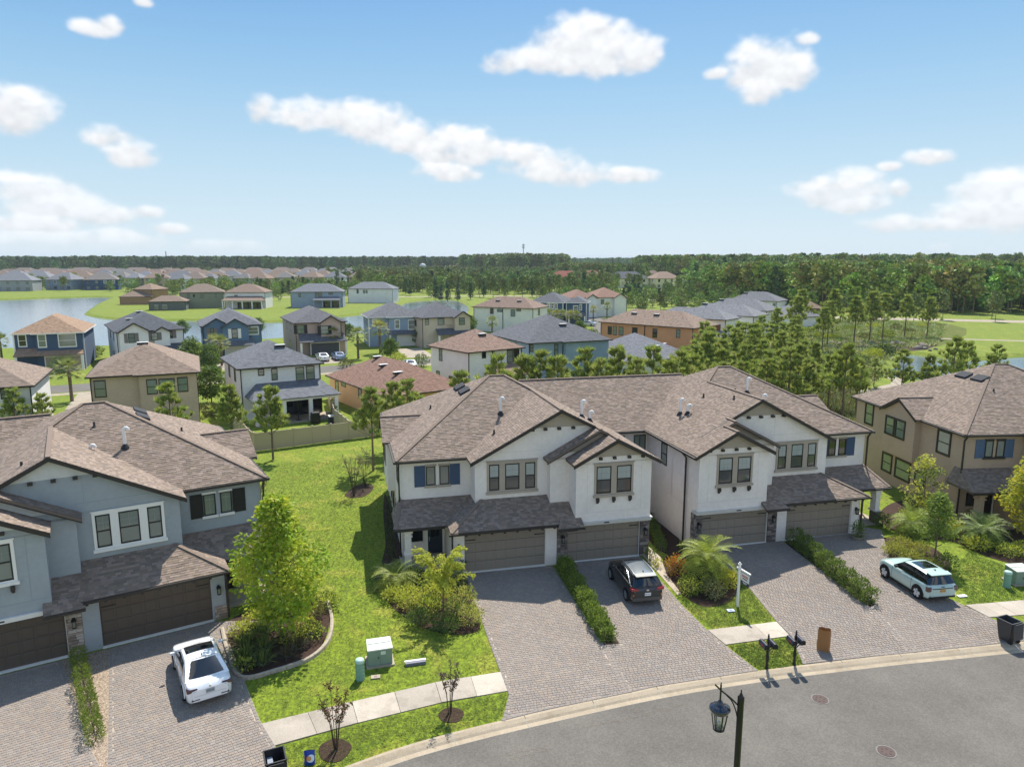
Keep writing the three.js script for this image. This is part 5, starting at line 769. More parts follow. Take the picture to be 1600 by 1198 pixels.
  {label: 'white house with tan roof beside the cream yellow house', p: [115.4, -489.7], a: -15, w: 18.1, d: 14, e: 6.2, wall: '#d3d5d8', roof: '#8d7b6f', trim: '#55504c', win: [], gables: [], far: 1},
  {label: 'house with maroon roof next to the right woods', p: [138.3, -538.3], a: 5, w: 22.2, d: 14, e: 6.2, wall: '#b9a79d', roof: '#7a4550', trim: '#55504c', win: [], gables: [], far: 1},
  {label: 'pale roofed house far behind the maroon roof', p: [220.5, -1028.7], a: 12, w: 38.2, d: 14, e: 6.2, wall: '#c8bdb0', roof: '#9a8b80', trim: '#55504c', win: [], gables: [], far: 1},
  {label: 'FAR', p: [242.0, -985.2], a: -8, w: 33.0, d: 14, e: 6.2, wall: '#c5baac', roof: '#9c8c80', trim: '#55504c', win: [], gables: [], far: 1}
];
{
  const farLabels = { label: 'distant house with brown or grey hip roof among the rows beyond the lake', group: 'far houses in rows beyond the lake' };
  HOUSES.forEach((S, k) => { if (S.label === 'FAR') { S.label = farLabels.label; S.group = farLabels.group; } house(S, k); });
}
// ---------------------------------------------------------------- plants
class Leaves {
  constructor() { this.p = []; this.n = []; this.c = []; this.i = []; }
  tri(a, b, c, col) { const k = this.p.length / 3; this.p.push(...a, ...b, ...c); const u = [b[0] - a[0], b[1] - a[1], b[2] - a[2]], v = [c[0] - a[0], c[1] - a[1], c[2] - a[2]]; let n = [u[1] * v[2] - u[2] * v[1], u[2] * v[0] - u[0] * v[2], u[0] * v[1] - u[1] * v[0]]; const L = Math.hypot(...n) || 1; n = n.map((x) => x / L); for (let j = 0; j < 3; j++) { this.n.push(...n); this.c.push(...col); } this.i.push(k, k + 1, k + 2); }
  quad(a, b, c, d, col) { this.tri(a, b, c, col); this.tri(a, c, d, col); }
  leaf(p, dir, side, len, wid, col) {                     // folded along the midrib: base, two sides, tip
    const up = [dir[1] * side[2] - dir[2] * side[1], dir[2] * side[0] - dir[0] * side[2], dir[0] * side[1] - dir[1] * side[0]];
    const P = (a, b, c) => [p[0] + dir[0] * a + side[0] * b + up[0] * c, p[1] + dir[1] * a + side[1] * b + up[1] * c, p[2] + dir[2] * a + side[2] * b + up[2] * c];
    const base = P(0, 0, 0), tip = P(len, 0, -len * 0.08), l = P(len * 0.5, -wid / 2, len * 0.12), r = P(len * 0.5, wid / 2, len * 0.12);
    this.tri(base, tip, l, col); this.tri(base, r, tip, col);
  }
  geo() { const g = new THREE.BufferGeometry(); g.setAttribute('position', new THREE.Float32BufferAttribute(this.p, 3)); g.setAttribute('normal', new THREE.Float32BufferAttribute(this.n, 3)); g.setAttribute('color', new THREE.Float32BufferAttribute(this.c, 3)); g.setIndex(this.i); return g; }
}
const unit = (v) => { const L = Math.hypot(...v) || 1; return v.map((x) => x / L); };
const cross = (a, b) => [a[1] * b[2] - a[2] * b[1], a[2] * b[0] - a[0] * b[2], a[0] * b[1] - a[1] * b[0]];
const randDir = (r) => { const z = r() * 2 - 1, a = r() * Math.PI * 2, s = Math.sqrt(1 - z * z); return [s * Math.cos(a), z, s * Math.sin(a)]; };
const tint = (cols, r, spread = 0.3) => { const c = cols[Math.floor(r() * cols.length)], f = 1 - spread / 2 + r() * spread; return c.map((x) => x * f); };
function limb(mb, a, b, ra, rb, seg = 7) {
  const d = unit([b[0] - a[0], b[1] - a[1], b[2] - a[2]]), s = unit(cross(d, Math.abs(d[1]) > 0.9 ? [1, 0, 0] : [0, 1, 0])), t = cross(s, d), P = (o, r, k) => { const q = k / seg * Math.PI * 2, c = Math.cos(q) * r, e = Math.sin(q) * r; return [o[0] + s[0] * c + t[0] * e, o[1] + s[1] * c + t[1] * e, o[2] + s[2] * c + t[2] * e]; };
  for (let k = 0; k < seg; k++) mb.face([P(a, ra, k), P(a, ra, k + 1), P(b, rb, k + 1), P(b, rb, k)], [[k / seg, 0], [(k + 1) / seg, 0], [(k + 1) / seg, 1], [k / seg, 1]]);
}
// leaves in loose clumps through a crown given by its radius at each height
function crownLeaves(L, r, { clumps, per, size, y0, y1, radius, cols, clump = 0.45, lop = 0.15, droop = 0.2, inner = 0.25 }) {
  for (let i = 0; i < clumps; i++) {
    const h = Math.pow(r(), 0.9), a = r() * Math.PI * 2, R = radius(h) * (1 + lop * Math.sin(a * 2 + h * 5) + lop * 0.7 * Math.sin(a * 3 - h * 9)), q = Math.sqrt(inner + (1 - inner) * r()), c = [Math.cos(a) * R * q, lerp(y0, y1, h) + (r() - 0.5) * clump * 0.5, Math.sin(a) * R * q];
    const shade = 0.85 + r() * 0.3, n = Math.round(per * (0.6 + r() * 0.8)), cc = tint(cols, r, 0.1);
    for (let k = 0; k < n; k++) {
      const o = randDir(r), m = Math.pow(r(), 0.4) * clump, p = [c[0] + o[0] * m, c[1] + o[1] * m * 0.75, c[2] + o[2] * m], d = unit([o[0] + (r() - 0.5), o[1] * 0.5 - droop + (r() - 0.5) * 0.7, o[2] + (r() - 0.5)]), s = unit(cross(d, randDir(r))), z = size * (0.65 + r() * 0.7), f = shade * (0.85 + r() * 0.3);
      L.leaf(p, d, s, z, z * 0.75, cc.map((x) => x * f));
    }
  }
}
function treeThing(name, label, cat, build) { const t = thing(name, label, cat); build(t); return t; }
const G = { bright: [[0.389, 0.495, 0.049], [0.481, 0.561, 0.056], [0.296, 0.429, 0.042], [0.574, 0.594, 0.07]], lime: [[0.555, 0.577, 0.084], [0.444, 0.511, 0.07], [0.62, 0.62, 0.098]], mid: [[0.139, 0.223, 0.042], [0.185, 0.272, 0.049], [0.12, 0.19, 0.042]], deep: [[0.0648, 0.116, 0.0308], [0.0925, 0.148, 0.035], [0.0833, 0.124, 0.042]], olive: [[0.222, 0.231, 0.063], [0.278, 0.272, 0.07], [0.185, 0.198, 0.056]], pine: [[0.34, 0.41, 0.085], [0.4, 0.46, 0.1], [0.26, 0.34, 0.075], [0.45, 0.49, 0.13]], gold: [[0.62, 0.62, 0.084], [0.62, 0.594, 0.084]], rust: [[0.407, 0.148, 0.07], [0.315, 0.132, 0.07], [0.37, 0.198, 0.084]], croton: [[0.62, 0.314, 0.042], [0.62, 0.165, 0.042], [0.407, 0.314, 0.042], [0.222, 0.247, 0.042]], variegated: [[0.555, 0.511, 0.126], [0.407, 0.446, 0.084], [0.259, 0.314, 0.056], [0.62, 0.62, 0.224]] };
function broadTree(t, seed, o) {
  const r = rngOf(seed), tr = new MB(), L = new Leaves(), H = o.h, y0 = o.y0 || H * 0.2;
  const tw = o.trunk || 0.09; limb(tr, [0, -0.1, 0], [0.03, y0, 0.02], tw, tw * 0.8, 9); limb(tr, [0.03, y0, 0.02], [0, H * 0.8, 0], tw * 0.8, 0.02);
  const n = o.limbs || 16; for (let k = 0; k < n; k++) { const a = k * 2.4 + r(), y = lerp(y0 * 0.9, H * 0.75, k / n), R = o.radius((y - y0) / (H - y0)) * 0.75; const e = [Math.cos(a) * R, y + R * (o.up || 0.7), Math.sin(a) * R]; limb(tr, [0.02, y, 0.01], e, tw * 0.45 * (1 - k / n * 0.6), 0.012, 5); for (let j = 0; j < 3; j++) { const b = a + (r() - 0.5) * 1.6, q = 0.4 + r() * 0.5, s = [e[0] * q, lerp(y, e[1], q), e[2] * q]; limb(tr, s, [s[0] + Math.cos(b) * R * 0.4, s[1] + R * 0.3, s[2] + Math.sin(b) * R * 0.4], 0.014, 0.006, 4); } }
  tr.build('trunk', o.bark || M.bark, t);
  crownLeaves(L, r, { y0: y0, y1: H, ...o }); mesh('crown', L.geo(), o.mat || M.leaf, t);
}
function pineTree(t, seed, h, o = {}) {
  const r = rngOf(seed), tr = new MB(), L = new Leaves(), y0 = h * (o.bare ?? 0.3); limb(tr, [0, -0.1, 0], [0.04, h * 0.55, 0.03], 0.035 + h * 0.011, 0.02 + h * 0.006, 8); limb(tr, [0.04, h * 0.55, 0.03], [0.0, h * 0.97, 0], 0.02 + h * 0.006, 0.015, 6);
  const cols = o.cols || G.pine, tuft = (c, d, len, n) => { const cc = tint(cols, r, 0.35); for (let k = 0; k < n; k++) { const q = randDir(r), v = unit([d[0] * 0.8 + q[0] * 0.85, d[1] * 0.9 + q[1] * 0.9 + 0.45, d[2] * 0.8 + q[2] * 0.85]), l = len * (0.75 + r() * 0.5), s = unit(cross(v, q)), w = l * 0.105, f = 0.8 + r() * 0.4, back = -0.25 * r() * len; const p = [c[0] + d[0] * back, c[1] + d[1] * back, c[2] + d[2] * back]; L.tri([p[0] - s[0] * w, p[1] - s[1] * w, p[2] - s[2] * w], [p[0] + s[0] * w, p[1] + s[1] * w, p[2] + s[2] * w], [p[0] + v[0] * l, p[1] + v[1] * l - l * 0.12, p[2] + v[2] * l], cc.map((x) => x * f)); } };
  const levels = o.levels || 8, len = o.needle || 0.58;
  for (let k = 0; k < levels; k++) {
    const f = k / (levels - 1), y = lerp(y0, h * 0.92, f), nb = Math.round(lerp(6, 3, f)), R = h * lerp(o.wide || 0.27, 0.06, Math.pow(f, 0.8)) * (0.8 + r() * 0.4);
    for (let j = 0; j < nb; j++) {
      const a = j / nb * Math.PI * 2 + k * 1.7 + r() * 0.8, q = 0.7 + r() * 0.5, e = [Math.cos(a) * R * q, y + R * (0.35 + r() * 0.5), Math.sin(a) * R * q]; limb(tr, [0, y, 0], e, 0.022, 0.012, 4);
      const d = unit([e[0], (e[1] - y) + R * 0.8, e[2]]); tuft(e, d, len, o.n || 40);
      const m = 3 + Math.floor(r() * 2); for (let i = 0; i < m; i++) { const z = 0.45 + r() * 0.5, b = [e[0] * z + (r() - 0.5) * R * 0.5, lerp(y, e[1], z) + r() * R * 0.25, e[2] * z + (r() - 0.5) * R * 0.5]; tuft(b, unit([d[0] + (r() - 0.5), d[1] + 0.5, d[2] + (r() - 0.5)]), len * 0.9, o.n ? o.n - 6 : 26); }
    }
  }
  tuft([0, h * 0.95, 0], [0, 1, 0], len * 1.1, 40);
  tr.build('trunk', M.bark, t); mesh('crown', L.geo(), M.pine, t);
}
function frond(L, base, dir, len, arch, wid, n, cols, r, w = 0.035) { // feather frond
  const side = unit(cross(dir, [0, 1, 0])); let p = base.slice(), d = dir.slice();
  for (let k = 0; k < n; k++) { const f = k / n, st = len / n; d = unit([d[0], d[1] - arch / n, d[2]]); const q = [p[0] + d[0] * st, p[1] + d[1] * st, p[2] + d[2] * st], up = unit(cross(side, d)); L.quad([p[0] - up[0] * 0.012, p[1] - up[1] * 0.012, p[2] - up[2] * 0.012], [p[0] + up[0] * 0.012, p[1] + up[1] * 0.012, p[2] + up[2] * 0.012], [q[0] + up[0] * 0.008, q[1] + up[1] * 0.008, q[2] + up[2] * 0.008], [q[0] - up[0] * 0.008, q[1] - up[1] * 0.008, q[2] - up[2] * 0.008], cols[0].map((x) => x * 1.2));
    if (k > 1) for (const s of [-1, 1]) for (let j = 0; j < 2; j++) { const z = r(), o = [lerp(p[0], q[0], z), lerp(p[1], q[1], z), lerp(p[2], q[2], z)], l = wid * Math.sin(Math.PI * clamp(f * 0.85 + 0.15)) * (0.85 + r() * 0.3), v = unit([side[0] * s + d[0] * 0.6 + up[0] * 0.3, side[1] * s + d[1] * 0.6 + up[1] * 0.3 - 0.12, side[2] * s + d[2] * 0.6 + up[2] * 0.3]), c = tint(cols, r, 0.35); L.tri([o[0] - d[0] * w / 2, o[1] - d[1] * w / 2, o[2] - d[2] * w / 2], [o[0] + d[0] * w / 2, o[1] + d[1] * w / 2, o[2] + d[2] * w / 2], [o[0] + v[0] * l, o[1] + v[1] * l, o[2] + v[2] * l], c); }
    p = q; }
}
function featherPalm(t, seed, h, len, n, cols) {
  const r = rngOf(seed), L = new Leaves(), tr = new MB(); for (let k = 0; k < 8; k++) limb(tr, [0, h * k / 8 - 0.05, 0], [0, h * (k + 1) / 8, 0], 0.1 + (k % 2) * 0.02, 0.115 - (k % 2) * 0.02, 8); tr.build('trunk', M.bark, t);
  for (let k = 0; k < n; k++) { const a = k * 2.4, e = lerp(1.25, -0.1, k / n) + (r() - 0.5) * 0.2, c = Math.cos(e); frond(L, [0, h, 0], [Math.cos(a) * c, Math.sin(e), Math.sin(a) * c], len * (0.85 + r() * 0.3), 1.5 + r() * 0.5, 0.42 * len / 1.5, 22, cols, r); }
  mesh('crown', L.geo(), M.leaf, t);
}
function fanPalm(t, seed, h, cols, size = 1) {
  const r = rngOf(seed), L = new Leaves(), tr = new MB(); limb(tr, [0, -0.1, 0], [0.05, h * 0.5, 0], 0.19, 0.16, 9); limb(tr, [0.05, h * 0.5, 0], [0, h, 0], 0.16, 0.19, 9); tr.build('trunk', M.bark, t);
  for (let k = 0; k < 46; k++) {
    const a = k * 2.4, e = lerp(1.4, -0.6, k / 46) + (r() - 0.5) * 0.25, c = Math.cos(e), d = [Math.cos(a) * c, Math.sin(e), Math.sin(a) * c], st = size * (0.7 + r() * 0.3), b = [d[0] * st, h + d[1] * st - 0.1, d[2] * st], side = unit(cross(d, [0, 1, 0.01])), up = cross(side, d), cc = tint(cols, r, 0.3);
    L.quad([-side[0] * 0.02, h, -side[2] * 0.02], [side[0] * 0.02, h, side[2] * 0.02], [b[0] + side[0] * 0.02, b[1], b[2] + side[2] * 0.02], [b[0] - side[0] * 0.02, b[1], b[2] - side[2] * 0.02], cc);
    for (let j = -6; j <= 6; j++) { const q = j * 0.2, v = unit([d[0] * Math.cos(q) + side[0] * Math.sin(q), d[1] * Math.cos(q) + side[1] * Math.sin(q) - 0.25 - 0.1 * Math.abs(q), d[2] * Math.cos(q) + side[2] * Math.sin(q)]), l = size * (0.75 - Math.abs(q) * 0.18), w = 0.05, f = 0.8 + r() * 0.4, s = unit(cross(v, up)); L.tri([b[0] - s[0] * w, b[1] - s[1] * w, b[2] - s[2] * w], [b[0] + s[0] * w, b[1] + s[1] * w, b[2] + s[2] * w], [b[0] + v[0] * l, b[1] + v[1] * l, b[2] + v[2] * l], cc.map((x) => x * f)); }
  }
  mesh('crown', L.geo(), M.pine, t);
}
function shrub(t, seed, w, h, cols, o = {}) {
  const r = rngOf(seed), L = new Leaves(), tr = new MB(), size = o.leaf || 0.12, n = Math.round((o.n || 420) * w * Math.sqrt(w * h));
  for (let k = 0; k < 5; k++) limb(tr, [(r() - 0.5) * 0.15, -0.05, (r() - 0.5) * 0.15], [(r() - 0.5) * w * 0.6, h * 0.7, (r() - 0.5) * w * 0.6], 0.018, 0.006, 4); tr.build('stem', M.bark, t);
  for (let i = 0; i < n; i++) { const d = randDir(r), q = Math.pow(r(), 0.45), lump = 1 + 0.18 * Math.sin(d[0] * 7 + seed) * Math.cos(d[2] * 6 + seed * 2), p = [d[0] * w / 2 * q * lump, h * 0.5 + d[1] * h * 0.5 * q * lump, d[2] * w / 2 * q * lump], v = unit([d[0] + (r() - 0.5) * 1.2, d[1] + 0.45 + (r() - 0.5) * 0.8, d[2] + (r() - 0.5) * 1.2]), s = unit(cross(v, randDir(r))), z = size * (0.65 + r() * 0.7), c = tint(cols, r, 0.4); if (p[1] < 0.02) p[1] = 0.02 + r() * 0.1; L.leaf(p, v, s, z, z * (o.ratio || 0.55), c); }
  mesh('foliage', L.geo(), o.mat || M.leaf, t);
}
function clumpGrass(t, seed, w, h, n, cols, droop = 1) {
  const r = rngOf(seed), L = new Leaves();
  for (let i = 0; i < n; i++) { const a = r() * 6.283, b = [Math.cos(a) * r() * w * 0.15, 0, Math.sin(a) * r() * w * 0.15], o = r(), l = h * (0.7 + r() * 0.5), d = [Math.cos(a) * o, 1, Math.sin(a) * o], s = [-Math.sin(a) * 0.018 * h * 1.6, 0, Math.cos(a) * 0.018 * h * 1.6], c = tint(cols, r, 0.4), P = (f) => [b[0] + d[0] * w * 0.5 * f * (0.6 + f * 0.5), l * f * (1 - 0.42 * droop * f * o * 1.3), b[2] + d[2] * w * 0.5 * f * (0.6 + f * 0.5)]; const m = P(0.55), e = P(1), z = b; L.quad([z[0] - s[0], z[1], z[2] - s[2]], [z[0] + s[0], z[1], z[2] + s[2]], [m[0] + s[0], m[1], m[2] + s[2]], [m[0] - s[0], m[1], m[2] - s[2]], c); L.tri([m[0] - s[0], m[1], m[2] - s[2]], [m[0] + s[0], m[1], m[2] + s[2]], e, c); }
  mesh('blades', L.geo(), M.leaf, t);
}
function hedge(label, pts, w, h, cols, seed, o = {}) {      // a clipped row: lumps of leaves along a line
  const r = rngOf(seed), c = [pts[0], pts[pts.length - 1]], org = [(c[0][0] + c[1][0]) / 2, (c[0][1] + c[1][1]) / 2], t = thing('hedge', label, 'hedge', [org[0], 0, org[1]]), L = new Leaves(), tr = new MB();
  const curve = new THREE.CatmullRomCurve3(pts.map(([x, z]) => new THREE.Vector3(x - org[0], 0, z - org[1]))), len = curve.getLength(), n = Math.round(len * w * h * (o.n || 950));
  for (let x = 0.2; x < len; x += 0.5) { const p = curve.getPointAt(x / len); for (let k = 0; k < 3; k++) limb(tr, [p.x + (r() - 0.5) * 0.1, -0.05, p.z], [p.x + (r() - 0.5) * w * 0.6, h * 0.75, p.z + (r() - 0.5) * w * 0.6], 0.018, 0.006, 4); }
  tr.build('stem', M.bark, t);
  for (let i = 0; i < n; i++) {
    const f = r(), p = curve.getPointAt(f), g = curve.getTangentAt(f), gap = o.gaps ? 0.55 + 0.45 * Math.abs(Math.sin(f * len * 2.6 + seed)) : 0.82 + 0.2 * Math.sin(f * len * 5.1 + seed) * Math.sin(f * len * 1.9 + 1), a = r() * Math.PI * 2, q = Math.pow(r(), 0.42), x = Math.cos(a) * q, y = Math.sin(a) * q, sx = Math.sign(x) * Math.pow(Math.abs(x), 0.7), sy = Math.sign(y) * Math.pow(Math.abs(y), 0.7);
    const k = gap * (0.92 + r() * 0.16), pos = [p.x - g.z * sx * w / 2 * k + (r() - 0.5) * 0.1, Math.max(0.03, h * 0.5 * (1 + sy) * k), p.z + g.x * sx * w / 2 * k + (r() - 0.5) * 0.1], d = unit([-g.z * sx + (r() - 0.5), sy + 0.5 + (r() - 0.5) * 0.8, g.x * sx + (r() - 0.5)]), s = unit(cross(d, randDir(r))), z = (o.leaf || 0.09) * (0.7 + r() * 0.6); L.leaf(pos, d, s, z, z * 0.55, tint(cols, r, 0.45));
  }
  mesh('foliage', L.geo(), M.leaf, t); return t;
}
// ---------------------------------------------------------------- mulch beds and paths round the townhouses
bed('dark mulch bed before the porch of the white townhouse', [[-7.9, -39.2], [-7.0, -36.0], [-5.2, -33.3], [-3.4, -32.0], [-1.7, -32.2], [-1.95, -34.6], [-2.75, -38.2], [-3.8, -39.4], [-6.4, -39.9]]);
bed('edged mulch bed round the bright green tree', [[-14.2, -33.4], [-14.1, -32.3], [-13, -30.25], [-11.65, -28.35], [-10.5, -28.95], [-9.35, -29.85], [-9.0, -31], [-9.15, -32.9], [-9.95, -35.2], [-11.4, -35.6], [-13.3, -34.5]], 0.05);
bed('mulch bed under the feathery palm', [[9.0, -40.2], [8.98, -37.9], [9.3, -36], [10.1, -34.7], [11.4, -35.1], [12.35, -36.4], [12.8, -38], [11.7, -41.4], [10.8, -42.5]]);
bed('mulch strip in the alley between the white gables', [[9.0, -43.0], [9.6, -49], [11.2, -48.6], [10.6, -42.6], [9.9, -41.2]], 0.016);
bed('mulch bed of low shrubs behind the mint green car', [[23.5, -43.6], [22.95, -41.2], [23.2, -39.3], [24.0, -37.9], [25.8, -39.2], [26.6, -41.1], [26.5, -43.1], [25.2, -44.2]]);
bed('mulch bed of palms and shrubs before the tan townhouse', [[26.6, -48.9], [25.6, -45.6], [26.6, -43.8], [28.4, -43.6], [29.3, -40.9], [31, -39.4], [36, -39], [37, -44], [33.5, -47], [30.2, -51.5]]);
bed('mulch strip along the left wall of the white townhouse', [[-9.9, -53], [-9.3, -48.9], [-8.1, -43], [-7.5, -39.3], [-6.3, -39.8], [-8, -46.4]], 0.016);
bed('mulch strip under the long hedge between two driveways', [[2.75, -40.2], [3.3, -37.2], [4.2, -33], [4.45, -30.8], [5.0, -30.8], [4.75, -32.5], [3.8, -37.2], [3.3, -40.1]], 0.03);
bed('mulch strip under the right hedge between two driveways', [[17.75, -43.8], [18.3, -38.5], [18.6, -34.4], [19.2, -34.5], [18.95, -38.5], [18.4, -43.8]], 0.03);
sheet('pebble_bed', 'tan pebble strip under the short hedge at the lower left', [[-20.5, -29.6], [-15.6, -23.6], [-14.33, -22.2], [-14.3, -22.2], [-14.7, -23.1], [-18.85, -30.6]], 0.03, M.pebble);
bed('mulch ring round the red leaved sapling beside the sidewalk', [[-7.2, -23.85], [-6.68, -24.3], [-6.0, -23.85], [-6.25, -23.05], [-6.87, -23.1]]);
bed('mulch ring round the slim bare sapling on the verge', [[-2.95, -25.8], [-2.55, -26.2], [-1.95, -25.9], [-2.12, -25.3], [-2.72, -25.3]]);
bed('round mulch patch under the two bare saplings on the back lawn', [[-12.9, -52.4], [-12.2, -55.6], [-11.2, -55], [-11.5, -52.2]]);
sheet('garden_path', 'pale stone path beside the right garage of the white block', [[8.05, -41.2], [9.0, -36.0], [9.25, -36.2], [8.95, -38.5], [9.1, -41.0], [8.7, -42.5], [8.2, -42.4]], 0.03, M.concrete);
{ // bent edging of cast concrete round the tree bed
  const c = new THREE.CatmullRomCurve3([[-14.3, -32.4], [-13.15, -30.25], [-11.7, -28.2], [-10.45, -28.75], [-9.25, -29.7], [-8.8, -31], [-9.0, -32.9], [-9.8, -35.2]].map(([x, z]) => new THREE.Vector3(x, 0, z))), e = new THREE.Group(); e.name = 'bed_edging'; scene.add(e); tag(e, 'curved pale concrete edging round the mulch bed of the bright green tree', 'garden edging');
  for (let k = 0; k < 20; k++) { const m = new MB(), N = 3, P = (t, d, y) => { const u = (k + 0.01 + t * 0.98) / 20, p = c.getPointAt(u), q = c.getTangentAt(u); return [p.x - q.z * d, y, p.z + q.x * d]; }; for (let i = 0; i < N; i++) { const a = i / N, b = (i + 1) / N; for (const [d0, y0, d1, y1] of [[-0.1, 0, -0.08, 0.14], [-0.08, 0.14, 0, 0.17], [0, 0.17, 0.08, 0.14], [0.08, 0.14, 0.1, 0]]) m.face([P(a, d0, y0), P(b, d0, y0), P(b, d1, y1), P(a, d1, y1)]); } m.build('edging_block', M.concrete, e); }
}
// ---------------------------------------------------------------- trees and shrubs near the camera
treeThing('broadleaf_tree', 'bright yellow green broadleaf tree in the edged bed beside the white sedan', 'tree', (t) => { t.position.set(-11.03, 0, -31.4); broadTree(t, 1, { h: 7.0, y0: 1.25, trunk: 0.09, limbs: 22, clumps: 260, per: 30, size: 0.2, clump: 0.42, lop: 0.26, radius: (h) => 2.35 * Math.pow(Math.sin(Math.PI * clamp(0.16 + h * 0.82)), 0.8) * (1 - 0.3 * h) * 0.8, cols: G.bright, inner: 0.1 }); });
treeThing('broadleaf_tree', 'yellow leaved dense tree at the right edge of the photo', 'tree', (t) => { t.position.set(33.2, 0, -43.3); broadTree(t, 2, { h: 5.6, y0: 1.1, limbs: 14, clumps: 190, per: 24, size: 0.19, clump: 0.4, radius: (h) => 1.75 * Math.sqrt(Math.sin(Math.PI * clamp(0.1 + h * 0.88))) * (1 - 0.3 * h), cols: [[0.6, 0.54, 0.05], [0.55, 0.53, 0.06], [0.45, 0.48, 0.06]], inner: 0.15 }); });
treeThing('ornamental_tree', 'slender young tree with drooping yellow green branches before the white porch', 'tree', (t) => {
  t.position.set(-3.5, 0, -33.5); const r = rngOf(3), tr = new MB(), L = new Leaves(); limb(tr, [0, -0.1, 0], [0.03, 1.7, 0], 0.045, 0.035);
  for (let k = 0; k < 26; k++) { const a = k * 2.4 + r(), R = 0.8 + r() * 0.95, y = 1.3 + r() * 1.2, top = y + 0.5 + r() * 1.25, P = (f) => [Math.cos(a) * R * f, lerp(y, top, 1 - (1 - f) * (1 - f)) - 0.35 * f * f * f, Math.sin(a) * R * f]; for (let j = 0; j < 8; j++) { limb(tr, P(j / 8), P((j + 1) / 8), 0.015 * (1 - j / 9), 0.015 * (1 - (j + 1) / 9), 4); const m = P((j + 0.5) / 8); for (let i = 0; i < 16; i++) { const d = unit([Math.cos(a) + (r() - 0.5) * 2, -0.3 + (r() - 0.5), Math.sin(a) + (r() - 0.5) * 2]), s = unit(cross(d, randDir(r))), z = 0.1 + r() * 0.1; L.leaf([m[0] + (r() - 0.5) * 0.22, m[1] + (r() - 0.5) * 0.2, m[2] + (r() - 0.5) * 0.22], d, s, z, z * 0.5, tint(G.lime, r, 0.35)); } } }
  tr.build('trunk', M.bark, t); mesh('crown', L.geo(), M.leaf, t);
});
treeThing('ornamental_tree', 'small green tree on a thin trunk behind the mint green car', 'tree', (t) => { t.position.set(25.3, 0, -40.1); broadTree(t, 4, { h: 4.3, y0: 1.2, trunk: 0.055, limbs: 12, clumps: 95, per: 24, size: 0.15, clump: 0.3, radius: (h) => 1.05 * Math.sqrt(Math.sin(Math.PI * clamp(0.1 + h * 0.9))) * (1 - 0.45 * h), cols: [[0.24, 0.33, 0.06], [0.19, 0.28, 0.05], [0.3, 0.38, 0.07]], inner: 0.1 }); });
treeThing('ornamental_tree', 'loose pale green tree with feathery top before the tan townhouse wall', 'tree', (t) => { t.position.set(28.6, 0, -47.2); broadTree(t, 5, { h: 4.6, y0: 0.9, trunk: 0.05, limbs: 14, clumps: 80, per: 18, size: 0.16, clump: 0.34, radius: (h) => 1.6 * Math.sqrt(Math.sin(Math.PI * clamp(0.1 + h * 0.9))) * (1 - 0.4 * h), cols: G.lime.concat([[0.2, 0.26, 0.06]]), inner: 0.1, lop: 0.3 }); });
function crepe(t, seed, h, n, cols) { const r = rngOf(seed), tr = new MB(), L = new Leaves(); for (let k = 0; k < n; k++) { const a = k * 2.4, R = h * (0.16 + r() * 0.12); let p = [Math.cos(a) * 0.05, -0.05, Math.sin(a) * 0.05]; const m = [Math.cos(a) * R * 0.35, h * 0.45, Math.sin(a) * R * 0.35], e = [Math.cos(a) * R, h * (0.8 + r() * 0.25), Math.sin(a) * R]; limb(tr, p, m, 0.018, 0.013, 5); limb(tr, m, e, 0.013, 0.005, 5); for (let j = 0; j < 7; j++) { const f = 0.15 + r() * 0.85, b = [lerp(m[0], e[0], f), lerp(m[1], e[1], f), lerp(m[2], e[2], f)], q = [b[0] + (r() - 0.5) * h * 0.2, b[1] + r() * h * 0.14, b[2] + (r() - 0.5) * h * 0.2]; limb(tr, b, q, 0.006, 0.003, 4); for (let i = 0; i < (cols ? 15 : 0); i++) { const d = randDir(r), s = unit(cross(d, randDir(r))), f2 = r(), z = 0.05 + r() * 0.05; L.leaf([lerp(b[0], q[0], f2) + (r() - 0.5) * 0.08, lerp(b[1], q[1], f2) + (r() - 0.5) * 0.08, lerp(b[2], q[2], f2) + (r() - 0.5) * 0.08], d, s, z, z * 0.6, tint(cols, r, 0.4)); } } } tr.build('trunk', M.barkPale, t); if (cols) mesh('crown', L.geo(), M.leaf, t); }
M.barkPale = std('#b8aca0', { map: T.bark, roughness: 1 });
treeThing('sapling', 'red leaved multi stemmed sapling on the verge below the sidewalk', 'sapling', (t) => { t.position.set(-6.55, 0, -23.65); crepe(t, 6, 2.35, 9, [[0.2, 0.1, 0.06], [0.14, 0.12, 0.05], [0.24, 0.09, 0.05], [0.12, 0.13, 0.05]]); });
treeThing('sapling', 'slim almost bare sapling in a mulch ring on the verge', 'sapling', (t) => { t.position.set(-2.5, 0, -25.8); crepe(t, 7, 2.05, 6, [[0.22, 0.15, 0.12], [0.16, 0.13, 0.09]]); });
treeThing('sapling', 'thin leafless sapling on the back lawn, nearer the camera of the pair', 'sapling', (t) => { t.position.set(-12.19, 0, -52.45); crepe(t, 8, 3.2, 10, [[0.3, 0.3, 0.16]]); });
treeThing('sapling', 'thin sparse sapling on the back lawn, farther from the camera of the pair', 'sapling', (t) => { t.position.set(-11.83, 0, -54.81); crepe(t, 9, 3.0, 8, [[0.28, 0.28, 0.14]]); });
treeThing('sapling', 'small sapling beside the right wall of the grey blue townhouse', 'sapling', (t) => { t.position.set(-18.4, 0, -49.6); crepe(t, 10, 2.5, 7, [[0.2, 0.2, 0.1]]); });
treeThing('feather_palm', 'feathery green palm in the bed beside the white sign post', 'palm', (t) => { t.position.set(10.9, 0, -37.5); featherPalm(t, 11, 1.55, 1.9, 46, [[0.37, 0.446, 0.07], [0.481, 0.511, 0.084], [0.296, 0.38, 0.07]]); });
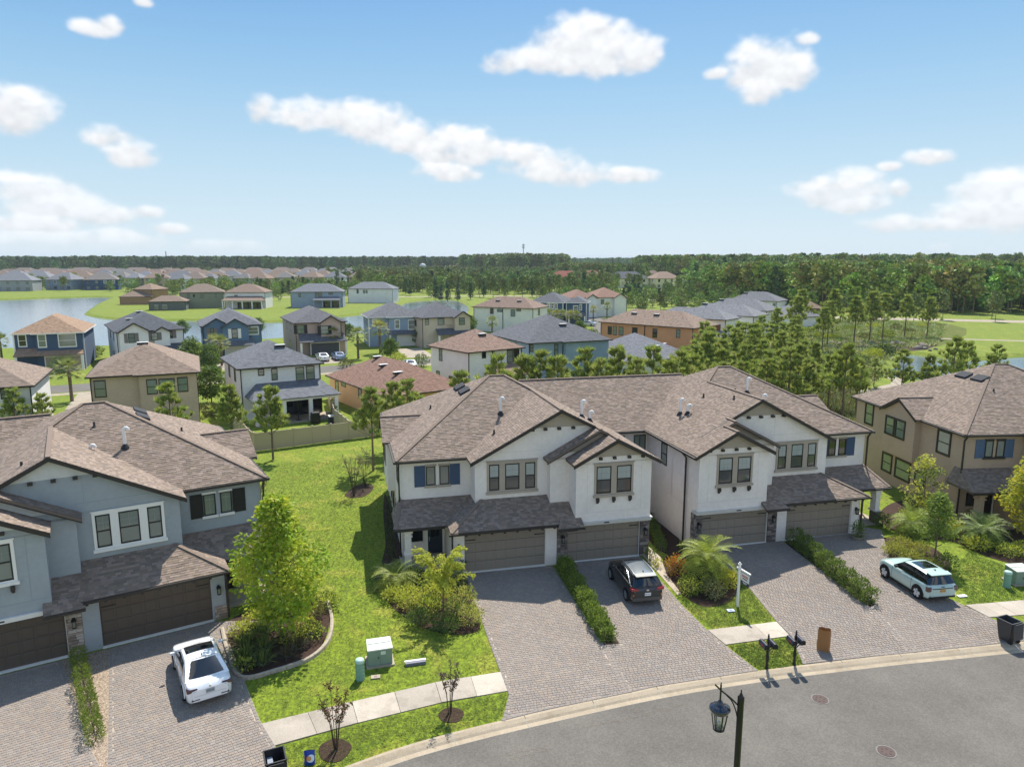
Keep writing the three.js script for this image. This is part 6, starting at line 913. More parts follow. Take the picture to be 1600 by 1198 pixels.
treeThing('feather_palm', 'low bushy palm before the tan townhouse porch', 'palm', (t) => { t.position.set(30.2, 0, -43.2); featherPalm(t, 12, 0.75, 1.9, 52, [[0.241, 0.33, 0.084], [0.315, 0.396, 0.112], [0.185, 0.264, 0.07]]); });
treeThing('feather_palm', 'low bushy palm at the left end of the bed before the white porch', 'palm', (t) => { t.position.set(-6.5, 0, -37.0); featherPalm(t, 13, 0.5, 1.6, 46, [[0.352, 0.412, 0.084], [0.444, 0.478, 0.098], [0.278, 0.346, 0.07]]); });
treeThing('feather_palm', 'spreading palm shrub beside the stone based column of the white townhouse', 'palm', (t) => { t.position.set(26.6, 0, -44.9); featherPalm(t, 14, 0.6, 1.7, 46, [[0.296, 0.38, 0.07], [0.37, 0.446, 0.084]]); });
hedge('long low hedge between the two driveways of the left white gables', [[3.0, -39.6], [3.3, -37.6], [3.85, -34.8], [4.35, -32.2], [4.6, -31.1]], 0.95, 1.0, [[0.185, 0.272, 0.042], [0.278, 0.363, 0.056], [0.148, 0.214, 0.042]], 41, { leaf: 0.12 });
hedge('right hedge of separate rounded bushes between two driveways', [[18.1, -43.2], [18.4, -40], [18.7, -36.6], [18.9, -34.8]], 1.0, 1.1, [[0.167, 0.239, 0.042], [0.222, 0.297, 0.056], [0.13, 0.19, 0.042]], 42, { gaps: 1, leaf: 0.11 });
hedge('short boxy hedge between the driveways at the lower left', [[-19.7, -29.6], [-17.7, -26.8], [-15.6, -23.9]], 0.7, 0.95, [[0.204, 0.281, 0.042], [0.259, 0.33, 0.049], [0.167, 0.231, 0.042]], 43, { leaf: 0.08 });
hedge('clipped dark green hedge along the left wall of the tan townhouse', [[31.6, -58], [31.9, -53], [32.3, -47.5]], 1.1, 0.9, G.mid, 44, { leaf: 0.09 });
hedge('low dark planting along the alley wall between the white gables', [[9.5, -47.5], [9.5, -44.5], [9.35, -41.8]], 0.7, 0.6, G.mid, 45, { leaf: 0.1, gaps: 1 });
hedge('dark low planting along the left wall of the white townhouse', [[-9.3, -52], [-8.4, -46.5], [-7.3, -40.6]], 0.5, 0.45, G.deep.concat([[0.1, 0.1, 0.06]]), 46, { leaf: 0.1, gaps: 1, n: 500 });
const bush = (label, x, z, w, h, cols, seed, o) => treeThing('shrub', label, 'shrub', (t) => { t.position.set(x, 0, z); shrub(t, seed, w, h, cols, o); });
bush('yellow green shrub at the driveway corner of the bed before the white porch', -2.05, -32.9, 1.3, 1.0, G.variegated, 51);
bush('yellow green shrub beside the left white garage driveway, middle of the bed edge', -2.5, -34.8, 1.4, 1.15, G.variegated, 52);
bush('mottled green shrub at the back of the bed near the white garage', -3.1, -36.9, 1.2, 1.1, [...G.variegated, ...G.mid], 53);
bush('dark green shrub at the front of the bed before the white porch', -3.3, -32.3, 1.6, 0.8, G.mid, 54);
bush('dark leafy shrub at the front left of the bed before the white porch', -4.7, -32.8, 1.3, 0.8, G.mid, 55);
bush('broad yellow green shrub in the middle of the bed before the white porch', -5.3, -34.6, 1.7, 1.2, G.lime, 56);
bush('mottled shrub behind the slender tree before the white porch', -4.3, -36.2, 1.6, 1.2, [...G.lime, ...G.mid], 57);
bush('light green shrub along the lawn edge of the bed before the white porch', -6.3, -35.4, 1.2, 0.8, G.lime, 58);
bush('leafy green shrub at the foot of the slender tree, lawn side', -4.3, -34.0, 1.4, 0.9, [...G.mid, ...G.lime], 501);
bush('green shrub at the foot of the slender tree, driveway side', -2.9, -33.8, 1.2, 0.9, [...G.mid, ...G.variegated], 502);
bush('yellow green shrub between the slender tree and the porch', -3.9, -35.2, 1.5, 1.1, G.lime, 503);
bush('low shrub beside the porch column of the left white gable', -5.6, -37.6, 1.3, 0.9, [...G.mid, ...G.lime], 504);
bush('dark rounded shrub against the white garage jamb', -3.15, -38.6, 0.9, 1.1, G.deep, 59);
bush('orange and red croton bush in the palm bed', 9.55, -38.6, 1.3, 1.15, G.croton, 60, { leaf: 0.15 });
bush('green shrub at the front left of the palm bed', 9.7, -36.2, 1.5, 1.0, [...G.lime, ...G.mid], 61);
bush('grey green shrub in front of the feathery palm', 10.9, -35.8, 1.4, 0.9, [[0.259, 0.281, 0.112], [0.333, 0.33, 0.126]], 62);
bush('yellow croton bush beside the white sign post', 12.0, -36.9, 1.1, 1.1, G.gold, 63, { leaf: 0.14 });
bush('dark shrub at the back of the palm bed against the stone pillar', 11.3, -39.3, 1.3, 1.0, G.mid, 64);
bush('small round shrub beside the stone pillar of the right gable garage', 8.35, -40.5, 0.6, 1.0, G.mid, 65);
bush('little yellow green shrub at the corner of the alley path', 8.6, -39.6, 0.5, 0.6, G.lime, 66);
bush('potted round shrub at the right jamb of the last white garage', 22.55, -43.9, 0.85, 1.25, G.mid, 67);
bush('dark shrub beside the stone based porch column', 25.2, -46.0, 1.1, 1.0, G.mid, 68);
[[23.6, -41.4], [24.0, -40.4], [24.5, -42.4], [24.4, -39.2], [25.3, -41.6]].forEach(([x, z], i) => { const o = bush(['yellow green low shrub nearest the mint green car hood', 'yellow green low shrub left of the small tree trunk', 'yellow green low shrub at the back of the bed behind the mint car', 'low shrub in front of the small tree trunk', 'low shrub right behind the small tree trunk'][i], x, z, 1.4, 0.75, [[0.37, 0.396, 0.07], [0.296, 0.346, 0.056], [0.463, 0.446, 0.084]], 70 + i); o.userData.group = 'low shrubs in the bed behind the mint car'; });
bush('dark green rounded shrub under the small tree by the mint car roof', 25.6, -39.4, 1.3, 0.95, G.mid, 76);
[[27.3, -46.2, 1.8, 1.3], [29.4, -45.0, 1.5, 1.0], [28.6, -44.4, 1.6, 0.9], [29.3, -42.3, 1.7, 0.9], [30.6, -41.2, 1.7, 0.85], [32.0, -41.4, 1.6, 0.9], [30.2, -49.2, 1.8, 1.2], [33.0, -39.6, 1.2, 0.7]].forEach(([x, z, w, h], i) => bush(['broad green shrub beside the palm shrub at the white column', 'pale shrub left of the low palm before the tan porch', 'green shrub at the lawn edge left of the low palm', 'leafy shrub in front of the low palm', 'leafy shrub in front right of the low palm', 'green shrub under the yellow tree at the right edge', 'green shrub against the tan townhouse wall near the downpipe', 'greyish shrub beside the utility cabinet at the right edge'][i], x, z, w, h, i % 2 ? G.lime : [...G.mid, ...G.lime], 80 + i));
[[-13.1, -31.6, 1.0, 0.8], [-12.8, -32.7, 1.0, 0.9], [-10.0, -33.6, 0.9, 0.7], [-9.75, -32.0, 1.0, 0.6], [-11.3, -34.2, 1.2, 0.9], [-12.6, -34.0, 1.2, 0.8], [-11.9, -32.3, 1.3, 0.8], [-10.2, -32.4, 1.0, 0.7], [-12.1, -31.2, 1.1, 0.8]].forEach(([x, z, w, h], i) => bush(['lime shrub at the driveway edge of the bright tree bed', 'pale green shrub at the back left of the bright tree bed', 'small shrub at the right back of the bright tree bed', 'low reddish green shrub at the curved edging', 'dark shrub behind the bright tree trunk', 'green shrub at the far left corner of the bright tree bed', 'dark shrub just left behind the bright tree trunk', 'green shrub just right of the bright tree trunk', 'mid green shrub between the strappy clumps and the bright tree trunk'][i], x, z, w, h, [G.lime, G.lime, G.olive, [[0.2, 0.13, 0.06], [0.14, 0.16, 0.05]], G.deep, G.mid, G.mid, G.lime, G.mid][i], 90 + i));
[[-12.1, -29.6, 1.2, 0.8], [-11.2, -29.3, 1.1, 0.75], [-12.4, -30.6, 1.3, 0.95], [-10.3, -29.9, 1.0, 0.6], [-10.0, -30.8, 1.1, 0.6], [-11.6, -30.4, 1.2, 0.8]].forEach(([x, z, w, h], i) => treeThing('grass_clump', ['strappy green clump in the front corner of the bright tree bed', 'strappy dark clump along the front edging of the bright tree bed', 'tall strappy clump at the driveway edging beside the sedan shadow', 'bronze tinted strappy clump by the right front edging', 'bronze tinted strappy clump under the right of the bright tree', 'dark strappy clump left of the bright tree trunk'][i], 'grass clump', (t) => { t.position.set(x, 0, z); clumpGrass(t, 100 + i, w * 1.3, h, 150, i === 3 || i === 4 ? [[0.13, 0.1, 0.06], [0.17, 0.16, 0.07]] : [[0.111, 0.165, 0.042], [0.185, 0.247, 0.056], [0.296, 0.33, 0.084]]); }));

// ---------------------------------------------------------------- pines, palms and trees behind
const pines = [0, 1, 2, 3].map((k) => ({ k, used: false, make: (t) => pineTree(t, 200 + k, 7, { bare: [0.28, 0.34, 0.22, 0.4][k], wide: [0.29, 0.26, 0.33, 0.23][k], levels: [8, 9, 8, 7][k] }), proto: null }));
let turnR = rngOf(300);
function pine(x, z, h, k, label, group) {
  const P = pines[k], s = h / 7, turn = turnR() * 6.28;
  if (!P.proto) { P.proto = thing('pine_tree', label, 'pine tree', [x, 0, z], turn, group); P.make(P.proto); P.proto.scale.setScalar(s); return P.proto; }
  return place(P.proto, [x, 0, z], turn, label, group, s);
}
pine(-47.3, -66, 5.9, 0, 'young pine at the left edge, left one before the cut off house'); pine(-48.1, -70, 4.9, 2, 'small young pine at the left edge behind another pine'); pine(-45.6, -67.5, 5.2, 2, 'young pine at the left edge, right one before the cut off house');
pine(-31.5, -64, 6.9, 2, 'bushy young pine in front of the tan house windows'); pine(-26.8, -66, 6.3, 1, 'young pine left of the covered back porch'); pine(-21.8, -62.6, 6.8, 1, 'slim young pine in front of the tan vinyl fence'); pine(-12.0, -59.2, 7.3, 3, 'slim bare trunked pine on the back lawn beside the white townhouse'); pine(-9.6, -64, 7.1, 0, 'young pine behind the left roof edge of the white townhouse'); pine(-11.4, -66, 6.6, 1, 'thin young pine at the fence end behind the white townhouse'); pine(-4.6, -63, 8.1, 3, 'small pine tip showing over the white townhouse ridge');
[[-1.5, -66, 9.1, 0], [2.9, -70, 9.1, 2], [4.4, -68, 8.8, 1], [1.3, -69, 8.7, 1], [7.5, -72, 9.0, 0], [8.9, -70, 8.3, 2], [11.1, -73, 9.1, 1], [12.6, -71, 8.2, 2], [14.9, -74, 8.9, 0], [17.8, -74, 8.6, 2], [16.2, -71, 8.0, 1], [19.6, -76, 7.8, 0]].forEach(([x, z, h, k]) => pine(x, z, h, k, 'young pine in the row standing behind the white townhouse roof', 'row of young pines behind the white townhouse'));
[[25.8, -92, 8.6], [25.2, -84, 7.5], [31, -98, 8.7], [28.5, -86, 7.7], [35.6, -104, 8.8], [32.2, -90, 8.0], [40.7, -110, 8.0], [33.2, -86, 7.3], [30.9, -78, 8.4], [25.6, -78, 6.8], [22.2, -76, 6.8], [28.4, -78, 7.2], [40.4, -98, 6.2], [45.2, -105, 5.9], [33.7, -110, 8.0], [46, -120, 7.4], [29, -104, 8.2], [37, -94, 7.2], [23, -88, 7.4], [38, -118, 7.8], [43, -112, 6.8], [50, -126, 7.6], [34, -80, 6.9], [20.5, -82, 7.6], [48, -112, 5.2], [27, -97, 8.3], [24, -80, 6.5], [30, -82, 7.5], [36, -88, 7.6], [39, -102, 7.8], [34, -99, 8.4], [43, -104, 7], [37, -112, 8.2], [30, -110, 8.4], [41, -118, 7.5], [48, -119, 7.2], [45, -128, 8], [53, -132, 7.8], [27, -90, 8], [21, -86, 7.4]].forEach(([x, z, h], i) => pine(x, z, h, i % 3, 'young pine in the thick grove right of the orange house', 'grove of young pines right of the orange house'));
[[36.2, -76, 9.1, 3, 'tall loose pine behind the tan townhouse, trunk before the lawn'], [40.6, -82, 6.6, 1, 'pine with bare lower trunk left of the tan townhouse roof'], [38.2, -84, 6.7, 0, 'smaller pine behind the tall loose pine by the park path'], [51.3, -92, 6.5, 2, 'wide pine at the left bank of the park pond'], [53.6, -90, 6.0, 1, 'slim pine leaning over the left of the park pond'], [54.1, -86, 8.8, 2, 'tall full pine before the park pond, above the tan roof'], [58.3, -90, 7.6, 0, 'full pine right of the park pond reflection'], [63.4, -92, 7.1, 2, 'pine at the right edge before the park pond'], [60.2, -88, 7.0, 1, 'pine between two pines above the tan townhouse ridge'], [51.8, -100, 4.2, 2, 'small pine in the tall grass of the park']].forEach(([x, z, h, k, l]) => pine(x, z, h, k, l));
[[67, -150, 9.5], [72.6, -150, 10.6], [78.9, -156, 11.2], [83.8, -160, 10.6], [91.6, -165, 10.1], [96.8, -165, 9.4], [76, -168, 11.3], [61.6, -140, 8.8], [64, -160, 10], [70, -172, 11], [56, -150, 8]].forEach(([x, z, h], i) => pine(x, z, h, [3, 3, 1][i % 3], 'tall park pine with bare trunk in front of the right woods', 'tall pines standing in the park'));
// fan palms
const fp = [[[0.26, 0.31, 0.1], [0.32, 0.35, 0.11]], [[0.36, 0.37, 0.1], [0.3, 0.34, 0.1], [0.42, 0.4, 0.13]]].map((c, k) => ({ c, k, proto: null }));
function palm(x, z, h, k, label, group) { const P = fp[k]; if (!P.proto) { P.proto = thing('fan_palm', label, 'palm', [x, 0, z], 0, group); fanPalm(P.proto, 400 + k, 3.4, P.c, 1.15); P.proto.scale.setScalar(h / 4.2); return; } place(P.proto, [x, 0, z], turnR() * 6, label, group, h / 4.2); }
for (const [x, z, h, k, l] of [[-90, -124, 4.8, 0, 'fan palm at the left edge before the navy lake house'], [-56.7, -89.7, 5.0, 0, 'fan palm left of the tan house seen from behind'], [-64.1, -96.5, 3.0, 1, 'low spiky palm below the navy lake house garage'], [-52.3, -124, 4.6, 1, 'fan palm right of the white lake house'], [-50, -121, 4.2, 0, 'fan palm left of the twin gabled blue house'], [-36.5, -138, 5.4, 1, 'yellowish fan palm between the blue house and the taupe house'], [-34.6, -136.5, 4.8, 0, 'fan palm before the left wall of the taupe house'], [-28.4, -130, 5.2, 0, 'fan palm right of the taupe house garage'], [-25.8, -138, 5.8, 1, 'taller fan palm before the slate blue house'], [-13.6, -150, 4.6, 1, 'fan palm before the beige house'], [-4.6, -165, 4.6, 0, 'fan palm before the long cream house'], [24.5, -214, 4, 1, 'fan palm beside the white townhome with the navy gable'], [29.7, -222, 4.5, 0, 'dark fan palm right of the white townhomes']]) palm(x, z, h, k, l);
[[10, -192], [11.8, -190], [13.6, -190], [15.4, -188], [17, -187]].forEach(([x, z], i) => palm(x, z, 4.4, i % 2, 'fan palm in the short row before the navy house', 'row of fan palms before the navy house'));
for (const [x, z, w, h, c, l] of [[-73, -113, 3, 2.6, G.mid, 'bare looking bush beside the navy lake house'], [-37.2, -121.5, 2.2, 1.8, G.mid, 'round bush before the taupe house'], [-28, -118.5, 2.6, 1.6, G.olive, 'clipped bush beside the parked white car'], [-23.5, -121, 2.4, 1.6, G.mid, 'round bush right of the fan palm'], [-20.5, -126, 3, 1.5, G.lime, 'light green bush before the slate blue house'], [-15.5, -120, 2.4, 2.2, G.mid, 'round green bush before the white garage door'], [-40.5, -85.5, 2.2, 1.8, G.mid, 'flowering dark shrub between the tan and the white house'], [-38.6, -81, 2.0, 1.4, G.mid, 'low shrub beside the left wall of the white house'], [-20.4, -80, 1.2, 1.3, G.mid, 'little shrub at the right end of the back porch'], [-11, -98, 1.6, 1.4, G.lime, 'yellow green shrub behind the reddish roof'], [48, -126, 3.2, 1.2, G.lime, 'mounded shrub in the park grass'], [56, -119, 4.5, 1.6, G.lime, 'long clipped yellow green hedge mound in the park'], [60, -122, 4, 1.7, G.mid, 'clipped green hedge mound in the park'], [52, -132, 4, 1.5, G.gold, 'golden shrub mound in the park'], [44, -118, 3.5, 1.4, G.gold, 'yellow shrub beside the grove'], [38, -104, 3, 1.3, G.lime, 'bright shrub at the edge of the grove'], [34.5, -71, 3.4, 1.7, [[0.407, 0.396, 0.07], [0.518, 0.462, 0.084]], 'clipped yellow hedge block behind the white townhouse right end'], [31.5, -69, 3.2, 1.6, [[0.407, 0.396, 0.07], [0.518, 0.462, 0.084]], 'clipped yellow hedge block nearest the white townhouse right end'], [37.5, -68, 3, 1.6, G.mid, 'dark clipped hedge block left of the tan townhouse'], [70, -132, 5, 2.2, G.deep, 'dark bush at the pond side']]) bush(l, x, z, w, h, c, Math.round(500 + x + z), { leaf: 0.3, n: 60, mat: M.needle });
[[73.9, -177.0, 4.3, 1.5], [83.4, -190.6, 4.3, 1.7], [73.5, -162.4, 3.7, 1.2], [88.7, -185.3, 4.3, 1.0], [80.9, -162.4, 2.8, 1.4], [97.2, -190.6, 3.9, 1.2], [87.4, -165.2, 4.1, 2.0], [100.4, -185.3, 2.6, 1.6], [60.4, -130.1, 2.2, 1.4], [52.8, -118.3, 2.3, 2.0], [58.2, -118.3, 3.2, 1.9], [66.9, -130.1, 3.9, 1.9], [76.1, -144.5, 2.6, 1.1], [59.5, -139.4, 3.5, 1.2], [50.6, -122.0, 3.8, 1.4], [47.0, -102.6, 3.4, 1.9], [99.2, -177.0, 3.3, 1.1], [110.1, -190.6, 2.5, 1.5], [70.6, -162.4, 3.4, 1.6], [68.8, -144.5, 3.1, 1.6]].forEach(([x, z, w, h], i) => { const o = bush('rounded shrub mound in the park meadow right of the grove', x, z, w, h, [[...G.mid, ...G.lime], G.olive, G.lime][i % 3], 560 + i, { leaf: 0.28, n: 70, mat: M.needle }); o.userData.group = 'shrub mounds in the park meadow'; });
for (const [x, z, w, h, l] of [[-42.6, -96.5, 2.6, 3.2, 'tall dark shrub between the tan house and the white porch house'],
  [-35.1, -80.9, 2.4, 1.6, 'low dark shrub by the left yard of the covered porch'],
  [-51.5, -118.3, 2.4, 2.6, 'leafy shrub at the far corner of the tan house'],
  [-65.6, -144.5, 3.0, 2.6, 'green shrub right of the twin palms below the blue house'],
  [-64.3, -137.4, 2.6, 2.2, 'green shrub behind the tan house roof'],
  [-73.3, -198.2, 2.6, 2.4, 'shrub between the blue and the taupe house'],
  [-40.8, -177.0, 2.4, 2.2, 'shrub at the right corner of the taupe house'],
  [-24.9, -144.5, 2.6, 1.8, 'rounded shrub by the slate blue house drive'],
  [-24.3, -177.0, 2.4, 1.8, 'shrub left of the beige house'],
  [-9.5, -190.6, 3.0, 2.4, 'shrub before the long cream house left end'],
  [0.0, -185.3, 3.0, 2.0, 'shrub before the long cream house right end'],
  [16.8, -177.0, 3.0, 2.2, 'shrub right of the palm row'],
  [18.7, -165.2, 3.0, 2.2, 'shrub left of the orange house'],
  [-57.6, -84.5, 2.4, 1.6, 'shrub beside the cut off left house'],
  [-77.9, -131.9, 2.6, 2.2, 'shrub behind the navy house drive']]) bush(l, x, z, w, h, [...G.mid, ...G.olive], Math.round(700 + x - z), { leaf: 0.28, n: 70, mat: M.needle });

farBroad: { const P = thing('broadleaf_tree', 'round garden tree in the gap between the tan house and the covered porch house', 'tree', [-38.2, 0, -88.5]); broadTree(P, 610, { h: 4.6, y0: 0.9, limbs: 10, clumps: 90, per: 22, size: 0.3, clump: 0.5, radius: (h) => 1.8 * Math.sqrt(Math.sin(Math.PI * clamp(0.1 + h * 0.88))), cols: G.mid, inner: 0.15 });
  const spots = [[-49.8, -116.2, 0.90, 'garden tree behind the left wall of the covered porch house'], [-54.3, -118.3, 1.00, 'garden tree below the blue house with white shutters'], [-83.9, -137.4, 0.90, 'garden tree at the right corner of the navy lake house'], [-78.9, -169.4, 0.80, 'garden tree at the right corner of the white lake house'], [-63.2, -177.0, 0.80, 'garden tree at the right corner of the blue twin gabled house'], [-37.5, -162.4, 0.75, 'garden tree between the taupe and slate blue houses'], [-22.5, -130.1, 0.80, 'garden tree before the slate blue garage drive'], [-19.7, -150.1, 0.80, 'garden tree left of the cream street house'], [-10.4, -177.0, 0.90, 'garden tree behind the cream street house'], [15.4, -162.4, 0.90, 'garden tree left of the orange house end'], [15.7, -144.5, 0.80, 'low garden tree right of the blue grey house'], [33.3, -274.6, 1.10, 'garden tree behind the orange house left end'], [40.6, -282.4, 1.20, 'larger garden tree behind the orange house'], [53.5, -290.5, 1.00, 'garden tree above the orange house ridge'], [79.9, -318.2, 1.40, 'full tree above the grey roofs behind the orange house'], [85.4, -215.4, 1.30, 'full tree at the end of the white house row'], [102.8, -247.4, 1.50, 'dark full tree right of the low brown roof'], [-42.4, -156.0, 0.70, 'garden tree beside the parked cars at the taupe house']];
  for (const [x, z, s, l] of spots) place(P, [x, 0, z], turnR() * 6, l, undefined, s); }
for (const [x, z, w, h, l] of [[-9.6, -31.6, 1.2, 0.75, 'low green shrub inside the right curve of the edged bed'], [-10.6, -31.2, 1.1, 0.7, 'low green shrub right in front of the bright tree trunk'], [-9.6, -34.6, 1.2, 0.8, 'green shrub at the back right of the edged bed'], [-10.6, -34.9, 1.1, 0.8, 'lime shrub at the back of the edged bed by the wall'], [-11.9, -28.95, 0.9, 0.55, 'little shrub in the sharp front corner of the edged bed']]) bush(l, x, z, w, h, [...G.mid, ...G.lime], Math.round(800 + x * 9));
// ---------------------------------------------------------------- woods and distant trees
function treeCards(seed, h, kind) {                       // a tree of leaf tufts and a trunk in one geometry, for the woods
  const r = rngOf(seed), L = new Leaves(), bark = [0.14, 0.11, 0.085], R = h * (kind === 'pine' ? 0.17 : kind === 'cypress' ? 0.16 : 0.3), y0 = h * (kind === 'pine' ? 0.38 : 0.1), cols = kind === 'cypress' ? [[0.075, 0.132, 0.0612], [0.105, 0.158, 0.0612]] : kind === 'pine' ? [[0.18, 0.224, 0.0714], [0.226, 0.264, 0.0816], [0.27, 0.264, 0.0816], [0.15, 0.198, 0.0653]] : [[0.15, 0.224, 0.0612], [0.21, 0.29, 0.0714], [0.256, 0.317, 0.0714]];
  for (let k = 0; k < 4; k++) { const a = k * Math.PI / 2, b = a + Math.PI / 2, w = h * 0.013; L.quad([Math.cos(a) * w, -0.2, Math.sin(a) * w], [Math.cos(b) * w, -0.2, Math.sin(b) * w], [Math.cos(b) * w * 0.5, h * 0.85, Math.sin(b) * w * 0.5], [Math.cos(a) * w * 0.5, h * 0.85, Math.sin(a) * w * 0.5], bark); }
  const clumps = kind === 'cypress' ? 40 : 38;
  for (let i = 0; i < clumps; i++) {
    const f = r(), rad = R * (kind === 'cypress' ? (1 - f) * 0.95 + 0.06 : kind === 'pine' ? Math.sqrt(Math.sin(Math.PI * clamp(0.12 + f * 0.86))) : Math.sqrt(Math.sin(Math.PI * clamp(0.08 + f * 0.88)))), a = r() * 6.283, q = Math.sqrt(0.15 + 0.85 * r()), c = [Math.cos(a) * rad * q, lerp(y0, h, f), Math.sin(a) * rad * q], cc = tint(cols, r, 0.3), s = h * (kind === 'cypress' ? 0.045 : 0.056);
    for (let k = 0; k < 12; k++) { const o = randDir(r), d = unit([o[0], o[1] + 0.35, o[2]]), sd = unit(cross(d, randDir(r))), z = s * (0.7 + r() * 0.8); L.leaf([c[0] + o[0] * s * 0.7, c[1] + o[1] * s * 0.5, c[2] + o[2] * s * 0.7], d, sd, z * 1.3, z, cc.map((x) => x * (0.8 + r() * 0.4))); }
  }
  return L.geo();
}
const woodGeo = { pine: [1, 2, 3, 4].map((k) => treeCards(600 + k, 10, 'pine')), oak: [1, 2, 3].map((k) => treeCards(620 + k, 10, 'oak')), cypress: [1, 2].map((k) => treeCards(640 + k, 10, 'cypress')) };
const FARH = HOUSES.filter((S) => S.far);
function wood(name, label, poly, spacing, h0, h1, mix, seed, tintTo = [1, 1, 1]) {
  const r = rngOf(seed), xs = poly.map((p) => p[0]), zs = poly.map((p) => p[1]), lists = {}; let n = 0;
  for (let x = Math.min(...xs); x < Math.max(...xs); x += spacing) for (let z = Math.min(...zs); z < Math.max(...zs); z += spacing) {
    const X = x + (r() - 0.5) * spacing * 1.4, Z = z + (r() - 0.5) * spacing * 1.4; if (!inPoly(X, Z, poly)) continue; if (FARH.some((S) => Math.abs(X - S.p[0] - S.w / 2) < S.w * 0.62 && Z - S.p[1] > -S.d - 3 && Z - S.p[1] < 70) && r() < 0.88) continue;
    const kind = r() < mix ? 'pine' : r() < 0.85 ? 'oak' : 'cypress', v = Math.floor(r() * woodGeo[kind].length), k = kind + v, u = fbm(X / 60 + seed, Z / 60, 3), h = lerp(h0, h1, clamp(u * 0.7 + r() * 0.45 - 0.05)) * (kind === 'oak' ? 0.82 : 1);
    (lists[k] ||= []).push([X, Z, h, r() * 6.28, 0.7 + r() * 0.55, u]); n++;
  }
  const root = new THREE.Group(); root.name = numbered(name); scene.add(root); root.userData = { kind: 'stuff', label };
  for (const [k, list] of Object.entries(lists)) {
    const geo = woodGeo[k.slice(0, -1)][+k.slice(-1)], im = new THREE.InstancedMesh(geo, M.needle, list.length), m = new THREE.Matrix4(), q = new THREE.Quaternion(), Y = new THREE.Vector3(0, 1, 0), c = new THREE.Color();
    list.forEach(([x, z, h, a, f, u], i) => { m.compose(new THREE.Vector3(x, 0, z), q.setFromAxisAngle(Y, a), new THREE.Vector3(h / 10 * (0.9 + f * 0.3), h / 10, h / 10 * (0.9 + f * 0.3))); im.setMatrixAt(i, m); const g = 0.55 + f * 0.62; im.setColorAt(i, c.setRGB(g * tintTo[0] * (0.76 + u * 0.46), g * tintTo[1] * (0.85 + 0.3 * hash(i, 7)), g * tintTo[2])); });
    im.name = 'tree_stand'; im.userData.kind = 'stuff'; im.castShadow = im.receiveShadow = true; root.add(im);
  }
}
wood('woods', 'dense olive green pine woods on the right beyond the park road', [[92, -326], [104, -300], [112, -268], [120, -250], [160, -243], [240, -232], [420, -215], [620, -260], [620, -520], [330, -560], [150, -540], [100, -420]], 5.4, 10, 18.5, 0.5, 1, [1.22, 1.28, 0.95]);
wood('woods', 'higher dark woods on the right horizon', [[140, -560], [340, -580], [620, -540], [1000, -640], [1000, -1000], [180, -1000], [120, -720]], 8.5, 17, 23.5, 0.5, 2, [1.1, 1.15, 0.95]);
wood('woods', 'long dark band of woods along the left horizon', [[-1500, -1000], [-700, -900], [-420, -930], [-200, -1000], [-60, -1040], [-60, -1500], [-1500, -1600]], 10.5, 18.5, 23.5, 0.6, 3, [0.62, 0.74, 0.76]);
wood('woods', 'rounded hill of dark trees below the radio mast', [[-62, -860], [-20, -800], [30, -800], [62, -850], [78, -1000], [-60, -1000]], 6.5, 20, 25, 0.75, 4);
wood('woods', 'lower woods in the middle distance right of the tree hill', [[40, -590], [120, -570], [136, -700], [90, -790], [44, -740]], 6, 12, 15.5, 0.7, 5, [1.0, 1.05, 0.85]);
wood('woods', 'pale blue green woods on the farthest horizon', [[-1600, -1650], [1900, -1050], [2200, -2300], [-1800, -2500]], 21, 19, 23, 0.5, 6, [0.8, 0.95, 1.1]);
wood('woods', 'mixed trees scattered round the pond and streets in the middle distance', [[-150, -520], [-60, -400], [10, -372], [60, -372], [86, -430], [70, -560], [40, -790], [-60, -830], [-180, -880]], 8, 8, 13, 0.35, 7);
wood('woods', 'scattered garden trees between the far rows of houses on the left', [[-640, -560], [-330, -440], [-190, -470], [-110, -470], [-180, -860], [-420, -900], [-800, -860]], 10.5, 6, 10, 0.2, 8);
wood('woods', 'garden trees among the far roofs right of the middle', [[70, -440], [100, -360], [116, -560], [200, -900], [130, -900]], 12, 6, 10, 0.4, 9);
wood('garden_trees', 'mixed low trees between the houses and the far pond, middle right', [[30, -236], [62, -246], [92, -252], [104, -330], [92, -372], [12, -372], [14, -345], [34, -300]], 8.5, 4.5, 8, 0.1, 10);
wood('garden_trees', 'dark garden trees along the far side of the lake', [[-420, -470], [-330, -440], [-200, -400], [-150, -345], [-60, -345], [-66, -380], [-190, -470], [-330, -520]], 8.5, 6, 10, 0.1, 11);
// single trees beside the far lake and pond
const farKinds = {};
function farTree(kind, v, x, z, h, label, group) { const key = kind + v; if (!farKinds[key]) { const t = thing({ pine: 'tall_tree', oak: 'round_tree', cypress: 'cypress_tree' }[kind], label, 'tree', [x, 0, z], 0, group); const m = mesh('crown', woodGeo[kind][v], M.needle, t); farKinds[key] = t; t.scale.setScalar(h / 10); return; } place(farKinds[key], [x, 0, z], turnR() * 6, label, group, h / 10); }
for (const [x, z, h] of [[-65, -417, 9.2], [-56.5, -378, 9.4], [-52, -364, 9], [-34, -318, 10.5], [-27.7, -308, 9], [-23.5, -310, 8.6], [-31, -312, 7.5], [-19, -328, 8.8], [-144, -685, 12], [-116, -603, 11], [-13.7, -348, 9.4], [10, -352, 10]]) farTree('cypress', 0, x, z, h, 'dark pointed cypress among the trees round the far pond', 'dark cypresses by the far pond');
